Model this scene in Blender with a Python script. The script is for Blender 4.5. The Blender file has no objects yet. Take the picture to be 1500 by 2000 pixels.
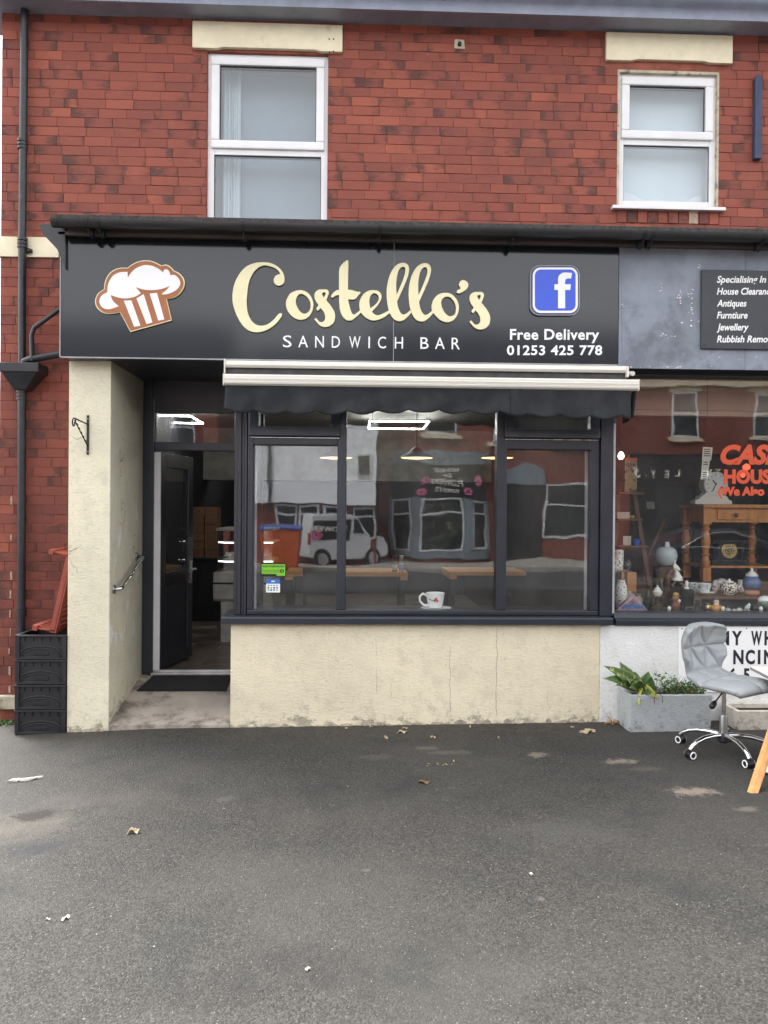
import bpy, bmesh, math, random
from mathutils import Vector, Matrix, Quaternion, noise as mnoise
random.seed(11)
D = bpy.data
SC = bpy.context.scene
COL = SC.collection
rad = math.radians
# ------------------------------------------------------------------ camera
CAMH = 1.69
CYAW, CPITCH, CROLL = 0.03606, -0.0026, 0.0076
CR = Matrix.Rotation(-CYAW, 3, 'Z') @ Matrix.Rotation(math.pi/2 + CPITCH, 3, 'X') @ Matrix.Rotation(CROLL, 3, 'Z')
cam = D.cameras.new('camera'); cam_o = D.objects.new('camera', cam); COL.objects.link(cam_o)
cam.sensor_fit = 'VERTICAL'; cam.sensor_height = 36; cam.lens = 27.0
cam.clip_start = .05; cam.clip_end = 800
cam_o.matrix_world = Matrix.Translation((0, 0, CAMH)) @ CR.to_4x4()
SC.camera = cam_o
# ------------------------------------------------------------------ world, sun, exposure
SUN_EL, SUN_AZ = 58, -38
w = D.worlds.new('World'); SC.world = w; w.use_nodes = True
nt = w.node_tree; nt.nodes.clear()
sky = nt.nodes.new('ShaderNodeTexSky'); sky.sky_type = 'NISHITA'; sky.sun_disc = False
sky.sun_elevation = rad(SUN_EL); sky.sun_rotation = rad(SUN_AZ); sky.dust_density = 4; sky.air_density = 1.0; sky.ozone_density = 1.0
hs = nt.nodes.new('ShaderNodeHueSaturation'); hs.inputs['Saturation'].default_value = .12
bg = nt.nodes.new('ShaderNodeBackground'); bg.inputs['Strength'].default_value = .15
wo = nt.nodes.new('ShaderNodeOutputWorld')
nt.links.new(sky.outputs[0], hs.inputs['Color']); nt.links.new(hs.outputs[0], bg.inputs['Color']); nt.links.new(bg.outputs[0], wo.inputs['Surface'])
sl = D.lights.new('sun', 'SUN'); sl.energy = 1.2; sl.angle = rad(30); sl.color = (1, .97, .92)
so = D.objects.new('sun', sl); COL.objects.link(so)
sv = Vector((math.sin(rad(SUN_AZ))*math.cos(rad(SUN_EL)), math.cos(rad(SUN_AZ))*math.cos(rad(SUN_EL)), math.sin(rad(SUN_EL))))
so.rotation_mode = 'QUATERNION'; so.rotation_quaternion = sv.to_track_quat('Z', 'Y'); so.location = (-6, 12, 14)
vs = SC.view_settings; SC.display_settings.display_device = 'sRGB'
vs.view_transform = 'Standard'; vs.look = 'None'; vs.gamma = 1; vs.use_curve_mapping = False
vs.exposure = 2.35
SC.cycles.max_bounces = 8; SC.cycles.transparent_max_bounces = 16; SC.cycles.caustics_reflective = False

# ------------------------------------------------------------------ helpers
def ray(u, v):
    return CR @ Vector(((u-750)/1500, (1000-v)/1500, -1))
def P(u, v, Y):                     # measured point of the photograph on the upright plane y = Y
    d = ray(u, v); t = Y/d.y
    return Vector((d.x*t, Y, CAMH + d.z*t))
def PX(u, v, Y): return P(u, v, Y).x
def PZ(u, v, Y): return P(u, v, Y).z
def G(x): return .012*(x-.3) - .03*max(0, -1.5-max(x, -4))        # the forecourt climbs a little to the right
def ground_at(u, v):
    d = ray(u, v); t = CAMH/-d.z
    for _ in range(4): t = (CAMH - G(d.x*t))/-d.z
    return Vector((d.x*t, d.y*t, G(d.x*t)))

def srgb(r, g, b):
    f = lambda c: (c/255/12.92) if c/255 <= .04045 else ((c/255+.055)/1.055)**2.4
    return (f(r), f(g), f(b), 1)

class NT:
    def __init__(s, name):
        s.m = D.materials.new(name); s.m.use_nodes = True
        s.t = s.m.node_tree; s.t.nodes.clear()
        s.out = s.n('ShaderNodeOutputMaterial')
    def n(s, kind, **kw):
        x = s.t.nodes.new(kind)
        for k, v in kw.items(): setattr(x, k, v)
        return x
    def l(s, a, b): s.t.links.new(a, b)
    def val(s, sock, v):
        if isinstance(v, (int, float)): sock.default_value = v
        elif isinstance(v, tuple): sock.default_value = v if len(v) == len(sock.default_value) else v[:len(sock.default_value)]
        else: s.l(v, sock)
    def coord(s): return s.n('ShaderNodeTexCoord').outputs['Object']
    def noise(s, vec, scale, detail=4, rough=.55, dist=0):
        x = s.n('ShaderNodeTexNoise'); s.l(vec, x.inputs['Vector'])
        x.inputs['Scale'].default_value = scale; x.inputs['Detail'].default_value = detail; x.inputs['Roughness'].default_value = rough; x.inputs['Distortion'].default_value = dist
        return x.outputs['Fac']
    def ramp(s, fac, a, b):          # smooth 0..1 between a and b
        x = s.n('ShaderNodeMapRange'); x.interpolation_type = 'SMOOTHSTEP'
        s.l(fac, x.inputs['Value']); x.inputs['From Min'].default_value = a; x.inputs['From Max'].default_value = b
        return x.outputs['Result']
    def mix(s, fac, a, b, blend='MIX'):
        x = s.n('ShaderNodeMix', data_type='RGBA', blend_type=blend)
        s.val(x.inputs[0], fac); s.val(x.inputs[6], a); s.val(x.inputs[7], b)
        return x.outputs[2]
    def math(s, op, a, b=0.0, clamp=False):
        x = s.n('ShaderNodeMath', operation=op, use_clamp=clamp)
        s.val(x.inputs[0], a); s.val(x.inputs[1], b); return x.outputs[0]
    def vscale(s, vec, sc):
        x = s.n('ShaderNodeVectorMath', operation='MULTIPLY'); s.l(vec, x.inputs[0]); x.inputs[1].default_value = sc; return x.outputs[0]
    def vadd(s, vec, b):
        x = s.n('ShaderNodeVectorMath', operation='ADD'); s.l(vec, x.inputs[0]); s.val(x.inputs[1], b); return x.outputs[0]
    def sep(s, vec):
        x = s.n('ShaderNodeSeparateXYZ'); s.l(vec, x.inputs[0]); return x.outputs
    def bump(s, h, strength, dist=.01, normal=None):
        x = s.n('ShaderNodeBump'); s.l(h, x.inputs['Height']); x.inputs['Strength'].default_value = strength; x.inputs['Distance'].default_value = dist
        if normal is not None: s.l(normal, x.inputs['Normal'])
        return x.outputs['Normal']
    def bsdf(s, color, rough=.5, metal=0, normal=None, spec=.5, **kw):
        x = s.n('ShaderNodeBsdfPrincipled')
        s.val(x.inputs['Base Color'], color); s.val(x.inputs['Roughness'], rough); s.val(x.inputs['Metallic'], metal)
        s.val(x.inputs['Specular IOR Level'], spec)
        if normal is not None: s.l(normal, x.inputs['Normal'])
        for k, v in kw.items(): s.val(x.inputs[k.replace('_', ' ')], v)
        s.l(x.outputs[0], s.out.inputs['Surface']); return x

def mat(name, c, rough=.5, metal=0, var=.18, vscale=6, bump=0, bscale=60, grain=None, spec=.5, dirt=None, rvar=.1, **kw):
    """plain worn surface: base colour with patchy variation, optional dirt colour, fine relief"""
    q = NT(name); co = q.coord()
    if grain: co = q.vscale(co, grain)
    c = c if len(c) == 4 else c+(1,)
    lo = tuple(x*(1-var) for x in c[:3])+(1,); hi = tuple(min(1, x*(1+var)) for x in c[:3])+(1,)
    n1 = q.noise(co, vscale, 6, .62)
    col = q.mix(q.ramp(n1, .3, .7), lo, hi)
    if dirt:
        n2 = q.noise(q.vadd(co, (3.1, 7.7, 1.3)), dirt[1], 8, .68)
        col = q.mix(q.math('MULTIPLY', q.ramp(n2, dirt[2], dirt[2]+.16), dirt[3]), col, dirt[0])
    nm = None
    if bump:
        nm = q.bump(q.noise(co, bscale, 6, .6), bump, .01)
    r = q.math('ADD', q.math('MULTIPLY', q.noise(co, vscale*2.3, 3), rvar*2), rough-rvar)
    q.bsdf(col, r, metal, nm, spec, **kw)
    return q.m
def emit(name, c, s):
    q = NT(name); e = q.n('ShaderNodeEmission'); e.inputs[0].default_value = c if len(c) == 4 else c+(1,); e.inputs[1].default_value = s
    q.l(e.outputs[0], q.out.inputs['Surface']); return q.m
def glass(name, r0=.085, tint=(.93, .96, .95, 1), wav=0, rough=0.0, dust=0):
    q = NT(name); lw = q.n('ShaderNodeLayerWeight'); lw.inputs['Blend'].default_value = .5
    f = q.math('ADD', q.math('MULTIPLY', q.math('POWER', lw.outputs['Facing'], 5), 1-r0), r0, True)
    tr = q.n('ShaderNodeBsdfTransparent'); tr.inputs[0].default_value = tint
    gl = q.n('ShaderNodeBsdfGlossy'); gl.inputs['Roughness'].default_value = rough
    if wav:
        nm = q.bump(q.noise(q.coord(), 1.6, 2), wav, .02); q.l(nm, gl.inputs['Normal'])
    mx = q.n('ShaderNodeMixShader'); q.l(f, mx.inputs[0]); q.l(tr.outputs[0], mx.inputs[1]); q.l(gl.outputs[0], mx.inputs[2])
    if dust:
        df = q.n('ShaderNodeBsdfDiffuse'); df.inputs[0].default_value = (.8, .79, .76, 1); m2 = q.n('ShaderNodeMixShader')
        q.l(q.math('MULTIPLY', q.ramp(q.noise(q.vscale(q.coord(), (1, 1, .6)), 2.4, 6, .65), .3, .75), dust), m2.inputs[0]); q.l(mx.outputs[0], m2.inputs[1]); q.l(df.outputs[0], m2.inputs[2]); mx = m2
    q.l(mx.outputs[0], q.out.inputs['Surface']); return q.m

def linked(name, me, parent=None, local=False):
    o = D.objects.new(name, me); COL.objects.link(o)
    if parent is not None:
        o.parent = parent
        if not local and parent.type == 'EMPTY': o.matrix_parent_inverse = Matrix.Translation(-Vector(parent.location))
    return o
LABELS = {}
def tag(o, label, cat, group=None):
    o['label'] = label; o['category'] = cat
    if group: o['group'] = group
    return o
def struct(o): o['kind'] = 'structure'; return o
def stuff(o): o['kind'] = 'stuff'; return o
def thing(name, label, cat, loc=(0, 0, 0), rz=0, group=None):
    o = D.objects.new(name, None); COL.objects.link(o); o.location = loc; o.rotation_euler = (0, 0, rz)
    o.empty_display_size = .1
    return tag(o, label, cat, group)
def kids(o): return [c for c in list(D.objects) if c.parent == o]
def copy_tree(o, parent=None):
    c = o.copy(); COL.objects.link(c)
    if parent is not None: c.parent = parent; c.matrix_parent_inverse = o.matrix_parent_inverse
    for k in o.children: copy_tree(k, c)
    return c

class MB:
    """collects shapes and links them as one mesh object"""
    def __init__(s): s.bm = bmesh.new()
    def face(s, vs):
        try: return s.bm.faces.new(vs)
        except ValueError: return None
    def box(s, x0, x1, y0, y1, z0, z1, M=None):
        c = [Vector((x, y, z)) for z in (z0, z1) for y in (y0, y1) for x in (x0, x1)]
        if M: c = [M @ p for p in c]
        v = [s.bm.verts.new(p) for p in c]
        for f in ((0, 2, 3, 1), (4, 5, 7, 6), (0, 1, 5, 4), (2, 6, 7, 3), (0, 4, 6, 2), (1, 3, 7, 5)): s.face([v[i] for i in f])
        return s
    def hexa(s, c):                     # eight corners: bottom four (ccw), top four
        v = [s.bm.verts.new(p) for p in c]
        for f in ((3, 2, 1, 0), (4, 5, 6, 7), (0, 1, 5, 4), (1, 2, 6, 5), (2, 3, 7, 6), (3, 0, 4, 7)): s.face([v[i] for i in f])
        return s
    def prism(s, pts, y0, y1, M=None):  # polygon in x,z pushed from y0 to y1
        a = [Vector((x, y0, z)) for x, z in pts]; b = [Vector((x, y1, z)) for x, z in pts]
        if M: a = [M @ p for p in a]; b = [M @ p for p in b]
        a = [s.bm.verts.new(p) for p in a]; b = [s.bm.verts.new(p) for p in b]
        s.face(a); s.face(b[::-1]); n = len(a)
        for i in range(n): s.face([a[i], b[i], b[(i+1) % n], a[(i+1) % n]])
        return s
    def prismx(s, pts, x0, x1):         # polygon in y,z pushed along x
        a = [s.bm.verts.new((x0, y, z)) for y, z in pts]; b = [s.bm.verts.new((x1, y, z)) for y, z in pts]
        s.face(a); s.face(b[::-1]); n = len(a)
        for i in range(n): s.face([a[i], b[i], b[(i+1) % n], a[(i+1) % n]])
        return s
    def tube(s, path, r, n=10, caps=True):
        path = [Vector(p) for p in path]; rs = r if isinstance(r, (list, tuple)) else [r]*len(path)
        rings = []; up = None
        for i, p in enumerate(path):
            t = (path[min(i+1, len(path)-1)] - path[max(i-1, 0)]).normalized()
            if up is None:
                up = Vector((0, 0, 1)) if abs(t.z) < .9 else Vector((0, 1, 0))
            a = t.cross(up).normalized(); b = a.cross(t).normalized(); up = b
            rings.append([s.bm.verts.new(p + (a*math.cos(2*math.pi*k/n) + b*math.sin(2*math.pi*k/n))*rs[i]) for k in range(n)])
        for q, w_ in zip(rings, rings[1:]):
            for k in range(n): s.face([q[k], q[(k+1) % n], w_[(k+1) % n], w_[k]])
        if caps: s.face(rings[0][::-1]); s.face(rings[-1])
        return s
    def lathe(s, cx, cy, prof, n=24, M=None, cap=True):
        rings = []
        for r, z in prof:
            ps = [Vector((cx + r*math.cos(2*math.pi*k/n), cy + r*math.sin(2*math.pi*k/n), z)) for k in range(n)]
            if M: ps = [M @ p for p in ps]
            rings.append([s.bm.verts.new(p) for p in ps])
        for q, w_ in zip(rings, rings[1:]):
            for k in range(n): s.face([q[k], q[(k+1) % n], w_[(k+1) % n], w_[k]])
        if cap: s.face(rings[0][::-1]); s.face(rings[-1])
        return s
    def disc(s, c, axis, r, t, n=24):
        c = Vector(c); a = Vector(axis).normalized(); return s.tube([c-a*t/2, c+a*t/2], r, n)
    def sheet(s, fn, nu, nv, th):       # fn(i,j)->(point, normal): a closed thin shell
        A = [[None]*(nv+1) for _ in range(nu+1)]; B = [[None]*(nv+1) for _ in range(nu+1)]
        for i in range(nu+1):
            for j in range(nv+1):
                p, n = fn(i/nu, j/nv); p = Vector(p); n = Vector(n)
                A[i][j] = s.bm.verts.new(p); B[i][j] = s.bm.verts.new(p - n*th)
        for i in range(nu):
            for j in range(nv):
                s.face([A[i][j], A[i+1][j], A[i+1][j+1], A[i][j+1]]); s.face([B[i][j], B[i][j+1], B[i+1][j+1], B[i+1][j]])
        for i in range(nu):
            s.face([A[i][0], B[i][0], B[i+1][0], A[i+1][0]]); s.face([A[i][nv], A[i+1][nv], B[i+1][nv], B[i][nv]])
        for j in range(nv):
            s.face([A[0][j], A[0][j+1], B[0][j+1], B[0][j]]); s.face([A[nu][j], B[nu][j], B[nu][j+1], A[nu][j+1]])
        return s
    def mesh(s, name, m, smooth=False, bevel=0):
        bmesh.ops.recalc_face_normals(s.bm, faces=s.bm.faces)
        if bevel:
            es = [e for e in s.bm.edges if len(e.link_faces) == 2 and e.calc_face_angle(0) > .6]
            bmesh.ops.bevel(s.bm, geom=es, offset=bevel, segments=2, affect='EDGES', profile=.6, clamp_overlap=True)
        me = D.meshes.new(name); s.bm.to_mesh(me); s.bm.free()
        for mm in (m if isinstance(m, (list, tuple)) else [m]): me.materials.append(mm)
        if smooth:
            for p in me.polygons: p.use_smooth = True
            if smooth is not True: 
                try: me.set_sharp_from_angle(angle=smooth)
                except Exception: pass
        return me
    def build(s, name, m, parent=None, smooth=False, bevel=0, local=False, label=None):
        o = linked(name, s.mesh(name, m, smooth, bevel), parent, local)
        if label: o['label'] = label
        return o

def eval_mesh(o):
    dg = bpy.context.evaluated_depsgraph_get(); dg.update()
    me = D.meshes.new_from_object(o.evaluated_get(dg)); 
    return me
def drop(o):
    d = o.data; D.objects.remove(o)
    if isinstance(d, bpy.types.Curve): D.curves.remove(d)
    else: D.meshes.remove(d)
def smooth_loop(pts, k=6):              # closed Catmull-Rom; a point with a third entry is a corner
    n = len(pts); out = []
    for i in range(n):
        p1, p2 = pts[i], pts[(i+1) % n]; p0, p3 = pts[i-1], pts[(i+2) % n]
        a, b = Vector(p1[:2]), Vector(p2[:2])
        L = (b-a).length
        def tang(pm, pc, pn):
            d = Vector(pn[:2])-Vector(pm[:2]); return d.normalized()*L if d.length else d
        t1 = (b-a)*.6 if len(p1) > 2 else tang(p0, p1, p2)
        t2 = (b-a)*.6 if len(p2) > 2 else tang(p1, p2, p3)
        for j in range(k):
            t = j/k; h1 = 2*t**3-3*t*t+1; h2 = t**3-2*t*t+t; h3 = -2*t**3+3*t*t; h4 = t**3-t*t
            out.append(tuple(a*h1 + t1*h2 + b*h3 + t2*h4))
    return out
def plate(name, loops, Y, depth, m, parent, bev=0, front=True, smooth=False):
    """flat shape with holes cut from board: loops of (X, Z); back at Y, front at Y-depth"""
    cu = D.curves.new('outline', 'CURVE'); cu.dimensions = '2D'; cu.fill_mode = 'BOTH'
    for lp in loops:
        sp = cu.splines.new('POLY'); sp.points.add(len(lp)-1); sp.use_cyclic_u = True
        for q, (x, z) in zip(sp.points, lp): q.co = (x, z, 0, 1)
    cu.extrude = depth/2 - bev; cu.bevel_depth = bev; cu.bevel_resolution = 1; cu.offset = -bev
    o = D.objects.new('outline', cu); COL.objects.link(o); me = eval_mesh(o); drop(o)
    yc = Y - depth/2
    for v in me.vertices: x, y, z = v.co; v.co = (x, yc - z, y)
    me.materials.clear(); me.materials.append(m); me.name = name
    return linked(name, me, parent)
def px_loop(pts, Y, sx, sy, s, k=6, straight=False):
    lp = [(sx+p[0]/s, sy+p[1]/s) + tuple(p[2:]) for p in pts]
    lp = lp if straight else smooth_loop(lp, k)
    r = []
    for q in lp:
        w_ = P(q[0], q[1], Y); r.append((w_.x, w_.z))
    return r
_cap = {}
def text_mesh(s, bold=0, shear=0, space=1.0, depth=.0):
    cu = D.curves.new('text', 'FONT'); cu.body = s; cu.size = 1; cu.offset = bold; cu.shear = shear; cu.space_character = space
    cu.extrude = depth; cu.resolution_u = 3
    o = D.objects.new('text', cu); COL.objects.link(o); me = eval_mesh(o); drop(o)
    return me
def text(s, u0, u1, vb, vt, Y, m, parent, name='lettering', bold=0, shear=0, space=1.0, depth=.0015, flip=False, fit=None):
    """line of text: left edge u0, right edge u1, baseline vb and cap height up to vt, all measured in the photograph"""
    if fit is None:
        a, b = P(u0, vb, Y), P(u1, vb, Y); c = P(u0, vt, Y); x0, z0, x1, h, dz = a.x, a.z, b.x, c.z-a.z, b.z-a.z
    else: x0, x1, z0, h = fit; dz = 0
    hm = text_mesh('H', bold, 0); ch = max(v.co.y for v in hm.vertices) - min(v.co.y for v in hm.vertices); D.meshes.remove(hm)
    me = text_mesh(s, bold, shear, space, .5)
    xs = [v.co.x for v in me.vertices]; lo, hi = min(xs), max(xs)
    bm = bmesh.new(); bm.from_mesh(me); D.meshes.remove(me); bmesh.ops.remove_doubles(bm, verts=bm.verts, dist=1e-5)
    seen = set(); isl = []
    for v in bm.verts:
        if v in seen: continue
        st = [v]; seen.add(v); grp = []
        while st:
            q = st.pop(); grp.append(q)
            for e in q.link_edges:
                o = e.other_vert(q)
                if o not in seen: seen.add(o); st.append(o)
        isl.append(grp)
    info = [[g, min(v.co.x for v in g), max(v.co.x for v in g), min(v.co.y for v in g), max(v.co.y for v in g)] for g in isl]
    dots = [t for t in info if t[3] > .55*ch and t[4]-t[3] < .3*ch]; base = [t for t in info if t not in dots]
    for d_ in dots:
        if base: 
            t = min(base, key=lambda t: abs((t[1]+t[2])/2 + shear*.3 - (d_[1]+d_[2])/2)); t[0] = t[0] + d_[0]
    last = None; multi = len(base) > 1
    for t in base:
        vs_ = set(t[0]); idx = {}; co = []; fs = []
        for v in t[0]:
            k = (v.co.x-lo)/(hi-lo); idx[v] = len(co)
            co.append(((x1-(x1-x0)*k) if flip else (x0+(x1-x0)*k), Y - depth/2 - v.co.z*depth, z0 + dz*k + v.co.y*h/ch))
        done = set()
        for v in t[0]:
            for f in v.link_faces:
                if f not in done: done.add(f); fs.append([idx[q] for q in f.verts][::-1 if flip else 1])
        m2 = D.meshes.new('letter'); m2.from_pydata(co, [], fs); m2.materials.append(m)
        last = linked('letter' if multi or len(s) == 1 else name, m2, parent)
    bm.free(); return last
def skin_mesh(verts, edges, radii, m, sub=2):
    me = D.meshes.new('skin'); me.from_pydata(verts, edges, []); o = D.objects.new('skin', me); COL.objects.link(o)
    md = o.modifiers.new('s', 'SKIN'); md.use_smooth_shade = True
    for v, r in zip(me.skin_vertices[0].data, radii): v.radius = (r, r)
    me.skin_vertices[0].data[0].use_root = True
    o.modifiers.new('d', 'SUBSURF').levels = sub
    r = eval_mesh(o); drop(o)
    for p in r.polygons: p.use_smooth = True
    r.materials.clear(); r.materials.append(m); return r
# ------------------------------------------------------------------ materials
YW, YS, YF, YD = 6.47, 6.03, 5.88, 6.93     # upper wall, shop front, sign board, door
def proj(p):
    d = CR.transposed() @ (Vector(p) - Vector((0, 0, CAMH)))
    return 750 - 1500*d.x/d.z, 1000 + 1500*d.y/d.z

def brick_material():
    q = NT('brick'); co = q.coord()
    oi = q.n('ShaderNodeObjectInfo').outputs['Random']; ge = q.n('ShaderNodeNewGeometry').outputs['Random Per Island']
    r = q.math('FRACT', q.math('ADD', oi, ge)); r2 = q.math('FRACT', q.math('MULTIPLY', r, 17.31)); r3 = q.math('FRACT', q.math('MULTIPLY', r, 53.7))
    cv = q.n('ShaderNodeCombineXYZ'); q.l(q.math('MULTIPLY', r, 60), cv.inputs[0]); q.l(q.math('MULTIPLY', r2, 40), cv.inputs[1])
    pos = q.vadd(co, cv.outputs[0])
    c = q.mix(r2, srgb(152, 82, 67), srgb(131, 73, 62))
    c = q.mix(q.math('MULTIPLY', q.ramp(r3, .80, .97), .8), c, srgb(166, 92, 71))
    u_ = q.sep(q.n('ShaderNodeTexCoord').outputs['UV'])[0]
    end = q.math('ABSOLUTE', q.math('SUBTRACT', u_, q.math('ADD', .25, q.math('MULTIPLY', r2, .5))))
    n = q.noise(q.vscale(pos, (9, 9, 16)), 1, 7, .72); g_ = q.noise(pos, 160, 5, .75)
    fl = q.math('ADD', q.math('MULTIPLY', q.math('SUBTRACT', end, .38), .75), q.math('MULTIPLY', q.math('SUBTRACT', n, .5), 1.5))
    fl = q.math('ADD', fl, q.math('MULTIPLY', q.math('SUBTRACT', g_, .5), .9))
    fl = q.math('ADD', fl, q.math('MULTIPLY', q.math('SUBTRACT', r, .69), .62))
    c = q.mix(q.math('MULTIPLY', q.ramp(fl, -.08, .32), .82), c, srgb(76, 54, 51))
    fine = q.noise(pos, 90, 5, .7)
    c = q.mix(q.math('MULTIPLY', q.ramp(fine, .5, .75), .3), c, srgb(88, 50, 44))
    c = q.mix(q.math('MULTIPLY', q.ramp(q.noise(pos, 30, 4), .62, .75), .25), c, srgb(190, 140, 120))
    gp = q.n('ShaderNodeNewGeometry').outputs['Position']; gz = q.sep(gp)[2]
    soot = q.math('MULTIPLY', q.ramp(q.noise(q.vscale(gp, (1.3, 1, .55)), 1.5, 7, .68), .48, .74), .42)
    c = q.mix(soot, c, srgb(82, 56, 52))
    low = q.math('SUBTRACT', 1, q.ramp(gz, 1.0, 3.4)); c = q.mix(q.math('MULTIPLY', low, q.math('MULTIPLY', q.ramp(q.noise(q.vadd(gp, (5, 0, 3)), 2.2, 6, .65), .32, .58), .55)), c, srgb(86, 54, 50))
    q.bsdf(c, q.math('ADD', q.math('MULTIPLY', fine, .25), .55), 0, q.bump(q.noise(pos, 120, 7, .7), .6, .007), .35)
    return q.m
def render_paint(name, base, dirt, low=.25, crack=True, peel=None, cth=.5, vlines=()):
    """painted cement render: trowel marks, hairline cracks, grime and bare patches near the foot"""
    q = NT(name); co = q.coord(); x, y, z = q.sep(co)[:3]
    c = q.mix(q.ramp(q.noise(co, 1.6, 6, .6), .3, .72), base, tuple(k*.88 for k in base[:3])+(1,))
    c = q.mix(q.math('MULTIPLY', q.ramp(q.noise(q.vadd(co, (5, 2, 9)), 7, 9, .72), .46, .7), .6), c, tuple(k*.76 for k in base[:3])+(1,))
    c = q.mix(q.math('MULTIPLY', q.ramp(q.noise(q.vadd(co, (1, 8, 3)), 46, 7, .75), .54, .72), .45), c, dirt)
    if crack:
        vn = q.vadd(co, (0, 0, 0)); wv = q.n('ShaderNodeTexNoise'); q.l(co, wv.inputs[0]); wv.inputs['Scale'].default_value = 5; wv.inputs['Detail'].default_value = 5
        vm = q.n('ShaderNodeVectorMath', operation='SCALE'); q.l(wv.outputs['Color'], vm.inputs[0]); vm.inputs['Scale'].default_value = .28
        vo = q.n('ShaderNodeTexVoronoi', feature='DISTANCE_TO_EDGE'); q.l(q.vadd(q.vscale(co, (1, 1, .7)), vm.outputs[0]), vo.inputs['Vector']); vo.inputs['Scale'].default_value = 1.9
        ck = q.math('MULTIPLY', q.math('SUBTRACT', 1, q.ramp(vo.outputs['Distance'], .001, .006)), q.ramp(q.noise(q.vadd(co, (9, 4, 2)), 2.1, 4), cth, cth+.12))
        c = q.mix(q.math('MULTIPLY', ck, .75), c, tuple(k*.3 for k in dirt[:3])+(1,))
    else: ck = None
    for X0, za, zb_, wd in vlines:
        wob = q.math('MULTIPLY', q.math('SUBTRACT', q.noise(q.vscale(co, (1, 1, 1)), 9, 6, .7), .5), .05)
        dl = q.math('ABSOLUTE', q.math('SUBTRACT', q.math('ADD', x, wob), X0))
        vm_ = q.math('MULTIPLY', q.math('SUBTRACT', 1, q.ramp(dl, wd*.4, wd)), q.math('MULTIPLY', q.ramp(z, za, za+.06), q.math('SUBTRACT', 1, q.ramp(z, zb_-.1, zb_))))
        c = q.mix(q.math('MULTIPLY', vm_, .6), c, tuple(k*.35 for k in dirt[:3])+(1,))
    nl = q.noise(q.vscale(co, (1, 1, 1.6)), 5.5, 8, .74)
    foot = q.math('ADD', z, q.math('SUBTRACT', q.math('MULTIPLY', nl, .62), .30))
    bare = q.math('SUBTRACT', 1, q.ramp(foot, low-.02, low+.02))
    c = q.mix(q.math('MULTIPLY', bare, .8), c, q.mix(q.noise(co, 26, 8, .75), srgb(190, 182, 165), srgb(112, 104, 92)))
    soil = q.math('MULTIPLY', q.math('SUBTRACT', 1, q.ramp(foot, low, low+.32)), q.ramp(q.noise(q.vadd(co, (2, 2, 2)), 14, 8, .75), .48, .7))
    c = q.mix(q.math('MULTIPLY', soil, .55), c, tuple(k*.55 for k in dirt[:3])+(1,))
    h = q.math('ADD', q.noise(q.vscale(co, (1, 1, 2.6)), 26, 9, .7), q.math('MULTIPLY', q.noise(co, 120, 4, .6), .3))
    h = q.math('ADD', h, q.math('MULTIPLY', q.noise(co, 3.2, 4), 1.2))
    h = q.math('SUBTRACT', h, q.math('MULTIPLY', bare, .9))
    if peel:
        pm = q.math('MULTIPLY', q.ramp(q.noise(q.vadd(q.vscale(co, (1, 1, .55)), (3, 0, 1)), 5.5, 6, .6), .57, .6), q.math('MULTIPLY', q.ramp(z, .35, .7), q.math('SUBTRACT', 1, q.ramp(z, 1.5, 2.1))))
        c = q.mix(q.math('MULTIPLY', pm, .85), c, peel); h = q.math('ADD', h, q.math('MULTIPLY', pm, .8))
    if ck is not None: h = q.math('SUBTRACT', h, ck)
    q.bsdf(c, .78, 0, q.bump(h, .55, .012), .3)
    return q.m
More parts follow.
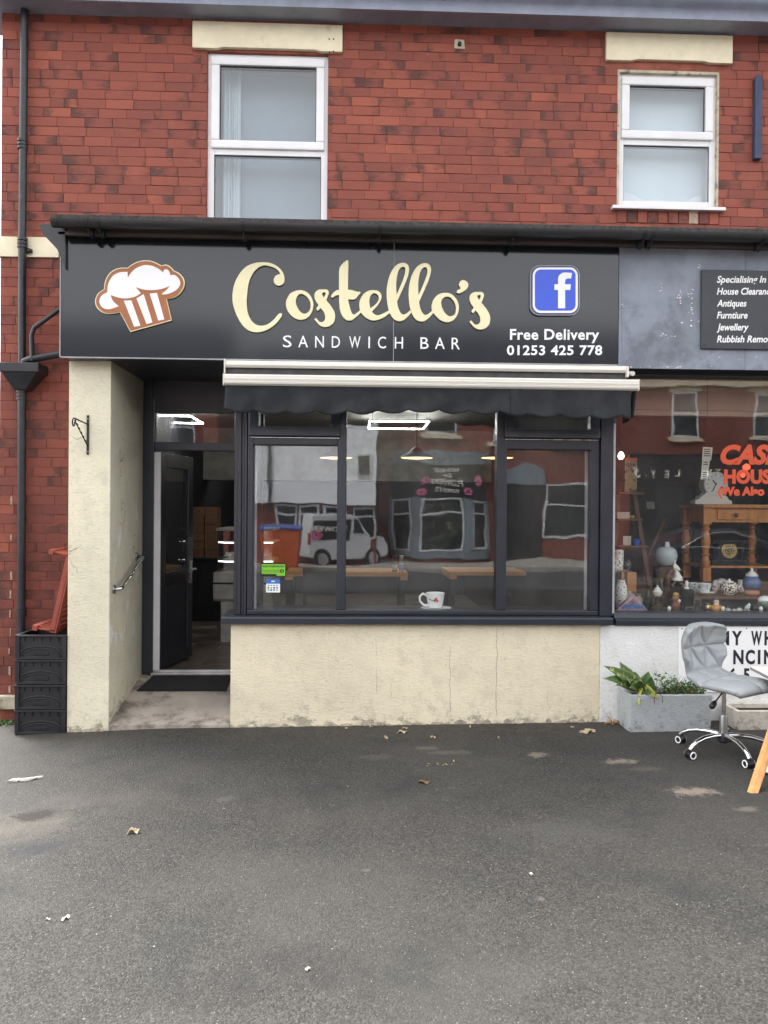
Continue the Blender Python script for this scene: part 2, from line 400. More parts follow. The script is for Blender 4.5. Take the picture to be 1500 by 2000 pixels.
def asphalt_material():
    q = NT('asphalt'); co = q.coord()
    vo = q.n('ShaderNodeTexVoronoi'); q.l(co, vo.inputs['Vector']); vo.inputs['Scale'].default_value = 128
    cell = q.sep(vo.outputs['Color'])[0]; cell2 = q.sep(vo.outputs['Color'])[1]
    c = q.mix(cell, (.0135, .0127, .0118, 1), (.060, .0568, .052, 1))
    c = q.mix(q.math('MULTIPLY', q.ramp(cell2, .965, .985), .5), c, (.15, .143, .13, 1))
    big = q.noise(co, .55, 6, .62)
    c = q.mix(q.ramp(big, .35, .68), c, q.mix(.55, c, (.070, .0655, .059, 1)))
    c = q.mix(q.math('MULTIPLY', q.ramp(q.noise(q.vadd(co, (4, 1, 0)), 1.7, 7, .65), .48, .72), .55), c, (.020, .0215, .021, 1))
    c = q.mix(q.math('MULTIPLY', q.ramp(q.noise(q.vadd(co, (14, 3, 0)), 3.1, 8, .7), .58, .78), .42), c, (.085, .08, .073, 1))
    wn = q.math('SUBTRACT', q.noise(co, 7, 8, .72), .5); wn2 = q.math('SUBTRACT', q.noise(co, 30, 6, .75), .5)
    x, y, z = q.sep(co)[:3]
    for (u, v, ru, rv, col, amt, soft) in [
        (1352, 1546, 46, 9, (.26, .215, .17, 1), .85, .6), (1210, 1487, 30, 6, (.24, .2, .16, 1), .8, .6), (1052, 1474, 22, 5, (.22, .19, .15, 1), .7, .6),
        (835, 1461, 26, 4, (.14, .13, .11, 1), .6, .6), (735, 1478, 34, 7, (.085, .08, .075, 1), .5, .8), (45, 1612, 105, 34, (.11, .095, .078, 1), .6, .9), (200, 1560, 120, 16, (.08, .07, .06, 1), .55, 1.0),
        (70, 1592, 38, 14, (.018, .014, .011, 1), .85, .5), (75, 1657, 70, 16, (.022, .022, .028, 1), .7, .8), (716, 1700, 9, 4, (.13, .125, .115, 1), .6, .7), (1058, 1756, 8, 4, (.14, .12, .10, 1), .6, .7),
        (440, 1560, 16, 5, (.10, .095, .09, 1), .5, .7), (590, 1880, 170, 50, (.019, .019, .0195, 1), .4, .9), (1460, 1580, 26, 5, (.18, .155, .125, 1), .6, .7), (1265, 1502, 40, 5, (.11, .1, .085, 1), .5, .7),
        (1100, 1625, 120, 26, (.075, .072, .068, 1), .4, .9), (880, 1470, 46, 4, (.12, .11, .09, 1), .5, .7), (420, 1935, 140, 40, (.018, .018, .0185, 1), .35, .9), (980, 1900, 190, 60, (.064, .061, .057, 1), .35, 1.0), (600, 1700, 220, 50, (.062, .059, .055, 1), .3, 1.0)]:
        a = ground_at(u, v); rx = (ground_at(u+ru, v)-a).length; ry = abs(ground_at(u, v-rv).y-ground_at(u, v+rv).y)/2
        dx = q.math('DIVIDE', q.math('SUBTRACT', x, a.x), rx); dy = q.math('DIVIDE', q.math('SUBTRACT', y, a.y), ry)
        d = q.math('SQRT', q.math('ADD', q.math('MULTIPLY', dx, dx), q.math('MULTIPLY', dy, dy)))
        d = q.math('ADD', q.math('ADD', d, q.math('MULTIPLY', wn, 3.2)), q.math('MULTIPLY', wn2, 1.8))
        mk = q.math('SUBTRACT', 1, q.ramp(d, 1-soft, 1+soft*.4))
        c = q.mix(q.math('MULTIPLY', mk, amt), c, col)
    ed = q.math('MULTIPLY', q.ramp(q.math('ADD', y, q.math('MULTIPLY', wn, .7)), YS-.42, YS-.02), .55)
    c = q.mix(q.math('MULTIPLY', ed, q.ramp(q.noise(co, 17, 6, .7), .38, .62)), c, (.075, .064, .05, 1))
    h = q.math('ADD', q.math('MULTIPLY', vo.outputs['Distance'], -1.1), q.math('MULTIPLY', q.noise(co, 260, 3, .6), .5))
    h = q.math('ADD', h, q.math('MULTIPLY', q.noise(co, 5, 5), .9))
    q.bsdf(c, .82, 0, q.bump(h, .55, .006), .3)
    return q.m

M = {}
M['brick'] = brick_material()
M['mortar'] = mat('mortar', srgb(140, 80, 66), .9, var=.3, vscale=9, bump=.3, bscale=120, dirt=(srgb(190, 150, 132), 5, .62, .5))
M['pale_mortar'] = mat('pale_mortar', srgb(176, 152, 134), .9, var=.25, vscale=30, bump=.4, bscale=90)
M['cream'] = render_paint('cream_render', srgb(236, 229, 203), srgb(150, 144, 124), -.03, cth=.56)
M['cream_wall'] = render_paint('cream_riser_render', srgb(240, 229, 201), srgb(164, 157, 136), .0, cth=.66, vlines=[(PX(u, 1300, 6.03), PZ(u, v1, 6.03), PZ(u, v0, 6.03), w_) for u, v0, v1, w_ in ((736, 1295, 1360, .003), (879, 1255, 1400, .0028), (970, 1215, 1405, .0034), (764, 1320, 1370, .0025), (690, 1352, 1378, .003), (1070, 1340, 1380, .002), (735, 1230, 1290, .0015))])
M['cream_side'] = render_paint('cream_reveal', srgb(226, 220, 196), srgb(140, 130, 105), .06, peel=srgb(236, 234, 226))
M['white_render'] = render_paint('white_render', srgb(244, 244, 241), srgb(150, 148, 140), .0)
M['stone'] = mat('painted_stone', srgb(236, 226, 196), .75, var=.07, vscale=5, bump=.2, bscale=40, dirt=(srgb(170, 155, 125), 9, .58, .5))
M['old_stone'] = mat('old_stone', srgb(190, 180, 160), .85, var=.2, vscale=8, bump=.5, bscale=50, dirt=(srgb(90, 80, 66), 12, .5, .7))
M['asphalt'] = asphalt_material()
M['upvc'] = mat('white_upvc', srgb(228, 228, 229), .32, var=.04, vscale=4, dirt=(srgb(180, 175, 165), 7, .62, .35))
M['anthracite'] = mat('anthracite_frame', srgb(42, 46, 54), .34, var=.1, vscale=5, dirt=(srgb(66, 70, 78), 9, .6, .35))
M['gasket'] = mat('black_rubber', srgb(22, 22, 24), .6)
M['black_pvc'] = mat('black_pipe', srgb(42, 43, 49), .38, var=.25, vscale=7, dirt=(srgb(92, 88, 86), 14, .58, .5))
M['gutter'] = mat('dark_gutter', srgb(48, 48, 50), .33, var=.25, vscale=5, grain=(.4, 1, 1), dirt=(srgb(80, 76, 72), 8, .58, .4))
M['fascia_wood'] = mat('weathered_board', srgb(92, 82, 78), .7, var=.3, vscale=10, grain=(.15, 1, 2), bump=.3, bscale=50)
M['felt'] = mat('mineral_felt', srgb(72, 70, 68), .95, var=.4, vscale=40, bump=.9, bscale=200, dirt=(srgb(100, 104, 86), 20, .55, .5))
M['soffit'] = mat('hazed_soffit', srgb(152, 160, 178), .5, var=.12)  # blue grey raised pale: veiling haze over the eaves is in this colour
M['roof_tile'] = mat('grey_slate', srgb(70, 72, 80), .7, var=.3, vscale=10)
M['sign_black'] = mat('dark_sign_vinyl', srgb(30, 33, 38), .11, var=.1, vscale=1.3, rvar=.03, spec=.6, dirt=(srgb(44, 47, 52), 3, .6, .4))
M['trim_grey'] = mat('grey_trim', srgb(160, 160, 164), .4)
M['letter_cream'] = mat('cream_letter', srgb(240, 232, 190), .42, var=.03, vscale=6)
M['white_vinyl'] = mat('white_vinyl', srgb(246, 246, 246), .5, var=.02)
M['brown_vinyl'] = mat('brown_print', srgb(166, 102, 62), .45, var=.08, vscale=9)
M['blue_vinyl'] = mat('blue_print', srgb(60, 92, 214), .35, var=.04)
M['navy'] = mat('navy_edge', srgb(52, 62, 110), .4)
M['board_blue'] = mat('worn_blue_grey_paint', srgb(130, 137, 149), .62, var=.22, vscale=2.4, bump=.15, bscale=40, dirt=(srgb(98, 103, 113), 3.2, .5, .7))
M['flake'] = mat('bare_white_flake', srgb(224, 220, 214), .8)
M['plaque'] = mat('charcoal_plaque', srgb(54, 57, 64), .45, var=.1)
M['awning_white'] = mat('white_awning_metal', srgb(224, 220, 210), .35, var=.05, grain=(.2, 1, 3), dirt=(srgb(90, 86, 74), 26, .64, .7))
M['awning_dark'] = mat('awning_shadow_gap', srgb(70, 68, 68), .6, var=.3, vscale=12)
M['canvas'] = mat('dark_canvas', srgb(34, 37, 40), .9, var=.15, vscale=9, bump=.2, bscale=300, dirt=(srgb(50, 54, 56), 5, .5, .5))
M['glass'] = glass('shop_glass', .062, tint=(.97, .98, .975, 1), wav=.075, rough=.016, dust=.016)
M['glass_up'] = glass('bedroom_glass', .085, tint=(.92, .95, .97, 1), wav=.03)
M['steel'] = mat('brushed_steel', (.55, .55, .55), .28, 1, var=.1)
M['chrome'] = mat('chrome', (.78, .78, .8), .08, 1, var=.03, rvar=.03)
M['alu'] = mat('aluminium', srgb(190, 190, 190), .35, .8)
M['iron'] = mat('black_iron', srgb(30, 30, 33), .5, bump=.2)
M['concrete'] = mat('ramp_concrete', srgb(172, 161, 150), .88, var=.14, vscale=4, bump=.5, bscale=120, dirt=(srgb(84, 76, 68), 2.3, .42, .85))
M['mat_black'] = mat('black_doormat', srgb(36, 36, 38), .95, var=.2, vscale=80, bump=.8, bscale=350)
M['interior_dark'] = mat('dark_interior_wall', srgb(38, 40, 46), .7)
M['interior_pale'] = mat('pale_interior_wall', srgb(150, 150, 144), .8)
M['ceiling'] = mat('shop_ceiling', srgb(120, 120, 116), .85)
M['floor_tile'] = mat('brown_floor_tile', srgb(96, 86, 80), .4, var=.25, vscale=3, grain=(1, .3, 1))
M['grout'] = mat('grout', srgb(120, 112, 104), .9)
M['blind_grey'] = mat('grey_net_curtain', srgb(146, 156, 163), .9, var=.06, vscale=2)
M['blind_white'] = mat('white_roller_blind', srgb(222, 229, 230), .9, var=.04, vscale=2)

# ------------------------------------------------------------------ ground
def ground():
    b = MB()
    xs = [-300, -60, -12, -4, -1.5, 0, 2, 4, 12, 60, 300]; ys = [-4.0, -2, 0, 2, 4, 6, 8, 20, 80, 300]
    V = [[b.bm.verts.new((x, y, G(max(-12, min(12, x))))) for y in ys] for x in xs]
    for i in range(len(xs)-1):
        for j in range(len(ys)-1): b.face([V[i][j], V[i+1][j], V[i+1][j+1], V[i][j+1]])
    return struct(b.build('forecourt', M['asphalt']))
ground()
M['road'] = mat('road_tarmac', (.06, .06, .062), .85, var=.25, vscale=2, bump=.4, bscale=150)
M['paving'] = mat('grey_paving', srgb(150, 146, 140), .85, var=.15, vscale=3)
b = MB(); b.box(-300, 300, -11.6, -4.0, -.45, -.2); struct(b.build('road', M['road']))
b = MB(); b.box(-300, 300, -60, -11.6, -.45, -.08); struct(b.build('far_pavement', M['paving']))
b = MB(); b.box(-300, 300, -4.12, -4.0, -.45, -.1); struct(b.build('kerb', M['old_stone']))

# ------------------------------------------------------------------ terrace building
XL = PX(2, 300, YW); XPIL0 = PX(133, 1000, YS); XPIL1 = PX(215, 1000, YS)
XR = 7.0; ZEAVE = PZ(750, 48, YW); ZSH = 3.9
bld = thing('brick_building', 'two storey red brick terrace with white sash style windows above the two shops', 'building', (0, YW, 0))
def win_rect(u0, u1, v0, v1, Y): return PX(u0, (v0+v1)/2, Y), PX(u1, (v0+v1)/2, Y), PZ((u0+u1)/2, v1, Y), PZ((u0+u1)/2, v0, Y)
WL = win_rect(404, 640, 103, 455, YW); WR = win_rect(1208, 1401, 143, 402, YW)
LL = win_rect(377, 669, 49, 101, YW); LR = win_rect(1182, 1428, 70, 124, YW)
SOL = win_rect(1204, 1404, 411, 438, YW)
b = MB(); y0, y1 = YW+.0045, YW+.3
b.box(XL, XPIL1-.002, y0, y1, -.3, ZSH)                      # strip left of the shop
b.box(XL, WL[0], y0, y1, ZSH, ZEAVE); b.box(WL[0], WL[1], y0, y1, WL[3], ZEAVE)
b.box(WL[1], WR[0], y0, y1, ZSH, ZEAVE); b.box(WR[0], WR[1], y0, y1, ZSH, WR[2]); b.box(WR[0], WR[1], y0, y1, WR[3], ZEAVE); b.box(WR[1], XR, y0, y1, ZSH, ZEAVE)
wall = b.build('wall', M['mortar'], bld)
b = MB(); b.box(XL+.002, XL+.3, y1, 14, -.3, ZEAVE); b.box(XR-.3, XR, y1, 14, -.3, ZEAVE); b.box(XL, XR, 14, 14.3, -.3, ZEAVE)
b.build('side_wall', M['mortar'], bld)
# bricks
CH, BL, JT = .0785, .2275, .0036
_bm = {}
def brick_mesh(L, var):
    k = (round(L, 3), var)
    if k in _bm: return _bm[k]
    rn = random.Random(hash(k) & 0xffff); l, h, c = L/2 - JT/2, CH/2 - JT/2, .0022
    me = D.meshes.new('brick'); j = lambda s: rn.uniform(-s, s)
    rings = [[(-l, .07, -h), (l, .07, -h), (l, .07, h), (-l, .07, h)]]
    mid = [(-l+j(.0012), .0016, -h+j(.0012)), (l+j(.0012), .0016, -h+j(.0012)), (l+j(.0012), .0016, h+j(.0012)), (-l+j(.0012), .0016, h+j(.0012))]
    rings.append(mid); rings.append([(x*(1-c/l), j(.0007), z*(1-c/h)) for x, y, z in mid])
    vs_ = [p for r in rings for p in r]; fs = []
    for a in (0, 4):
        for i in range(4): fs.append((a+i, a+4+i, a+4+(i+1) % 4, a+(i+1) % 4))
    fs.append((8, 11, 10, 9)); me.from_pydata(vs_, [], [f[::-1] for f in fs]); me.materials.append(M['brick']); uv = me.uv_layers.new(name='UVMap')
    for lp in me.loops:
        q_ = me.vertices[lp.vertex_index].co; uv.data[lp.index].uv = ((q_.x+l)/(2*l), (q_.z+h)/(2*h))
    _bm[k] = me
    return me
holes = [WL, WR, LL, LR, (SOL[0], SOL[1], SOL[2], SOL[3])]
sc = win_rect(0, 116, 464, 503, YW); holes.append((XL-1, sc[1], sc[2], sc[3]))
specs = []
XEND = 4.3; row = 0; z = -.02
ZB = PZ(10, 1356, YW); row0 = 0
z = ZB
while z + CH < ZEAVE + .05:
    zc = z + CH/2; x0 = XL
    x1 = XPIL0 + .1 if zc < 3.95 else XEND
    off = (0, .5, .5, 0, .25, .75)[row % 6] if row % 2 else (0, .0, .25)[row % 3]
    x = XL - BL*((0, .5, .25, .78, .1, .62, .3, .82, .02, .45)[row % 10])
    rn = random.Random(row*7+3)
    while x < x1:
        L = BL if rn.random() > .07 else BL/2
        segs = [(max(x, x0), min(x+L, x1))]
        for h in holes:
            if zc + CH*.3 > h[2] and zc - CH*.3 < h[3]:
                n2 = []
                for a, e in segs:
                    if e <= h[0] or a >= h[1]: n2.append((a, e)); continue
                    if a < h[0]: n2.append((a, h[0]))
                    if e > h[1]: n2.append((h[1], e))
                segs = n2
        for a, e in segs:
            if e - a > .035: specs.append(((a+e)/2, e-a, zc))
        x += L
    z += CH; row += 1
rank = []
for i, (x, L, zc) in enumerate(specs):
    u, v = proj((x, YW, zc)); vis = -20 < u < 1500 and 45 < v < 1420 and (v < 425 + (u-100)*.02 or u < 128)
    ua, ub = proj((x-L/2, YW, zc))[0], proj((x+L/2, YW, zc))[0]
    wv = max(0, min(ub, 130 if zc < 3.9 else 1500) - max(ua, 0))
    if 30 < ua < 50 and 0: wv *= .5
    rank.append((-(wv*(1500*CH/YW) if vis else 0), i))
rank.sort(); top = set(i for _, i in rank[:300])
rest = MB(); rv = random.Random(5)
for i, (x, L, zc) in enumerate(specs):
    me = brick_mesh(L, rv.randrange(6)); p = Vector((x, YW + rv.uniform(-.0025, .0022), zc))
    if i in top:
        o = linked('brick', me, wall); o.location = p
    else:
        t = me.copy(); t.transform(Matrix.Translation(p)); rest.bm.from_mesh(t); D.meshes.remove(t)
stuff(rest.build('remaining_bricks', M['brick'], wall))
# soldier bricks under the right bedroom window
n = 10; wd = (SOL[1]-SOL[0])/n
for i in range(n):
    b = MB(); b.box(SOL[0]+i*wd+.006, SOL[0]+(i+1)*wd-.006, YW-.004-.002*(i % 3), YW+.05, SOL[2]+.008, SOL[3]-.004)
    b.build('soldier_brick', M['brick'] if i != 7 else M['pale_mortar'], wall, bevel=.002)
b = MB(); b.box(SOL[0], SOL[1], YW+.006, YW+.04, SOL[2], SOL[3]); b.build('pointing', M['pale_mortar'], wall)
# white pointing where the brickwork is toothed into the corner, far left
for k in range(11):
    zc = ZB + CH*(.5 + 2*k) + .0
    if zc > 1.75: break
    xx = PX(22, 1000, YW) + random.uniform(-.006, .006)
    if random.random() < .22: continue
    b = MB(); b.box(xx-random.uniform(.004, .011), xx+.007+random.uniform(-.004, .004), YW-.006, YW+.02, zc-CH/2+random.uniform(.0, .02), zc+CH/2-random.uniform(0, .012)); b.build('white_pointing', M['pale_mortar'], wall, bevel=.003)
b = MB(); b.box(XL-.03, PX(30, 1370, YW)+.4, YW-.05, YW+.05, PZ(10, 1386, YW-.05), ZB-.004); b.build('plinth_stone', M['old_stone'], bld, bevel=.008)
b = MB(); b.box(XL-.02, sc[1], YW-.018, YW+.05, sc[2], sc[3]); b.build('string_course', M['stone'], bld, bevel=.005)
# lintels
def lintel(r, chamf, bev):
    zx = (r[3]-r[2]); x0, x1, z0, z1 = r; c0, c1 = x0+(x1-x0)*chamf[0], x0+(x1-x0)*chamf[1]
    b = MB(); b.prism([(x0, z0), (c0, z0), (c0+.05, z0+zx*.055), (c1-.05, z0+zx*.055), (c1, z0), (x1, z0), (x1, z1), (x0, z1)], YW-.03, YW+.06)
    b.build('stone_lintel', M['stone'], bld, bevel=.004)
lintel(LL, (.16, .86), 0); lintel(LR, (.2, .82), 0)
for (u, v) in ((1286/2, 153/2), (1303/2, 153/2), (1288/2, 203/2), (1303/2, 201/2)):
    b = MB(); p = P(u, v, YW-.031); b.disc(p, (0, 1, 0), .006, .006, 8); b.build('screw_hole', M['gasket'], bld)
# bedroom windows
def upvc_window(r, v_mid, blind, Y, sill=None, sash_px=None):
    """white window: fixed light below, opening sash above"""
    x0, x1, z0, z1 = r; fw = .055
    b = MB(); b.box(x0, x1, Y, Y+.07, z1-fw, z1); b.box(x0, x0+fw, Y, Y+.07, z0, z1-fw); b.box(x1-fw, x1, Y, Y+.07, z0, z1-fw)
    zm = v_mid; b.box(x0+fw, x1-fw, Y+.002, Y+.068, zm-.035, zm+.03); b.box(x0+fw, x1-fw, Y+.002, Y+.068, z0, z0+.05)
    wn = b.build('window', M['upvc'], bld, bevel=.004)
    s = MB(); a0, a1, c0, c1 = x0+.03, x1-.03, zm+.012, z1-.03; sw = .07
    for (p0, p1, q0, q1) in ((a0, a1, c1-sw, c1), (a0, a1, c0, c0+sw), (a0, a0+sw, c0+sw, c1-sw), (a1-sw, a1, c0+sw, c1-sw)): s.box(p0, p1, Y-.022, Y+.05, q0, q1)
    s.build('opening_sash', M['upvc'], wn, bevel=.012)
    g = MB(); g.box(a0+sw-.004, a1-sw+.004, Y+.004, Y+.022, c0+sw-.004, c1-sw+.004); g.build('pane', M['glass_up'], wn)
    g = MB(); g.box(x0+fw-.004, x1-fw+.004, Y+.016, Y+.034, z0+.046, zm-.031); g.build('pane', M['glass_up'], wn)
    k = MB()
    for (p0, p1, q0, q1) in ((a0+sw, a1-sw, c0+sw, c1-sw), (x0+fw, x1-fw, z0+.05, zm-.035)):
        k.box(p0, p1, Y-.001 if q0 > zm else Y+.012, Y+.016, q1-.008, q1-.0005); k.box(p0, p0+.005, Y-.001 if q0 > zm else Y+.012, Y+.016, q0, q1-.008); k.box(p1-.005, p1, Y-.001 if q0 > zm else Y+.012, Y+.016, q0, q1-.008)
    k.build('gasket', M['gasket'], wn)
    return wn
w1 = upvc_window(WL, PZ(520, 292, YW), None, YW+.035)
w2 = upvc_window(WR, PZ(1300, 273, YW), None, YW+.03)
def curtain(r, Y, m, fold, xa=0, xb=1):
    x0, x1, z0, z1 = r
    b = MB(); b.sheet(lambda i, j: ((x0+(x1-x0)*(xa+(xb-xa)*i), Y + fold*math.sin(i*34+math.sin(i*11)*1.5), z0+(z1-z0)*j), (0, -1, 0)), 60 if fold else 2, 2, .004)
    return b
curtain(WL, YW+.30, M['blind_grey'], .0).build('net_curtain', M['blind_grey'], w1)
curtain(WL, YW+.24, M['blind_white'], .018, .09, .24).build('side_curtain', M['blind_white'], w1)
curtain(WR, YW+.2, M['blind_white'], .0).build('roller_blind', M['blind_white'], w2)
b = MB()
def rumple(i, j):
    x0, x1, z0, z1 = WR
    return ((x0+.06+(x1-x0-.12)*i, YW+.17-.015*math.sin(j*3.1), z0+.04+(.085+.03*math.sin(i*6+1)+.02*math.sin(i*15))*j), (0, -1, 0))
b.sheet(rumple, 24, 4, .004); b.build('rumpled_net', M['upvc'], w2)
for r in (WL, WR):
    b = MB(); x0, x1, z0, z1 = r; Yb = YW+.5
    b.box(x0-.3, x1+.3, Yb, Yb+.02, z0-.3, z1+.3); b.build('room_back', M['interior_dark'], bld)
b = MB(); s_ = win_rect(1197, 1418, 402, 408.5, YW-.05); b.box(s_[0], s_[1], YW-.05, YW+.06, s_[2], s_[3]); b.build('window_sill', M['upvc'], w2, bevel=.004)
b = MB(); b.box(WR[0]-.012, WR[0]+.006, YW-.003, YW+.04, WR[2], WR[3]); b.box(WR[1]-.006, WR[1]+.012, YW-.003, YW+.04, WR[2], WR[3]); b.box(WR[0]-.012, WR[1]+.012, YW-.003, YW+.04, WR[3]-.004, WR[3]+.02)
b.build('mortar_fillet', M['old_stone'], bld, bevel=.003)
# patched hole with cement and a stub of pipe
b = MB(); p = P(897, 88, YW); b.prism([(p.x-.045, p.z-.035), (p.x+.05, p.z-.04), (p.x+.04, p.z+.04), (p.x-.04, p.z+.045)], YW-.012, YW+.03); pt = b.build('cement_patch', M['old_stone'], bld, bevel=.008)
b = MB(); b.disc((p.x, YW-.018, p.z-.004), (0, 1, 0), .016, .03, 12); b.build('pipe_stub', M['gasket'], pt)
# timber batten, far right
r = win_rect(1474, 1488, 146, 310, YW-.04)
M['batten'] = mat('weathered_blue_batten', srgb(62, 70, 96), .7, var=.25, vscale=8, grain=(3, 3, .5), bump=.3, dirt=(srgb(190, 186, 180), 7, .6, .7))
b = MB(); b.prism([(r[0], r[2]), (r[1], r[2]), (r[1], r[3]-.03), ((r[0]+r[1])/2, r[3]+.012), (r[0], r[3]-.03)], YW-.05, YW-.0005); b.build('timber_batten', M['batten'], bld, bevel=.004)
# eaves
b = MB(); b.box(XL-.25, XR+.2, YW-.2, YW+.31, ZEAVE, ZEAVE+.03); b.build('soffit', M['soffit'], bld)
b = MB(); b.box(XL-.25, XR+.2, YW-.225, YW-.2, ZEAVE-.02, ZEAVE+.2); b.build('eaves_board', M['soffit'], bld)
b = MB(); b.prismx([(YW-.35+.06*math.cos(a), ZEAVE+.15+.06*math.sin(a)) for a in [math.pi+math.pi*k/10 for k in range(11)]] + [(YW-.29, ZEAVE+.16), (YW-.41, ZEAVE+.16)], XL-.25, XR+.2); b.build('eaves_gutter', M['soffit'], bld)
b = MB(); b.prismx([(YW-.3, ZEAVE+.2), (YW-.3, ZEAVE+.26), (10.2, ZEAVE+3), (14.4, ZEAVE+.26), (14.4, ZEAVE+.2), (10.2, ZEAVE+2.9)], XL-.2, XR+.2); b.build('roof', M['roof_tile'], bld)
b = MB(); b.prismx([(YW+.0, ZEAVE+.03), (14.3, ZEAVE+.03), (10.2, ZEAVE+2.85)], XL+.02, XL+.3); b.build('gable_end', M['mortar'], bld)
# drainpipe, hopper and waste pipes
YP = YW-.06
b = MB(); a = P(48, 20, YP); c = P(43.5, 470, YP); e = P(43, 712, YP); r_ = .031
b.tube([a, c, e], r_, 14); dp = b.build('drainpipe', M['black_pvc'], bld, smooth=.6)
b = MB(); a = P(43, 760, YP); e = P(41.5, 1236, YP); b.tube([a, e], r_*1.06, 14); b.tube([e, e+Vector((0, .0, -.9))], r_*1.06, 14); b.build('drainpipe', M['black_pvc'], bld, smooth=.6)
for v in (475, 772, 1195, 282):
    q_ = P(44 if v < 500 else 42.5, v, YP); b = MB()
    for dz in (-.03, 0, .03): b.tube([q_+Vector((0, 0, dz-.01)), q_+Vector((0, 0, dz+.01))], r_*1.28, 14)
    b.build('pipe_collar', M['black_pvc'], dp, smooth=.6)
for v in (490, 1232):
    q_ = P(52, v, YP+.03); b = MB(); b.box(q_.x-.02, q_.x+.045, YP+.01, YP+.045, q_.z-.012, q_.z+.012); b.disc((q_.x+.03, YP+.005, q_.z), (0, 1, 0), .014, .02, 10); b.build('pipe_bracket', M['iron'], dp)
h0, h1 = P(6, 711, YP-.05), P(84, 711, YP-.05); h2, h3 = P(31, 762, YP-.02), P(55, 762, YP-.02)
b = MB(); hz = P(40, 730, YP-.05).z
b.hexa([(h2.x, YP-.06, h2.z), (h3.x, YP-.06, h2.z), (h3.x, YW, h2.z), (h2.x, YW, h2.z), (h0.x+.02, YP-.13, hz), (h1.x-.02, YP-.13, hz), (h1.x-.02, YW, hz), (h0.x+.02, YW, hz)])
b.box(h0.x, h1.x, YP-.14, YW, hz, h0.z); b.build('hopper', M['black_pvc'], dp, bevel=.008)
b = MB(); b.tube([P(63, 705, YP-.05), P(62, 655, YP-.05), P(67, 640, YP-.05), P(122, 600, YP-.03), P(150, 580, YP)], .019, 10); b.build('waste_pipe', M['black_pvc'], dp, smooth=.6)
b = MB(); b.tube([P(46, 715, YP-.03), P(48, 706, YP-.035), P(58, 702, YP-.04), P(124, 690, YP-.03), P(170, 682, YP)], .03, 12); b.build('waste_pipe', M['black_pvc'], dp, smooth=.6)
# ------------------------------------------------------------------ sandwich shop front
shop = thing('sandwich_shop_front', 'single storey cream and charcoal sandwich shop front with open door and gutter above its sign', 'shop front', (0, YS, 0))
ZF0, ZF1 = PZ(660, 704, YF), PZ(660, 470, YF)       # sign board foot and head
XS0, XS1, XS2 = PX(119, 580, YF), PX(1208, 600, YF), 6.2
ZT = .21                                             # door threshold level
XRL = PX(450, 1320, YS); XRR = PX(1171, 1320, YS)
# pilaster with its reveal
b = MB(); b.box(XPIL0, XPIL1, YS, YD+.05, -.3, ZF0+.05)
pil = b.build('pilaster', [M['cream'], M['cream_side']], shop, bevel=.006)
for f in pil.data.polygons:
    if f.normal.x > .9: f.material_index = 1
# riser under the window
ZSILL = PZ(800, 1221, YS-.05)
b = MB(); b.box(XRL, XRR, YS, YS+.22, -.3, ZSILL+.005); b.build('stall_riser', M['cream_wall'], shop, bevel=.006)
# crumbling foot of the riser
b = MB(); rr = random.Random(4); x = XRL
while x < XRR-.03:
    wdt = rr.uniform(.03, .12); hgt = rr.uniform(.012, .05); hh = G(x)-.01
    b.prism([(x, hh), (x+wdt, hh), (x+wdt*.9, hh+hgt*.6), (x+wdt*.5, hh+hgt), (x+wdt*.08, hh+hgt*.7)], YS-rr.uniform(.004, .016), YS+.01); x += wdt*rr.uniform(.9, 1.7)
for _ in range(14):
    x = rr.uniform(XPIL0, XPIL1-.08); wdt = rr.uniform(.03, .09); hgt = rr.uniform(.01, .035); hh = G(x)-.01
    b.prism([(x, hh), (x+wdt, hh), (x+wdt*.9, hh+hgt*.6), (x+wdt*.5, hh+hgt), (x+wdt*.08, hh+hgt*.7)], YS-rr.uniform(.004, .014), YS+.01)
M['crumb'] = mat('crumbling_render', srgb(176, 166, 146), .95, var=.3, vscale=22, bump=.8, bscale=90, dirt=(srgb(100, 92, 78), 30, .5, .7))
b.build('crumbling_edge', M['crumb'], shop, bevel=.003)
# doorway ramp
b = MB(); b.prismx([(YS-.005, -.3), (YS-.005, .004), (YD-.01, ZT-.012), (YD+.06, ZT-.012), (YD+.06, -.3)], XPIL1+.0005, XRL-.0005)
b.build('ramp', M['concrete'], shop)
# window sill
XW0, XW1 = PX(458, 1000, YS+.02), PX(1199, 1000, YS+.02)
b = MB(); a0, a1 = PX(432, 1215, YS-.06), PX(1198, 1215, YS-.06); z1, z0 = PZ(800, 1206, YS-.06), PZ(800, 1220, YS-.06)
b.prismx([(YS-.06, z0), (YS-.06, z1-.012), (YS-.055, z1), (YS+.24, z1+.02), (YS+.24, z0)], a0, a1); b.build('window_sill', M['anthracite'], shop, bevel=.003)
ZS1 = z1 + .008
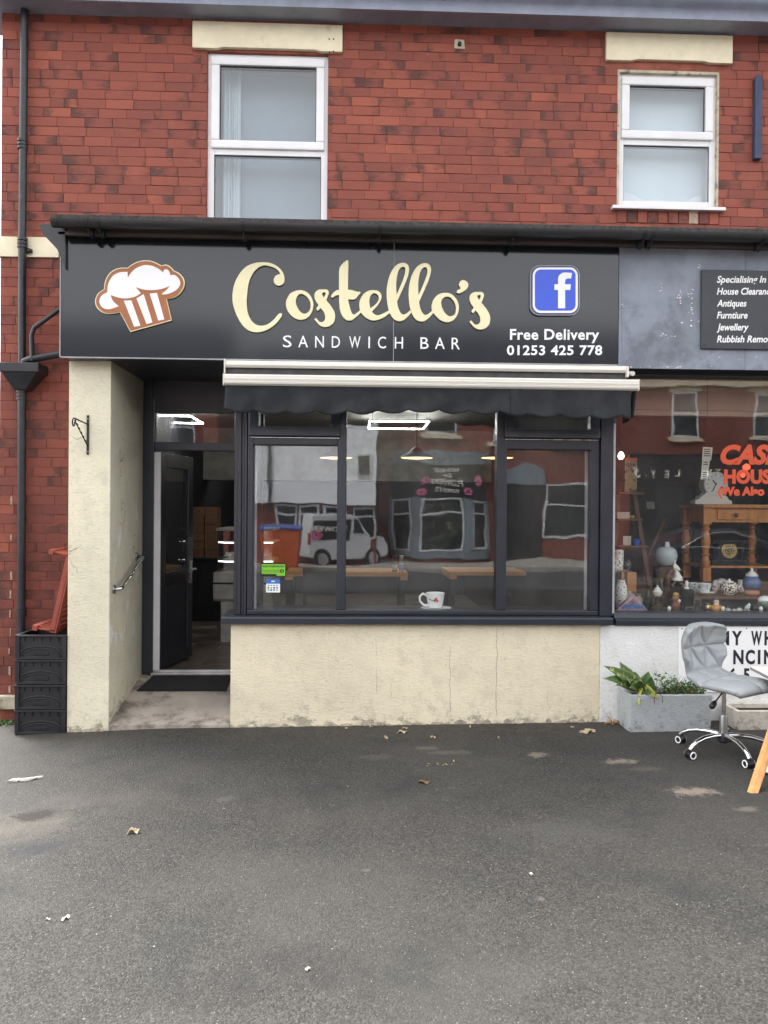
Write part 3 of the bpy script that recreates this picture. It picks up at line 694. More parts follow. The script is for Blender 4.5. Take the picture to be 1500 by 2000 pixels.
# big window
YG = YS+.075; Yf = YS+.02; ZWH = ZF0 - .01
def fr(b, u0, u1, v0, v1, Ya, Yb):
    """frame bar measured in the photograph"""
    x0, x1 = PX(u0, (v0+v1)/2, Ya), PX(u1, (v0+v1)/2, Ya); zz1, zz0 = PZ((u0+u1)/2, v0, Ya), PZ((u0+u1)/2, v1, Ya)
    b.box(x0, x1, Ya, Yb, zz0, zz1); return b
b = MB()
for k, (u0, u1, dy) in enumerate([(457, 464, .012), (464, 471, 0), (471, 477, .014), (477, 482, .003)]): b.box(PX(u0, 1000, Yf), PX(u1, 1000, Yf)-.0015, Yf+dy, YS+.2, ZS1, ZWH)
b.build('corner_post', M['anthracite'], shop, bevel=.003)
b = MB(); b.box(PX(1172, 1000, Yf), PX(1199, 1000, Yf), Yf-.015, YS+.2, ZS1, ZWH); b.build('end_post', M['anthracite'], shop, bevel=.003)
ZT1 = PZ(800, 1192, Yf)
XF0, XF1 = PX(483, 1000, Yf), PX(1171, 1000, Yf)
XM = [(PX(658, 1000, Yf), PX(676, 1000, Yf)), (PX(970, 1000, Yf), PX(990, 1000, Yf))]
ZHD = PZ(800, 793, Yf)
frame = MB()
frame.box(XF0, XF1, Yf+.004, YS+.13, ZS1, ZT1)                                  # foot rail
frame.box(XF0, PX(494, 1000, Yf), Yf+.006, YS+.13, ZT1, ZHD); frame.box(PX(1154, 1000, Yf), XF1, Yf+.006, YS+.13, ZT1, ZHD)
for a, c in XM: frame.box(a, c, Yf+.002, YS+.13, ZT1, ZHD)
frame.box(XF0, XF1, Yf+.001, YS+.13, ZHD, ZHD+.09)
zt0, zt1 = PZ(570, 869, Yf), PZ(570, 852, Yf)
frame.box(PX(494, 1000, Yf), XM[0][0], Yf+.007, YS+.13, zt0, zt1); frame.box(XM[1][1], PX(1154, 1000, Yf), Yf+.007, YS+.13, PZ(1070, 878, Yf), PZ(1070, 858, Yf))
wf = frame.build('window_frame', M['anthracite'], shop, bevel=.007)
b = MB(); b.box(XF0, XF1, Yf+.03, YS+.13, ZHD+.09, ZF0+.02); b.build('head_panel', M['anthracite'], shop)
def pane(x0, x1, z0, z1, nm='pane', par=None):
    g = MB(); g.box(x0-.004, x1+.004, YG, YG+.02, z0-.004, z1+.004); return g.build(nm, M['glass'], par or wf)
pane(PX(494, 1000, Yf), XM[0][0], ZT1, zt0); pane(XM[0][1], XM[1][0], ZT1, ZHD); pane(XM[1][1], PX(1154, 1000, Yf), ZT1, PZ(1070, 878, Yf))
# white spacer bar seen on the left edge of the left light
b = MB(); b.box(PX(494, 1000, Yf)+.002, PX(499, 1000, Yf), YG+.024, YG+.05, ZT1, zt0); b.box(PX(1149, 1000, Yf), PX(1154, 1000, Yf)-.002, YG+.024, YG+.05, ZT1, PZ(1070, 878, Yf)); b.build('inner_bead', M['trim_grey'], wf)
# top hung vents, pushed open at the foot
def vent(u0, u1, vb, tilt):
    x0, x1 = PX(u0, 850, Yf), PX(u1, 850, Yf); z0, z1 = PZ((u0+u1)/2, vb, Yf-.03), ZHD-.004
    T = Matrix.Translation((0, Yf-.0, z1)) @ Matrix.Rotation(-tilt, 4, 'X') @ Matrix.Translation((0, -Yf, -z1))
    v = MB(); s = .075
    for (p0, p1, q0, q1) in ((x0, x1, z0, z0+s), (x0, x1, z1-.04, z1), (x0, x0+s, z0+s, z1-.04), (x1-s, x1, z0+s, z1-.04)): v.box(p0, p1, Yf-.012, Yf+.05, q0, q1, T)
    vo = v.build('top_vent', M['anthracite'], wf, bevel=.006)
    g = MB(); g.box(x0+s-.004, x1-s+.004, Yf+.01, Yf+.03, z0+s-.004, z1-.036, T); g.build('vent_pane', M['glass'], wf)
    k = MB(); k.box(x0+.01, x1-.01, Yf-.012, Yf+.02, z0-.011, z0-.008); k.build('vent_highlight_strip', M['steel'], wf)  # thin steel strip added as the highlight line along the vent foot
vent(487, 665, 852, .10); vent(984, 1170, 856, .10)
# recessed door frame, transom and the open door
XD0, XD1 = PX(279, 1000, YD), PX(470, 1000, YD)
ZD1 = PZ(370, 880, YD); ZTR0, ZTR1 = PZ(370, 864, YD), PZ(370, 806, YD)
XDL = PX(300, 1000, YD)
b = MB(); b.box(XPIL1+.001, XDL-.02, YD, YD+.08, ZT, ZF0); b.box(XDL-.02, XDL, YD-.004, YD+.075, ZT, ZTR1); b.box(XDL, XD1, YD+.003, YD+.07, ZD1, ZTR0); b.box(XDL, XD1, YD-.002, YD+.078, ZTR1, ZF0+.02)
b.box(XD1-.06, XD1+.2, YD+.001, YD+.08, ZT, ZTR1)
df = b.build('door_frame', M['anthracite'], shop, bevel=.005)
g = MB(); g.box(XDL-.003, XD1-.05, YD+.03, YD+.05, ZTR0-.003, ZTR1+.003); g.build('transom_pane', M['glass'], df)
b = MB(); b.box(XDL-.01, XD1, YD-.03, YD+.09, ZT-.011, ZT+.012); b.box(XDL-.01, XD1, YD+.02, YD+.06, ZT+.012, ZT+.03); b.build('threshold', M['alu'], df, bevel=.003)
hx, hy = PX(304, 1000, YD)+.012, YD+.03; fx, fy = PX(371, 1090, 7.66), 7.66
ang = math.atan2(fy-hy, fx-hx); DW = math.hypot(fx-hx, fy-hy)
DM = Matrix.Translation((hx, hy, ZT+.03)) @ Matrix.Rotation(ang, 4, 'Z')       # door runs along local x; local -y faces the street side of the leaf
DH = ZD1-ZT-.045
b = MB(); t0, t1 = -.03, .03; s = .11; gz0, gz1 = DH*.44, DH-.13
for (p0, p1, q0, q1) in ((0, s, 0, DH), (DW-s, DW, 0, DH), (s, DW-s, 0, s), (s, DW-s, DH-.13, DH), (s, DW-s, gz0-.11, gz0)): b.box(p0, p1, t0, t1, q0, q1, DM)
dr = b.build('door', M['anthracite'], shop, bevel=.006)
b = MB(); b.box(s-.002, DW-s+.002, -.014, .014, s-.002, gz0-.108, DM); b.build('door_panel', M['anthracite'], dr)
g = MB(); g.box(s-.004, DW-s+.004, -.012, .012, gz0-.004, gz1+.004, DM); g.build('door_pane', M['glass'], dr)
b = MB(); b.box(-.021, -.004, -.032, .032, .0, DH, DM); b.build('door_edge', M['upvc'], dr, bevel=.004)
b = MB(); b.box(DW*.3, DW*.72, -.04, -.03, gz0-.085, gz0-.03, DM); b.build('letterbox', M['gasket'], dr, bevel=.004)
b = MB(); b.box(DW-.075, DW-.04, -.042, -.03, gz0-.14, gz0+.08, DM); b.tube([DM @ Vector((DW-.057, -.03, gz0)), DM @ Vector((DW-.057, -.085, gz0)), DM @ Vector((DW-.17, -.085, gz0))], .01, 8); b.build('door_handle', M['steel'], dr)
# roof, gutter and boards above the sign
zr = PZ(700, 447, YF-.16)
rw = 4.06
def ztop(x): return PZ(700, 434, YF-.2)
b = MB(); ze0 = PZ(700, 446, YF-.14); ze1 = PZ(700, 430, YF-.14); b.prismx([(YF-.14, ze0), (YF-.14, ze1), (YW-.012, ze1+.13), (YW-.012, ze0+.05)], PX(106, 420, YF-.14), XS2); b.build('felt_roof', M['felt'], shop, bevel=.006)
gr = .052; gy = YF-.12-gr; gz = PZ(700, 443, gy)
b = MB(); prof = [(gy+gr*math.cos(t), gz+gr*math.sin(t)) for t in [math.pi+math.pi*k/12 for k in range(13)]]
prof2 = [(gy+(gr-.006)*math.cos(t), gz+(gr-.006)*math.sin(t)) for t in [2*math.pi-math.pi*k/12 for k in range(13)]]
b.prismx(prof+prof2, PX(104, 440, gy), XS2); gu = b.build('gutter', M['gutter'], shop, smooth=.5)
b = MB(); b.prismx(prof, PX(104, 440, gy)-.004, PX(104, 440, gy)); b.prismx(prof, PX(116, 440, gy), PX(116, 440, gy)+.01); b.build('gutter_end', M['gutter'], gu)
def gbracket(u):
    x = PX(u, 450, gy); b = MB(); n = 12; ring = [math.pi+math.pi*k/n for k in range(n+1)]
    b.prismx([(gy+(gr+.005)*math.cos(t), gz+(gr+.005)*math.sin(t)) for t in ring] + [(gy+(gr+.001)*math.cos(t), gz+(gr+.001)*math.sin(t)) for t in ring[::-1]], x-.014, x+.014)
    b.box(x-.016, x+.016, gy+gr, gy+gr+.045, gz-.09, gz-.005); b.tube([(x, gy-.01, gz-gr-.012), (x+.004, gy+gr+.02, gz-.10)], .007, 6); b.build('gutter_bracket', M['iron'], gu)
for u in (172, 194, 476, 742, 1002, 1256, 1273, 1489): gbracket(u)
zb1, zb0 = PZ(700, 456, YF-.02), PZ(700, 471, YF-.02)
b = MB(); b.box(PX(116, 450, YF), XS2, YF-.018, YF+.03, zb0+.028, zb1+.05); b.box(PX(116, 450, YF), XS2, YF-.03, YF+.02, zb0, zb0+.026); b.build('fascia_board', M['fascia_wood'], shop, bevel=.003)
b = MB(); b.box(XS0+.004, XS2, YF+.022, YW+.01, ZF0+.012, zb0+.05); b.build('fascia_box', M['interior_dark'], shop)
b = MB(); b.box(XS0+.004, XS2, YF+.022, YD+.05, ZF0-.004, ZF0+.01); b.build('fascia_soffit', M['anthracite'], shop)
# raking verge at the left end of the little roof
b = MB(); Yv = YF-.1; pts = [(PX(68, 431, Yv), PZ(68, 431, Yv)), (PX(104, 428, Yv), PZ(104, 428, Yv)), (PX(121, 432, Yv), PZ(121, 432, Yv)), (PX(121, 520, Yv), PZ(121, 520, Yv)), (PX(104, 480, Yv), PZ(104, 480, Yv)), (PX(74, 448, Yv), PZ(74, 448, Yv))]
b.prism(pts, Yv+.07, YW-.005); b.build('verge_board', M['gutter'], shop, bevel=.004)
# ------------------------------------------------------------------ main sign
sign = thing('shop_sign', 'long dark fascia sign with raised cream script lettering, muffin emblem and phone number', 'sign', (0, YF, ZF0))
XSE = PX(769, 600, YF)
zs1 = zb0 - .002
for (a, c) in ((XS0, XSE-.002), (XSE+.002, XS1)):
    b = MB(); b.box(a, c, YF, YF+.02, ZF0, zs1); b.build('sign_panel', M['sign_black'], sign, bevel=.002)
b = MB(); b.box(XSE-.0019, XSE+.0019, YF+.001, YF+.018, ZF0, zs1); b.build('seam', M['trim_grey'], sign)
b = MB(); b.box(XS0-.008, XS0-.0005, YF-.004, YF+.022, ZF0-.004, zs1); b.box(XS0, XS1, YF-.004, YF+.021, ZF0-.009, ZF0-.0005); b.build('edge_trim', M['trim_grey'], sign)
S1 = (440, 490, 5.769); S2 = (640, 490, 8.3333); S3 = (800, 490, 8.3333)
C_ = [(605,392),(560,370),(545,325),(575,275),(620,262,1),(600,225),(550,190),(480,168),(430,165),(370,190),(310,255),(265,360),(245,500),(241,580),(255,700),(295,785),(345,830),(400,843),(470,830),(540,780),(600,712),(622,702),(641,716),(620,760),(560,830),(480,885),(390,915),(300,910),(220,865),(150,770),(100,650),(80,540),(95,400),(140,290),(220,190),(320,140),(430,128),(520,140),(600,185),(650,245),(668,310),(655,365)]
o_ = [(830,443),(900,455),(955,500),(985,560),(993,620),(975,690),(930,750),(870,775),(810,770),(750,735),(700,670),(682,600),(695,540),(740,475)]
oh = [(860,485),(910,510),(950,560),(962,610),(950,670),(900,708),(850,690),(810,630),(795,580),(803,530),(825,495)]
s_ = [(1100,435),(1150,440),(1167,470),(1155,515),(1138,557,1),(1190,620),(1230,690),(1237,750),(1220,810),(1170,850),(1110,858),(1060,835),(1015,785),(1005,772),(1020,758),(1035,770),(1060,798),(1090,803),(1120,780),(1125,740),(1110,690),(1072,643,1),(1055,665),(1040,672),(1028,650),(1052,612,1),(1015,555),(1004,500),(1020,460),(1055,438)]
sh = [(1112,467),(1130,475),(1128,495),(1112,527,1),(1095,500),(1093,478)]
t_ = [(320,150),(333,160),(338,200),(333,400),(330,628,1),(400,640),(490,666),(525,665),(535,680),(500,725),(450,780),(410,793),(335,785,1),(345,860),(375,960),(400,1020),(430,1035),(480,1005),(530,965,1),(548,1000,1),(460,1080),(400,1125),(345,1135),(290,1115),(240,1060),(205,980),(190,880),(186,720,1),(150,722),(110,740),(80,762),(58,740),(80,695),(130,650),(183,632,1),(184,450),(190,290),(250,200)]
e_ = [(740,640),(810,650),(860,690),(877,750),(860,810),(810,890),(720,988,1),(760,1030),(810,1048),(880,1030),(1000,968,1),(1014,1012,1),(920,1080),(830,1120),(750,1135),(680,1120),(600,1070),(540,1000),(515,900),(525,810),(570,720),(650,655)]
eh = [(755,690),(800,705),(830,745),(828,800),(790,860),(695,938,1),(680,850),(683,780),(710,715)]
l_ = [(1240,195),(1290,215),(1320,260),(1325,320),(1300,430),(1240,580),(1130,825,1),(1150,930),(1190,1010),(1230,1038),(1280,1020),(1345,965,1),(1360,1006,1),(1300,1075),(1230,1130),(1165,1145),(1090,1120),(1030,1050),(985,930),(962,780),(962,620),(985,480),(1030,350),(1100,250),(1170,205)]
lh = [(1225,260),(1260,285),(1262,350),(1240,430),(1190,560),(1122,718,1),(1115,600),(1120,480),(1145,350),(1180,285)]
p_ = [(585,683),(660,695),(730,745),(785,830),(802,920),(785,1020),(740,1100),(670,1150),(590,1160),(500,1125),(420,1050),(370,980),(358,900),(380,810),(430,740),(500,697)]
ph = [(620,745),(680,770),(735,850),(755,930),(735,1030),(670,1065),(610,1045),(550,970),(517,880),(520,810),(560,760)]
ap = [(880,477),(930,500),(955,550),(940,605),(880,660),(800,692),(765,670),(780,640),(815,625),(830,605),(803,560),(815,510),(845,482)]
sh2 = lambda L, S, du, dv: [((p[0]+du*S[2]), (p[1]+dv*S[2])) + tuple(p[2:]) for p in L]
for k, (outer, hole, S) in enumerate([(C_, None, S1), (o_, oh, S1), (s_, sh, S1), (t_, None, S2), (e_, eh, S2), (l_, lh, S2), (sh2(l_, S2, 43, .6), sh2(lh, S2, 43, .6), S2), (p_, ph, S3), (ap, None, S3), (sh2(s_, S1, 303, 4.8), sh2(sh, S1, 303, 4.8), S1)]):
    loops = [px_loop(outer, YF-.02, *S)] + ([px_loop(hole, YF-.02, *S)] if hole else [])
    dz = (.018 + .0006*(k % 3))
    plate('letter', loops, YF-.004, dz, M['letter_cream'], sign, bev=.0015)
for ch, u in zip('SANDWICHBAR', (561, 592, 624, 656, 693, 721, 746, 779, 829, 859, 890)):
    wdt = {'W': 22, 'I': 3, 'N': 17, 'A': 19, 'S': 17}.get(ch, 16); dv = (u-561)*.0125
    text(ch, u-wdt/2, u+wdt/2, 678+dv, 655.5+dv, YF-.001, M['white_vinyl'], sign, 'letter', depth=.0016)
text('Free Delivery', 996, 1170, 663, 642, YF-.001, M['white_vinyl'], sign, 'lettering', bold=.022, space=1.06)
text('01253 425 778', 990, 1176, 693, 674, YF-.001, M['white_vinyl'], sign, 'lettering', bold=.022, space=1.06)
# muffin emblem
SM = (180, 500, 7.895)
outer = [(430,865,1),(330,885),(220,885),(120,840),(60,760),(50,680),(85,590),(140,540),(185,515,1),(200,400),(260,280),(350,210),(450,185),(548,185,1),(620,130),(720,85),(830,70),(930,85),(1020,125),(1065,150,1),(1130,137),(1200,165),(1260,228,1),(1340,270),(1400,340),(1420,420),(1390,520),(1310,610),(1230,650),(1145,660,1),(1222,990,1),(590,1165,1)]
wh = [(545,245,1),(553,335,1),(600,260),(680,190),(780,148),(840,140),(930,155),(1020,195),(1095,255,1),(1110,215),(1140,205),(1180,225),(1210,300,1),(1260,292),(1320,330),(1358,400),(1350,460),(1290,530),(1200,575),(1110,595),(1072,585,1),(1130,540),(1205,462,1),(1100,500),(1000,522),(900,527),(780,515),(670,480,1),(710,525),(750,575,1),(680,620),(600,645),(500,655),(400,640),(285,602,1),(320,690),(410,775,1),(330,805),(240,822),(160,795),(118,730),(115,680),(150,610),(235,560,1),(240,470),(270,380),(330,300),(420,255)]
cx, cy = 740, 620
grow = [(cx+(p[0]-cx)*1.008, cy+(p[1]-cy)*1.01)+tuple(p[2:]) for p in outer]
shr = [(cx+(p[0]-cx)*.985, cy+(p[1]-cy)*.982)+tuple(p[2:]) for p in outer]
em = plate('muffin_emblem', [px_loop(grow, YF-.02, *SM)], YF-.003, .016, M['letter_cream'], sign)
plate('brown_print', [px_loop(shr, YF-.02, *SM)], YF-.0195, .0012, M['brown_vinyl'], em)
plate('white_print', [px_loop(wh, YF-.02, *SM)], YF-.0212, .0012, M['white_vinyl'], em)
for st in ([(490,690),(605,685),(745,1075),(650,1095)], [(685,655),(795,590),(930,1025),(840,1050)], [(888,580),(1000,570),(1115,980),(1020,995)]):
    plate('white_stripe', [px_loop(st, YF-.02, *SM, straight=True)], YF-.0212, .0012, M['white_vinyl'], em)
# square badge with the letter f
SB = (1020, 510, 12.0)
def rrect(x0, x1, y0, y1, r, n=6):
    o = []
    for cx_, cy_, a in ((x1-r, y0+r, -90), (x1-r, y1-r, 0), (x0+r, y1-r, 90), (x0+r, y0+r, 180)):
        for k in range(n+1): t = rad(a+90*k/n); o.append((cx_+r*math.cos(t), cy_+r*math.sin(t)))
    return o
bd = plate('square_badge', [px_loop(rrect(182,1342,103,1274,225), YF-.02, *SB, straight=True)], YF-.003, .022, M['trim_grey'], sign)
plate('navy_edge', [px_loop(rrect(200,1325,120,1256,212), YF-.02, *SB, straight=True)], YF-.0255, .0012, M['navy'], bd)
plate('white_ring', [px_loop(rrect(240,1295,155,1222,185), YF-.02, *SB, straight=True)], YF-.0272, .0012, M['white_vinyl'], bd)
plate('blue_print', [px_loop(rrect(290,1242,206,1166,140), YF-.02, *SB, straight=True)], YF-.0289, .0012, M['blue_vinyl'], bd)
ff = [(830,1115),(830,685),(745,685),(745,553),(830,553),(830,420),(842,365),(870,325),(915,293),(960,280),(1010,276),(1155,288),(1135,420),(1080,413),(1035,420),(1005,445),(995,480),(995,553),(1130,553),(1115,685),(995,685),(995,1115)]
plate('letter', [px_loop(ff, YF-.02, *SB, straight=True)], YF-.0306, .0014, M['white_vinyl'], bd)
# ------------------------------------------------------------------ neighbour's fascia and plaque
fas = thing('worn_fascia_panel', 'blank blue grey painted fascia board with flaking paint over the antiques window', 'fascia board', (XS1+1, YF, ZF0))
xj = PX(1456, 600, YF+.002)
zfb = PZ(1350, 721, YF)
for a, c in ((XS1+.022, xj-.001), (xj+.001, XS2)):
    b = MB(); b.box(a, c, YF+.002, YF+.02, zfb, zs1); b.build('board', M['board_blue'], fas, bevel=.002)
b = MB(); b.box(XS1+.002, XS1+.02, YF-.008, YF+.02, zfb, zs1); b.build('edge_strip', M['board_blue'], fas, bevel=.002)
rr = random.Random(21); b = MB()
for (u, v, su, sv, n) in ((1292, 566, 4, 6, 5), (1327, 580, 3, 9, 12), (1350, 590, 5, 12, 14), (1310, 655, 12, 3, 9), (1217, 605, 1, 5, 3), (1370, 520, 6, 4, 4), (1350, 630, 12, 8, 6), (1320, 717, 50, 1, 12), (1440, 700, 30, 2, 3)):
    for _ in range(n):
        p = P(u+rr.gauss(0, su), v+rr.gauss(0, sv), YF); k = rr.randint(5, 8); ph0 = rr.random()*6; sz = rr.uniform(.003, .011)
        if not (zfb+.005 < p.z < zs1-.005): continue
        b.prism([(p.x+sz*rr.uniform(.4, 1.2)*math.cos(ph0+6.283*i/k), p.z+sz*rr.uniform(.3, .8)*math.sin(ph0+6.283*i/k)) for i in range(k)], YF+.0006, YF+.0024)
b.build('paint_flakes', M['flake'], fas)['kind'] = 'stuff'
plq = thing('charcoal_plaque', 'charcoal plaque listing house clearance services in white script letters', 'sign', (PX(1440, 600, YF), YF, PZ(1440, 680, YF)))
x0, x1, z0, z1 = PX(1370, 600, YF-.02), PX(1660, 600, YF-.02), PZ(1370, 681, YF-.02), PZ(1370, 526, YF-.02)
b = MB(); b.box(x0, x1, YF-.02, YF+.001, z0, z1); b.build('plaque_board', M['plaque'], plq, bevel=.006)
for i, (s, u1) in enumerate([('Specialising In', 1496), ('House Clearance', 1511), ('Antiques', 1458), ('Furntiure', 1460), ('Jewellery', 1462), ('Rubbish Removal', 1519)]):
    vb = 552 + 23.3*i; text(s, 1400, u1, vb, vb-13.5, YF-.0205, M['white_vinyl'], plq, 'lettering', bold=.02, shear=.22)
for u, v in ((1380, 531), (1376, 674), (1492, 676)):
    b = MB(); b.disc(P(u, v, YF-.021), (0, 1, 0), .006, .004, 8); b.build('screw', M['gasket'], plq)
# ------------------------------------------------------------------ awning
aw = thing('awning', 'retracted awning with two white metal bars and a drooping dark scalloped valance', 'awning', (PX(840, 740, YF), YF-.1, ZF0-.2))
Ya = YF-.045; ca0, ca1 = PX(439, 715, Ya), PX(1224, 720, Ya)
z1, z0 = PZ(830, 708, Ya), PZ(830, 723, Ya)
b = MB(); b.prismx([(Ya, z0), (Ya-.012, z0+.02), (Ya-.004, z1-.006), (Ya+.03, z1), (YS+.0, z1), (YS+.0, z0+.02)], ca0, ca1); b.build('cassette', M['awning_white'], aw, bevel=.003)
b = MB(); b.box(ca0-.004, ca0+.006, Ya-.02, YS, PZ(830, 736, Ya), z1+.004); b.box(ca1-.006, ca1+.012, Ya-.02, YS, PZ(830, 732, Ya), z1-.01); b.build('end_cap', M['awning_white'], aw, bevel=.004)
b = MB(); p = P(1231, 728, Ya); b.tube([p+Vector((-.03, .01, .0)), p+Vector((.03, .01, -.01))], .016, 8); b.disc(p+Vector((.015, .0, -.005)), (0, 1, .2), .018, .03, 10); b.build('crank_eye', M['awning_white'], aw)
b = MB(); b.box(ca0+.012, ca1-.012, Ya+.02, YS-.002, PZ(830, 742, Ya), z0+.019); b.build('shadow_gap_fill', M['awning_dark'], aw)  # dark grey box put in as the shaded gap between the two bars
Yb = YF-.17; ba0, ba1 = PX(437, 745, Yb), PX(1247, 750, Yb); z1, z0 = PZ(840, 735.5, Yb), PZ(840, 757, Yb); hb = z1-z0
b = MB(); b.prismx([(Yb+.012, z0), (Yb-.004, z0+.012), (Yb-.008, z0+hb*.3), (Yb-.004, z0+hb*.33), (Yb-.01, z0+hb*.6), (Yb-.006, z0+hb*.63), (Yb-.006, z1-.012), (Yb+.006, z1), (Yb+.05, z1), (Yb+.05, z0)], ba0, ba1); b.build('front_bar', M['awning_white'], aw)
b = MB(); b.box(ba0-.006, ba0, Yb-.009, Yb+.052, z0-.003, z1+.003); b.box(ba1, ba1+.006, Yb-.009, Yb+.052, z0-.003, z1+.003); b.build('end_cap', M['awning_white'], aw, bevel=.004)
zv1 = z0; zv0 = PZ(840, 812, Yb); vl = zv1-zv0; VW = ba1-ba0
def valance(s0, s1, yo, dz, flip=1):
    def fn(i, j):
        s = s0+(s1-s0)*i; x = ba0+.008+s*(VW-.016); ph = (x-ba0)/.228*math.pi
        scal = .028*abs(math.sin(ph*1.0))**.8 - .03
        zz = zv1 + .004 - (vl + scal + dz*i)*j - .012*math.sin(s*9)*j
        y = Yb+.018 + yo + j*(.012*math.sin(x*9.0+1.2)+.016*math.sin(x*21+.4*j)+.008*math.sin(x*47)) - .02*j*j + .01*math.sin(j*5+x*13)*j
        return (x, y, zz), (0, -1, 0)
    return MB().sheet(fn, int(160*(s1-s0))+4, 10, .003)
valance(0, .703, 0, 0).build('valance', M['canvas'], aw, smooth=True)
valance(.688, .985, -.006, .012).build('valance', M['canvas'], aw, smooth=True)
b = MB()
b.sheet(lambda i, j: ((ba1-.006-.02*j-.012*math.sin(i*7), Yb+.02+.22*i, zv1+.0-(vl*.96)*j-.02*i*j), (1, 0, 0)), 10, 8, .003); b.build('valance_return', M['canvas'], aw, smooth=True)
# ------------------------------------------------------------------ antiques shop front
ant = thing('antiques_shop_front', 'white rendered antiques shop front with a dark framed display window', 'shop front', (PX(1400, 1300, YS), YS, 0))
XA0 = PX(1200, 1000, Yf); XA1 = 5.4
b = MB(); b.box(XRR+.001, XA1, YS-.004, YS+.22, -.3, PZ(1350, 1222, YS)); b.build('stall_riser', M['white_render'], ant, bevel=.005)
ZA0, ZA1 = PZ(1350, 1197, Yf+.03), PZ(1350, 733, Yf+.03)
b = MB(); zc0 = PZ(1350, 1222, YS-.03); b.prismx([(YS-.035, zc0+.003), (YS-.035, zc0+.04), (YS-.02, zc0+.05), (YS+.004, zc0+.055), (YS+.02, ZA0), (YS+.2, ZA0), (YS+.2, zc0+.003)], XA0+.001, XA1); b.build('window_cill', M['anthracite'], ant, bevel=.003)
b = MB(); b.box(XA0+.001, PX(1204, 1000, Yf), Yf+.03, YS+.16, ZA0, ZA1); b.box(XA0+.001, XA1, Yf+.03, YS+.16, ZA1, zfb+.03); b.box(XA1-.06, XA1, Yf+.03, YS+.16, ZA0, ZA1)
af = b.build('window_frame', M['anthracite'], ant, bevel=.003)
g = MB(); g.box(PX(1204, 1000, Yf)-.003, XA1-.05, YS+.09, YS+.1, ZA0-.003, ZA1+.003); g.build('pane', M['glass'], af)
b = MB(); b.box(PX(1196, 1000, Yf), PX(1200, 1000, Yf), Yf-.018, Yf-.0155, ZS1+.02, ZA1-.4); b.build('worn_edge', M['trim_grey'], ant)
# white sign on the riser
rs = thing('riser_sign', 'white board with bold black capitals fixed to the wall behind the office chair', 'sign', (PX(1420, 1280, YS), YS-.01, .3))
YR = YS-.016; b = MB(); b.box(PX(1326, 1280, YR), PX(1720, 1280, YR), YR, YS-.0045, PZ(1326, 1352, YR), PZ(1326, 1224, YR)); b.build('sign_board', M['white_vinyl'], rs, bevel=.002)
M['black_vinyl'] = mat('black_vinyl', srgb(34, 36, 42), .5)
for ch, u0, u1, vb, vt in [('M', 1406, 1424, 1259, 1231), ('Y', 1429, 1449, 1259, 1231), ('W', 1467, 1488, 1259, 1231), ('H', 1493, 1510, 1259, 1231), ('N', 1432, 1452, 1296, 1268), ('C', 1456, 1474, 1296, 1268), ('I', 1480, 1485, 1296, 1268), ('N', 1492, 1511, 1296, 1268), ('6', 1424, 1437, 1329, 1304), ('5', 1452, 1464, 1329, 1304)]:
    text(ch, u0, u1, vb, vt, YR-.0005, M['black_vinyl'], rs, 'letter', bold=.035)
for u, v in ((1332, 1228), (1458, 1227)):
    b = MB(); b.disc(P(u, v, YR-.001), (0, 1, 0), .005, .004, 8); b.build('screw', M['gasket'], rs)
# glass lettering
wl = thing('window_lettering', 'orange red lettering stuck on the antiques window glass', 'window sign', (PX(1460, 930, YS+.09), YS+.09, PZ(1460, 960, YS+.09)))
M['red_vinyl'] = mat('orange_red_vinyl', srgb(198, 76, 40), .5, var=.05)
YL = YS+.0885
text('CASH', 1407, 1538, 905, 866, YL, M['red_vinyl'], wl, 'lettering', bold=.05, shear=.28)
text('HOUSE', 1414, 1522, 943, 915, YL, M['red_vinyl'], wl, 'lettering', bold=.055, space=1.02)
text('(We Also', 1402, 1493, 967, 949, YL, M['red_vinyl'], wl, 'lettering', bold=.06)
# ------------------------------------------------------------------ small fixtures outside
t = thing('hanging_bracket', 'black wrought iron hanging basket bracket with scroll end on the cream pillar', 'bracket', P(172, 850, YS))
x = PX(172, 850, YS); za, zb = PZ(172, 888, YS), PZ(172, 811, YS)
b = MB(); b.box(x-.009, x+.009, YS-.01, YS-.0005, za, zb); b.build('wall_strap', M['iron'], t, bevel=.002)
tip = P(142, 811, 5.72); b = MB(); z_ = PZ(172, 829, YS); b.tube([(x, YS-.008, z_), (x-.004, 5.74, z_+.015)], .006, 8)
sc_ = [(x-.004, 5.74-.034*math.sin(a*1.0)*(1-a/9), z_-.02+.035*math.cos(a)*(1-a/9)) for a in [k*.35 for k in range(16)]]; b.tube(sc_, .0055, 8); b.build('arm', M['iron'], t, smooth=True)
b = MB(); n = 26; p0, p1 = Vector((x, YS-.008, PZ(172, 871, YS))), Vector((x-.004, 5.76, z_+.0))
b.tube([p0.lerp(p1, k/n) + Vector((.0015*math.sin(k*1.5), 0, .0015*math.cos(k*1.5))) for k in range(n+1)], [.006+.002*math.sin(k*1.5) for k in range(n+1)], 6); b.build('twisted_stay', M['iron'], t, smooth=True)
for v in (818, 882):
    b = MB(); b.disc(P(172, v, YS-.012), (0, 1, 0), .005, .005, 8); b.build('screw', M['steel'], t)
t = thing('grab_rail', 'short brushed steel grab rail sloping up the doorway reveal', 'handrail', (XPIL1, 6.4, 1.1))
A = Vector((XPIL1, 6.12, 1.05)); B = Vector((XPIL1, 6.74, 1.27)); o_f = .062
b = MB(); dd = (B-A).normalized(); pth = [A, A+Vector((o_f*.7, 0, 0)), A+Vector((o_f*.95, 0, 0))+dd*.02, A+Vector((o_f, 0, 0))+dd*.06, B+Vector((o_f, 0, 0))-dd*.06, B+Vector((o_f*.95, 0, 0))-dd*.02, B+Vector((o_f*.7, 0, 0)), B]
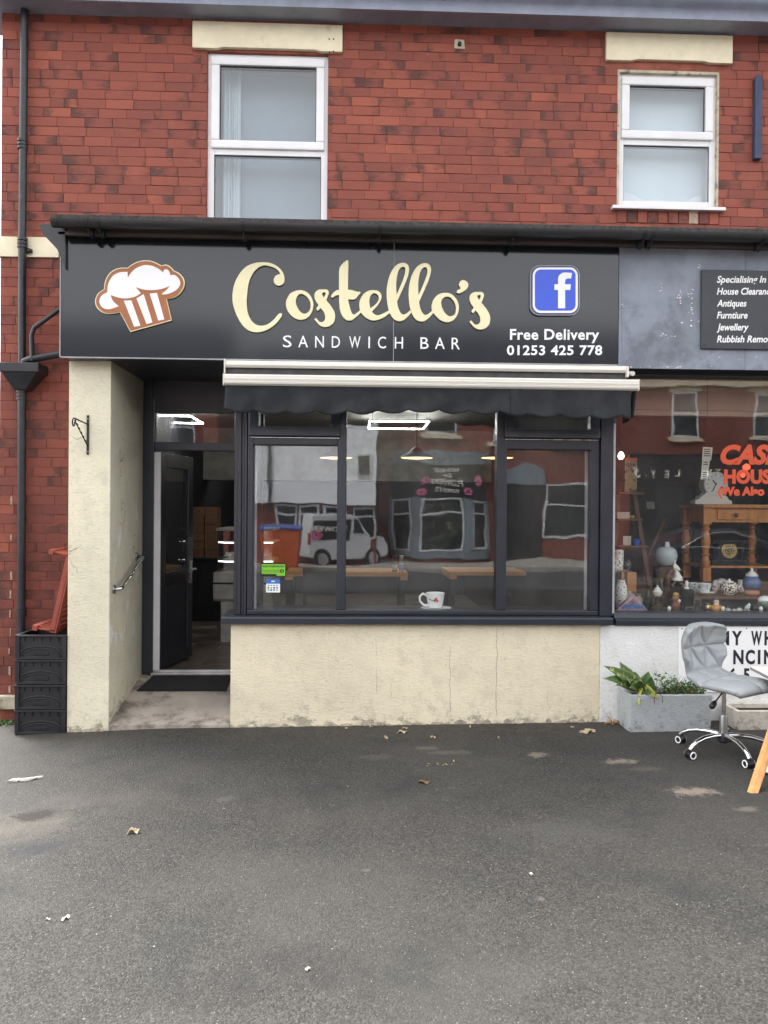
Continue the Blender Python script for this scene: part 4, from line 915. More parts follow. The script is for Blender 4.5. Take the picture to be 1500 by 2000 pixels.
b.tube(pth, .016, 14); b.build('rail', M['steel'], t, smooth=True)
for p in (A, B):
    b = MB(); b.disc(p+Vector((.006, 0, 0)), (1, 0, 0), .036, .012, 20); b.build('flange', M['steel'], t, bevel=.002)
# doormat on the ramp
t = MB(); ml, mr = PX(277, 1340, 6.74), PX(447, 1340, 6.74)
def rz(y): return (ZT-.012-.004)*(y-YS)/(YD-.01-YS)+.004
t.hexa([(ml-.005, 6.60, rz(6.6)+.002), (mr, 6.60, rz(6.6)+.002), (mr+.0, 6.895, rz(6.895)+.002), (ml+.06, 6.895, rz(6.895)+.002), (ml-.005, 6.60, rz(6.6)+.014), (mr, 6.60, rz(6.6)+.014), (mr, 6.895, rz(6.895)+.014), (ml+.06, 6.895, rz(6.895)+.014)])
tag(t.build('doormat', M['mat_black'], bevel=.003), 'black rectangular doormat lying on the ramp in front of the shop door', 'doormat')

# crates
M['crate'] = mat('black_crate_plastic', srgb(34, 35, 39), .45, var=.2, vscale=9, dirt=(srgb(84, 84, 82), 16, .6, .45))
YC = 6.012; cx0, cx1 = PX(27, 1330, YC), PX(130, 1330, YC)-.004; cz = G(-2.42)-.006; CHt = (PZ(80, 1240, YC)-cz)/4; YCB = 6.425
def make_crate(lbl):
    t = thing('bread_crate', lbl, 'crate', ((cx0+cx1)/2, (YC+YCB)/2, cz), group='black plastic crates stacked by the pillar')
    b = MB(); W = cx1-cx0; z0, z1 = cz+.002, cz+CHt-.002; i0, i1 = .018, .004   # tapers to the foot
    def wall_(p, q, th, inn):
        pass
    b.box(cx0+.02, cx1-.02, YC+.02, YCB-.02, z0, z0+.012)
    b.box(cx0+.012, cx1-.012, YC+.016, YC+.024, z0+.006, z1-.012); b.box(cx0+.012, cx1-.012, YCB-.024, YCB-.016, z0+.006, z1-.012)
    b.box(cx0+.012, cx0+.02, YC+.024, YCB-.024, z0+.006, z1-.012); b.box(cx1-.02, cx1-.012, YC+.024, YCB-.024, z0+.006, z1-.012)
    t_b = b.build('body', M['crate'], t)
    b = MB()
    for q0, q1, e in ((z1-.016, z1, 0), (z0, z0+.012, .004)):
        b.box(cx0+e, cx1-e, YC+e, YC+.026, q0, q1); b.box(cx0+e, cx1-e, YCB-.026, YCB-e, q0, q1); b.box(cx0+e, cx0+.026, YC+.026, YCB-.026, q0, q1); b.box(cx1-.026, cx1-e, YC+.026, YCB-.026, q0, q1)
    b.build('rim', M['crate'], t, bevel=.003)
    b = MB()
    for k in range(5): b.box(cx0+.07+k*(W-.14)/4-.004, cx0+.07+k*(W-.14)/4+.004, YC+.006, YC+.0165, z1-.05, z1-.0165)
    for e in (cx0+.006, cx1-.036): b.box(e, e+.03, YC+.003, YC+.0165, z0+.0125, z1-.0165)
    for k in range(7):
        zz = z0+.03+k*.018
        b.box(cx0+.038, cx0+.058, YC+.01, YC+.0165, zz, zz+.005); b.box(cx1-.058, cx1-.038, YC+.01, YC+.0165, zz, zz+.005)
    stuff(b.build('rib', M['crate'], t))
    xm = (cx0+cx1)/2; b = MB()
    for hh, ww, r_ in ((.082, .165, .006), (.062, .145, .004)):
        b.tube([(xm+ww*math.cos(a), YC+.014, z0+.02+hh*math.sin(a)**.8) for a in [math.pi*k/18 for k in range(19)]], r_, 6)
    b.box(xm-.165, xm+.165, YC+.004, YC+.0155, z0+.013, z0+.021)
    b.build('grip_arch', M['crate'], t, smooth=True)
    b = MB(); b.box(xm-.058, xm+.058, YC+.010, YC+.0158, z0+.03, z0+.056); b.build('hand_slot', M['gasket'], t, bevel=.004)
    return t
c0_ = make_crate('black plastic bread crate at the bottom of the stack, standing on the tarmac')
for k, (lb, dx) in enumerate([('black plastic bread crate second from the bottom of the stack', .0), ('black plastic bread crate second from the top of the stack, with pale scuffs', .002), ('black plastic bread crate at the top of the stack, under the red basket', .004)]):
    c = copy_tree(c0_); c['label'] = lb; c.location.z += CHt*(k+1); c.location.x += dx*.6; c.location.y += .004*(k % 2)
# red basket lying on its side
M['red_plastic'] = mat('faded_red_plastic', srgb(150, 74, 58), .6, var=.1, vscale=6, dirt=(srgb(150, 76, 58), 10, .55, .5))
t = thing('red_basket', 'orange red plastic basket lying on its side on top of the black crates', 'crate', (PX(110, 1230, 6.2), 6.2, cz+4*CHt))
zb_ = cz+4*CHt+.002; y0, y1 = 6.08, 6.42
def RB(dx, dz): return Vector((PX(105, 1230, 6.2)+dx, 0, zb_+dz))
Mx = Matrix.Translation((PX(108, 1230, 6.1), 0, zb_)) @ Matrix.Rotation(rad(12), 4, 'Y')
H = .62; b = MB()
b.box(-.004, .01, y0, y1, 0, .02, Mx); b.box(-.004, .01, y0, y1, H-.02, H, Mx); b.box(-.004, .01, y0, y0+.035, .02, H-.02, Mx); b.box(-.004, .01, y1-.035, y1, .02, H-.02, Mx)
for k in range(15): b.box(0, .008, y0+.035, y1-.035, .03+k*.04, .052+k*.04, Mx)
for k in range(7): b.box(.001, .007, y0+.05+k*.035, y0+.07+k*.035, .02, H-.02, Mx)
b.build('perforated_base', M['red_plastic'], t)
b = MB(); Mb = Matrix.Translation((PX(108, 1230, 6.1), 0, zb_+.012)) @ Matrix.Rotation(rad(8), 4, 'Y')
b.box(-.15, .004, y0, y1, 0, .012, Mb); b.box(-.17, -.13, y0-.01, y1+.01, -.012, .03, Mb)
for k in range(5): b.box(-.13, .0, y0+.02+k*.07, y0+.03+k*.07, .012, .03, Mb)
b.build('lower_wall', M['red_plastic'], t, bevel=.002)
Mt = Mx @ Matrix.Translation((0, 0, H)) @ Matrix.Rotation(rad(2), 4, 'Y')
b = MB(); b.box(-.15, .004, y0, y1, -.012, 0, Mt); b.box(-.175, -.14, y0-.01, y1+.01, -.03, .008, Mt)
for k in range(5): b.box(-.15, .0, y0+.02+k*.07, y0+.03+k*.07, -.03, -.012, Mt)
b.build('upper_wall', M['red_plastic'], t, bevel=.002)
b = MB(); b.box(-.04, .0, y0, y0+.01, .0, H, Mx); b.build('side_wall', M['red_plastic'], t)
b = MB(); b.box(-.04, 0, y1-.01, y1, 0, H, Mx); b.build('side_wall', M['red_plastic'], t)

# ------------------------------------------------------------------ planters
M['planter_grey'] = render_paint('weathered_planter', srgb(186, 192, 194), srgb(62, 62, 58), .03, crack=False)
M['planter_white'] = render_paint('dirty_white_planter', srgb(222, 214, 200), srgb(60, 56, 50), .04, crack=False)
M['soil'] = mat('dark_soil', srgb(56, 46, 38), .95, var=.4, vscale=40, bump=.8, bscale=60)
def trough(lbl, x0, x1, y0, y1, z0, z1, m, th=.035):
    t = thing('planter', lbl, 'planter', ((x0+x1)/2, (y0+y1)/2, z0)); s = .012
    b = MB(); 
    b.hexa([(x0+s, y0+s, z0), (x1-s, y0+s, z0), (x1-s, y0+th, z0), (x0+s, y0+th, z0), (x0, y0, z1), (x1, y0, z1), (x1, y0+th, z1), (x0, y0+th, z1)])
    b.box(x0+s*.5, x1-s*.5, y1-th, y1, z0, z1); b.box(x0+.003, x0+th, y0+th, y1-th, z0, z1-.001); b.box(x1-th, x1-.003, y0+th, y1-th, z0, z1-.001)
    b.build('trough', m, t, bevel=.005)
    b = MB(); b.box(x0+th, x1-th, y0+th, y1-th, z0+.02, z1-.035); b.build('soil', M['soil'], t)
    return t
px0, px1 = PX(1230, 1400, 5.73), PX(1392, 1400, 5.73); pzt = PZ(1300, 1358, 5.73)
trough('weathered grey trough planter with green plants against the white wall', px0, px1, 5.73, 6.015, G(2.3)-.01, pzt, M['planter_grey'])
qx0 = PX(1440, 1400, 5.74); qzt = PZ(1470, 1389, 5.74)
trough('low dirty white trough planter behind the office chair', qx0, qx0+.62, 5.74, 6.01, G(2.8)-.01, qzt, M['planter_white'])
def leaf_material(name, c1, c2, c3):
    q = NT(name); co = q.coord(); r = q.n('ShaderNodeObjectInfo').outputs['Random']; isl = q.n('ShaderNodeNewGeometry').outputs['Random Per Island']
    f = q.math('FRACT', q.math('ADD', r, isl)); c = q.mix(f, c1, c2)
    c = q.mix(q.math('MULTIPLY', q.ramp(q.noise(co, 26, 4), .55, .62), .8), c, c3)
    q.bsdf(c, .45, 0, q.bump(q.noise(co, 60, 4), .3, .004), .4); return q.m
M['leaf_var'] = leaf_material('variegated_leaf', srgb(76, 100, 58), srgb(104, 126, 72), srgb(196, 200, 140))
M['leaf_green'] = leaf_material('deep_green_leaf', srgb(58, 90, 48), srgb(84, 116, 58), srgb(110, 140, 80))
M['leaf_yellow'] = leaf_material('yellowing_leaf', srgb(196, 190, 96), srgb(150, 160, 70), srgb(214, 176, 80))
M['leaf_small'] = leaf_material('small_grey_green_leaf', srgb(62, 90, 50), srgb(106, 130, 78), srgb(150, 168, 120))
M['stem'] = mat('brown_stem', srgb(110, 92, 60), .7)
def leaf_sheet(b, base, d, L, W, droop, twist=0, nu=8, serr=.0, face=(0, 0, 1)):
    base = Vector(base); d = Vector(d).normalized(); side = d.cross(Vector(face)); side = side.normalized() if side.length > .01 else Vector((1, 0, 0))
    side = Quaternion(d, twist) @ side
    pts = []; p = base.copy(); dd = d.copy()
    for k in range(nu+1):
        pts.append((p.copy(), dd.copy())); p = p + dd*(L/nu); dd = (dd + Vector((0, 0, -droop/nu))).normalized()
    def fn(i, j):
        k = min(nu, int(round(i*nu))); p, dd = pts[k]; n = side.cross(dd).normalized(); wv = W*.5*(math.sin(math.pi*min(1, i**.75)))*(1+serr*math.sin(i*40)) + .0015
        o = (j-.5)*2; return p + side*o*wv + n*abs(o)*wv*.35, n
    b.sheet(fn, nu, 4, .0012)
t = thing('broad_leaf_plant', 'leafy plant with variegated and yellowing leaves in the left end of the grey planter', 'plant', (px0+.1, 5.85, pzt-.03))
base = Vector((px0+.14, 5.86, pzt-.03))
for (u, v, Y, W, m, dr) in [(1186, 1302, 5.8, .085, 'leaf_var', .5), (1183, 1324, 5.76, .08, 'leaf_green', .7), (1213, 1297, 5.88, .09, 'leaf_var', .2), (1240, 1314, 5.84, .10, 'leaf_var', .5), (1266, 1314, 5.86, .085, 'leaf_green', .35), (1272, 1324, 5.8, .08, 'leaf_green', .5), (1250, 1330, 5.75, .085, 'leaf_var', .6), (1222, 1322, 5.72, .09, 'leaf_var', .7), (1205, 1335, 5.7, .08, 'leaf_var', .9), (1231, 1340, 5.7, .09, 'leaf_var', .9), (1285, 1362, 5.70, .085, 'leaf_yellow', 1.1), (1249, 1386, 5.69, .095, 'leaf_yellow', 2.6), (1272, 1352, 5.71, .07, 'leaf_var', .8)]:
    tp = P(u, v, Y); b = MB(); st = base + Vector((random.uniform(-.05, .05), random.uniform(-.05, .03), .03)); d = tp-st; L = d.length*1.08
    leaf_sheet(b, st, d.normalized()+Vector((0, 0, dr*.42)), L, W*1.12, dr*.95, random.uniform(-.3, .3), 12, .05, (0, -1, .55)); b.build('leaf', M[m], t, smooth=True)
b = MB(); 
for (u, v) in ((1278, 1374), (1294, 1372)): b.tube([P(1283 if v == 1374 else 1276, 1348, 5.70), P(u, v-12, 5.70), P(u, v, 5.705)], .003, 5)
b.build('dry_stalk', M['stem'], t)
t = thing('bushy_herb', 'bushy small leaved green plant with wispy stems in the right end of the grey planter', 'plant', (px1-.2, 5.86, pzt-.03))
b = MB(); s = MB(); rr = random.Random(8); xa, xb = PX(1283, 1350, 5.86), px1-.03
for k in range(420):
    f = rr.random()**.8; x = xa + (xb-xa)*f; hmax = .16*(1-.75*f)*(.55+.45*math.sin(f*9+1)**2) + .03
    p = Vector((x+rr.gauss(0, .015), rr.uniform(5.775, 5.96), pzt-.03+rr.uniform(0, hmax)))
    d = Vector((rr.gauss(0, 1), rr.gauss(-.5, 1), rr.gauss(.7, .6)))
    leaf_sheet(b, p, d, rr.uniform(.018, .04), rr.uniform(.009, .018), .6, rr.uniform(-1, 1), 3)
stuff(b.build('foliage', M['leaf_small'], t, smooth=True))
for k in range(26):
    x = rr.uniform(xa, xb); p = Vector((x, rr.uniform(5.8, 5.95), pzt-.04)); q_ = p + Vector((rr.gauss(.02, .07), rr.gauss(-.02, .03), rr.uniform(.06, .17)))
    s.tube([p, p.lerp(q_, .5)+Vector((rr.gauss(0, .01), 0, .01)), q_], [.0022, .0016, .0009], 4)
s.tube([P(1325, 1345, 5.9), P(1310, 1322, 5.9), P(1296, 1308, 5.9)], [.002, .0014, .0008], 4)
stuff(s.build('wispy_stem', M['stem'], t))
b = MB()
for k in range(60):
    p = Vector((rr.uniform(px1-.16, px1-.04), rr.uniform(5.78, 5.95), pzt-.025+rr.uniform(0, .02))); leaf_sheet(b, p, (rr.gauss(0, 1), rr.gauss(0, 1), .3), rr.uniform(.015, .03), .012, .4, rr.uniform(-1, 1), 3)
M['dry'] = leaf_material('dry_leaf', srgb(170, 130, 84), srgb(206, 178, 130), srgb(120, 86, 54))
stuff(b.build('dead_leaves', M['dry'], t))
# grass tuft on the far left and weeds
def tuft(nm, lbl, cat, c, n, h, sp, m):
    t = MB(); rr = random.Random(int(c[0]*100))
    for k in range(n):
        p = Vector((c[0]+rr.gauss(0, sp[0]), c[1]+rr.gauss(0, sp[1]), c[2]-.004)); leaf_sheet(t, p, (rr.gauss(0, .7), rr.gauss(-.2, .6), 1), h*rr.uniform(.5, 1.2), .006, 1.2, 0, 4)
    return tag(t.build(nm, m, smooth=True), lbl, cat)
ga = ground_at(14, 1392); tuft('grass_tuft', 'green grass tuft growing at the foot of the brick wall left of the crates', 'weed', (PX(4, 1392, 6.37), 6.36, G(-2.9)), 170, .045, (.10, .03), M['leaf_green'])
w_ = ground_at(852, 1494); tuft('yellow_weed', 'tiny yellow green weed scraps lying on the tarmac', 'weed', w_, 9, .022, (.05, .02), M['leaf_yellow'])
w_ = ground_at(1193, 1405); tuft('weed', 'dry weed tuft at the corner between cream wall and planter', 'weed', (w_.x-.02, 5.98, G(2)), 30, .06, (.03, .015), M['dry'])

# ------------------------------------------------------------------ office chair
M['chair_grey'] = mat('grey_leatherette', srgb(148, 152, 155), .42, var=.05, vscale=5, bump=.12, bscale=420)
M['caster_black'] = mat('black_nylon', srgb(30, 30, 32), .45)
CYc = 5.22; CXc = PX(1413, 1440, CYc); cg = G(2.6)
ch = thing('office_chair', 'grey quilted swivel chair on a five star chrome base with casters', 'chair', (CXc, CYc, cg), rad(30))
prof = [(.175, .875), (.205, .79), (.205, .70), (.19, .62), (.15, .55), (.06, .512), (-.06, .505), (-.17, .508), (-.245, .495), (-.27, .462)]
cum = [0]
for a, c in zip(prof, prof[1:]): cum.append(cum[-1]+math.dist(a, c))
def prof_at(s):
    s *= cum[-1]
    for k in range(len(prof)-1):
        if s <= cum[k+1] or k == len(prof)-2:
            f = (s-cum[k])/(cum[k+1]-cum[k]); p0, p1, p2, p3 = prof[max(k-1, 0)], prof[k], prof[k+1], prof[min(k+2, len(prof)-1)]
            cr = lambda i: .5*((2*p1[i])+(-p0[i]+p2[i])*f+(2*p0[i]-5*p1[i]+4*p2[i]-p3[i])*f*f+(-p0[i]+3*p1[i]-3*p2[i]+p3[i])*f**3)
            return Vector((0, cr(0), cr(1)))
ws = [(0, .36), (.05, .43), (.16, .46), (.30, .455), (.42, .40), (.5, .41), (.60, .47), (.80, .48), (.92, .465), (.97, .44), (1, .40)]
def wid(s):
    for (a, wa), (c, wc) in zip(ws, ws[1:]):
        if s <= c: f = (s-a)/(c-a); f = f*f*(3-2*f); return wa+(wc-wa)*f
    return ws[-1][1]
seams = []
jm, jw, jf, jt = .215, .44, .80, .0
def seg(a, c): seams.append((a, c))
seg((-1, jm), (1, jm)); seg((-1, jw), (1, jw)); 
for a, c in (((-.75, .03), (-.5, jm)), ((-.25, .03), (-.5, jm)), ((-.1, .03), (.25, jm)), ((.55, .05), (.25, jm)), ((-.5, jm), (0, jw)), ((.25, jm), (0, jw)), ((.25, jm), (.8, jw)), ((-.5, jm), (-.75, jw)),
             ((-.5, jw), (-.25, .62)), ((.25, jw), (.45, .62)), ((.85, jw), (.45, .62)), ((-1, .62), (1, .62)), ((-.25, .62), (.05, .9)), ((.45, .62), (.05, .9)), ((.05, .9), (.05, 1))): seg(a, c)
def sd(x, y):
    m = 9
    for (ax, ay), (bx, by) in seams:
        ax, bx = ax*.22, bx*.22; ay, by = ay*1.0, by*1.0; dx, dy = bx-ax, by-ay; q = dx*dx+dy*dy
        k = max(0, min(1, ((x*.22-ax)*dx+(y-ay)*dy)/q)); m = min(m, math.hypot(x*.22-ax-k*dx, y-ay-k*dy))
    return m
def shell(off, quilt):
    def fn(i, j):
        s = j; o = i*2-1; p = prof_at(s); t = (prof_at(min(1, s+.01))-prof_at(max(0, s-.01))).normalized(); n = Vector((0, -t.z, t.y)); n = -n if n.y*-1+n.z < 0 else n
        wv = wid(s)/2; x = o*wv; back = max(0, min(1, (.46-s)/.12)); curl = back*.055*abs(o)**2.6 + (1-back)*(-.018)*abs(o)**3
        e = 1-abs(o)**8*.8; e2 = math.sin(math.pi*min(1, max(0, .5*min(s, 1-s)/.03)) ) if min(s, 1-s) < .03 else 1
        d = off*e*(.25+.75*e2)
        if quilt: g = sd(o, s); d += -.018*math.exp(-(g/.0075)**2) + .010*min(1, g/.05)
        q = p + Vector((x, 0, 0)) + n*(curl+d); return q, n
    return fn
b = MB(); NU, NV = 48, 110
top_, bot_ = shell(.02, True), shell(-.038, False)
A = [[b.bm.verts.new(top_(i/NU, j/NV)[0]) for j in range(NV+1)] for i in range(NU+1)]
B_ = [[b.bm.verts.new(bot_(i/NU, j/NV)[0]) for j in range(NV+1)] for i in range(NU+1)]
for i in range(NU):
    for j in range(NV): b.face([A[i][j], A[i+1][j], A[i+1][j+1], A[i][j+1]]); b.face([B_[i][j], B_[i][j+1], B_[i+1][j+1], B_[i+1][j]])
for i in range(NU): b.face([A[i][0], B_[i][0], B_[i+1][0], A[i+1][0]]); b.face([A[i][NV], A[i+1][NV], B_[i+1][NV], B_[i][NV]])
for j in range(NV): b.face([A[0][j], A[0][j+1], B_[0][j+1], B_[0][j]]); b.face([A[NU][j], B_[NU][j], B_[NU][j+1], A[NU][j+1]])
b.build('seat_shell', M['chair_grey'], ch, smooth=True, local=True)
b = MB(); b.tube([(0, 0, .25), (0, 0, .47)], .0155, 16); b.build('gas_piston', M['chrome'], ch, smooth=.6, local=True)
M['gun_metal'] = mat('gun_metal', (.32, .32, .33), .3, .9)
b = MB(); b.lathe(0, 0, [(.026, .085), (.026, .255), (.023, .262)], 18); b.build('column', M['gun_metal'], ch, smooth=.6, local=True)
b = MB(); b.box(-.08, .08, -.1, .1, .44, .46); b.build('seat_plate', M['caster_black'], ch, local=True)
lv = Quaternion((0, 0, 1), -rad(30)); b = MB()
pa, pb = lv @ Vector((-.02, -.05, .45)), lv @ Vector((-.115, -.12, .385)); b.tube([pa, pb], .005, 8); lev = b.build('lever', M['caster_black'], ch, local=True)
b = MB(); dd = (pb-pa).normalized(); b.tube([pb-dd*.005, pb+dd*.02, pb+dd*.055, pb+dd*.068], [.008, .019, .02, .011], 10); b.build('lever_grip', M['caster_black'], ch, smooth=True, local=True)
b = MB(); b.lathe(0, 0, [(.03, .075), (.042, .085), (.042, .125), (.034, .14)], 20); b.build('hub', M['caster_black'], ch, smooth=.6, local=True)
for k in range(5):
    a = rad(-90-30+72*k+4); d = Vector((math.cos(a), math.sin(a), 0)); sd_ = Vector((-d.y, d.x, 0))
    b = MB(); pth = [(.03, .125), (.10, .128), (.18, .122), (.245, .105), (.29, .08), (.312, .058)]
    rings = []
    for r_, z_ in pth: rings.append(d*r_ + Vector((0, 0, z_)))
    b.tube(rings, [.017, .0165, .016, .0155, .0155, .015], 12); b.build('base_arm', M['chrome'], ch, smooth=.7, local=True)
    cd = Quaternion((0, 0, 1), random.uniform(-.9, .9)) @ sd_; cp = d*.318
    b = MB(); fd = Vector((-cd.y, cd.x, 0)); b.tube([cp+Vector((0, 0, .03)), cp+Vector((0, 0, .064))], .013, 10); b.tube([cp-cd*.012+fd*.01+Vector((0, 0, .03)), cp+cd*.012+fd*.01+Vector((0, 0, .03))], .024, 14)
    cs = b.build('caster', M['caster_black'], ch, local=True, bevel=.003)
    for sgn in (-1, 1):
        wc_ = cp+fd*.012+cd*sgn*.021+Vector((0, 0, .0265)); b = MB(); b.tube([wc_-cd*.008, wc_+cd*.008], .0265, 20); b.build('wheel', M['caster_black'], cs, smooth=.6, local=True)
        b = MB(); n = 24; ax = [wc_+cd*sgn*.0082 + (fd*math.cos(2*math.pi*q/n)+Vector((0, 0, 1))*math.sin(2*math.pi*q/n))*.0215 for q in range(n+1)]; b.tube(ax, .0046, 6); b.build('wheel_ring', M['white_vinyl'], cs, smooth=True, local=True)
# table leaning into the frame on the right
M['oak'] = mat('honey_wood', srgb(204, 150, 92), .45, var=.12, vscale=3, grain=(9, 9, .8), bump=.05)
M['table_white'] = mat('off_white_top', srgb(238, 228, 214), .4, var=.02)
M['grey_edge'] = mat('grey_table_edge', srgb(140, 140, 136), .5)
tt = thing('side_table', 'pale topped table with splayed honey wood leg, cut by the right edge', 'table', (3.05, 4.8, G(3)))
foot = ground_at(1470, 1548); topz = .70; corner = P(1465, 1302, 5.25); topz = corner.z
e1 = P(1545, 1352, 4.62); e1.z = topz; dirn = (Vector((e1.x, e1.y, 0))-Vector((corner.x, corner.y, 0))).normalized(); L_ = .95; nrm = Vector((-dirn.y, dirn.x, 0)); nrm = nrm if nrm.x > 0 else -nrm
c4 = [Vector((corner.x, corner.y, 0))+dirn*a*L_+nrm*c*.6 for a, c in ((0, 0), (1, 0), (1, 1), (0, 1))]
b = MB(); b.hexa([(p.x, p.y, topz-.022) for p in c4]+[(p.x, p.y, topz-.003) for p in c4]); b.build('table_edge', M['grey_edge'], tt, bevel=.002)
b = MB(); ins = [p+(sum(c4, Vector())/4-p)*.006 for p in c4]; b.hexa([(p.x, p.y, topz-.0028) for p in ins]+[(p.x, p.y, topz+.001) for p in ins]); b.build('table_top', M['table_white'], tt)
ctr = sum(c4, Vector())/4
for p in c4:
    ft = foot if p is c4[1] and 0 else None
    dv = p-ctr
feet = [foot.copy()]; att = P(1545, 1290, 4.95); 
v_ = Vector((att.x-foot.x, att.y-foot.y, 0))
legs_ = [(foot, Vector((att.x, att.y, topz-.022)))]
for a, c in ((.85, .1), (.85, .9), (.15, .9)):
    tp = Vector((corner.x, corner.y, 0))+dirn*a*L_+nrm*c*.6; out = (tp-ctr).normalized()*.14; ftp = tp+out; legs_.append((Vector((ftp.x, ftp.y, G(ftp.x))), Vector((tp.x, tp.y, topz-.022))))
for f_, t_p in legs_:
    b = MB(); ax_ = (t_p-f_).normalized(); s1 = ax_.cross(Vector((0, 1, 0))).normalized(); s2 = s1.cross(ax_)
    q0 = [f_+s1*a*.030+s2*c*.016 for a, c in ((-1, -1), (1, -1), (1, 1), (-1, 1))]; q1 = [t_p+s1*a*.036+s2*c*.018 for a, c in ((-1, -1), (1, -1), (1, 1), (-1, 1))]
    for q_ in q0: q_.z = f_.z
    b.hexa(q0+q1); b.build('leg', M['oak'], tt, bevel=.003)
cl = MB(); p = ground_at(1502, 1512)
cl.sheet(lambda i, j: ((p.x-.06+.34*i, p.y-.02+.1*j, p.z+.012+.055*math.sin(math.pi*j)*(1+.25*math.sin(i*14))*math.sin(math.pi*min(1, .15+i))+.01*math.sin(i*20+j*5)), (0, 0, 1)), 30, 12, .004)
tag(cl.build('crumpled_paper', M['white_vinyl'], smooth=True), 'crumpled white paper lying behind the wooden table leg', 'litter')
# litter and fallen leaves on the tarmac
M['paper'] = mat('dirty_paper', srgb(186, 182, 170), .8, var=.1, vscale=12)
M['tan_leaf'] = mat('fallen_leaf', srgb(176, 158, 128), .7, var=.3, vscale=20)
def scrap(u, v, L, W, m, nm, lbl, cat, rot, crumple=.012, grp=None, seed=1):
    c = ground_at(u, v); rr = random.Random(seed); f1, f2, f3 = rr.uniform(4, 9), rr.uniform(3, 8), rr.uniform(0, 6)
    b = MB()
    def fn(i, j):
        a, e = (i-.5)*L, (j-.5)*W*(math.sin(math.pi*(.08+.84*i))**.6); a += .1*L*math.sin(j*f2+f3); e += .3*W*math.sin(i*f1+f3)
        x_, y_ = a*math.cos(rot)-e*math.sin(rot), a*math.sin(rot)+e*math.cos(rot); return (x_, y_, .003+crumple*(1+math.sin(i*f1+j*f2+f3))*.5), (0, 0, 1)
    b.sheet(fn, 14, 6, .0012); o = b.build(nm, m, smooth=True); o.location = c; return tag(o, lbl, cat, grp)
scrap(48, 1525, .18, .022, M['paper'], 'paper_strip', 'long crumpled white paper strip on the tarmac below the crates', 'litter', .35, .018, None, 3)
scrap(261, 1627, .06, .03, M['tan_leaf'], 'fallen_leaf', 'pale curled leaf lying alone on the open tarmac at left', 'leaf', .3, .02, None, 5)
scrap(1148, 1431, .12, .05, M['tan_leaf'], 'fallen_leaf', 'pale dry leaf cluster near the right end of the cream wall', 'leaf', .2, .02, None, 6)
G1 = 'dry leaves along the foot of the cream wall'
for k, (u, v, L) in enumerate([(786, 1431, .09), (754, 1442, .06), (846, 1441, .05), (676, 1424, .035), (724, 1421, .04), (790, 1424, .05), (974, 1442, .03), (1118, 1422, .035), (918, 1420, .05)]):
    lb = ['largest dry leaf of the scatter under the middle of the window', 'mid sized dry leaf just left of and nearer than the largest leaf', 'pale leaf scrap below the white cup, right of the largest leaf', 'tiny leaf scrap touching the wall foot under the left mullion', 'small leaf scrap touching the wall foot left of the largest leaf', 'leaf scrap tucked between the largest leaf and the wall', 'tiny lone leaf scrap under the right mullion, away from the wall', 'small leaf scrap at the wall foot under the right pane', 'leaf scrap at the wall foot right of the white cup'][k]
    scrap(u, v, L*.8, L*.4, M['tan_leaf'], 'fallen_leaf', lb, 'leaf', k*1.3, .012, G1, k+20)
scrap(828, 1530, .07, .03, M['stem'], 'fallen_leaf', 'brown dead leaf lying on the tarmac in front of the shop', 'leaf', .1, .014, None, 40)
scrap(128, 1795, .03, .024, M['paper'], 'paper_scrap', 'larger white paper scrap on the near tarmac at left', 'litter', .5, .008, None, 50)
scrap(94, 1797, .016, .012, M['paper'], 'paper_scrap', 'tiny white paper scrap left of the larger scrap', 'litter', .5, .005, None, 51)
scrap(1037, 1708, .02, .014, M['paper'], 'paper_scrap', 'white scrap on the open tarmac right of centre', 'litter', .9, .005, None, 52)
scrap(601, 1895, .018, .012, M['paper'], 'paper_scrap', 'small pale scrap on the near tarmac at bottom centre', 'litter', .2, .006, None, 53)
# loose grit
b = MB(); rr = random.Random(99); gm = []
for k in range(2000):
    u, v = rr.uniform(-40, 1540), 1425+575*rr.random()**.8; c = ground_at(u, v); s = rr.uniform(.0010, .0026)*(1.9 if rr.random() > .965 else 1)
    if c.y > 5.9: continue
    q = [Vector((rr.uniform(.6, 1.3)*s*math.cos(a+k), rr.uniform(.6, 1.3)*s*math.sin(a+k), 0)) for a in (0, 1.57, 3.14, 4.71)]
    vv = [b.bm.verts.new(c+p) for p in q]+[b.bm.verts.new(c+Vector((rr.gauss(0, .2)*s, rr.gauss(0, .2)*s, s*rr.uniform(.5, 1))))]
    for i in range(4): b.face([vv[i], vv[(i+1) % 4], vv[4]])
M['grit'] = leaf_material('pale_grit', srgb(96, 92, 86), srgb(160, 155, 146), srgb(120, 108, 92))
o = b.build('grit', M['grit']); o['label'] = 'loose pale grit and chippings scattered over the tarmac'; stuff(o)
# ------------------------------------------------------------------ sandwich shop interior
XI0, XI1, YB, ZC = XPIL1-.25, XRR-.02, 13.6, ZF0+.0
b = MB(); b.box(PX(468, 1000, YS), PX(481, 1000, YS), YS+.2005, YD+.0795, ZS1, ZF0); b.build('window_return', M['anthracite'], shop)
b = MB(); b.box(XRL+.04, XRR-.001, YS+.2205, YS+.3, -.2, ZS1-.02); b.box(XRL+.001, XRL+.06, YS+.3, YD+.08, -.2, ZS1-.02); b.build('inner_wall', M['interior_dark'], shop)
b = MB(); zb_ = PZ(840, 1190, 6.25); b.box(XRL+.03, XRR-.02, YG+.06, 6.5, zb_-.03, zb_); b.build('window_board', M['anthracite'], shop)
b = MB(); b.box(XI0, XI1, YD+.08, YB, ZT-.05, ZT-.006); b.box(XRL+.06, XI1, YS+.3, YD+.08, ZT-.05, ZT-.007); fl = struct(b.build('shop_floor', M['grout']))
tl, tw = .62, .31
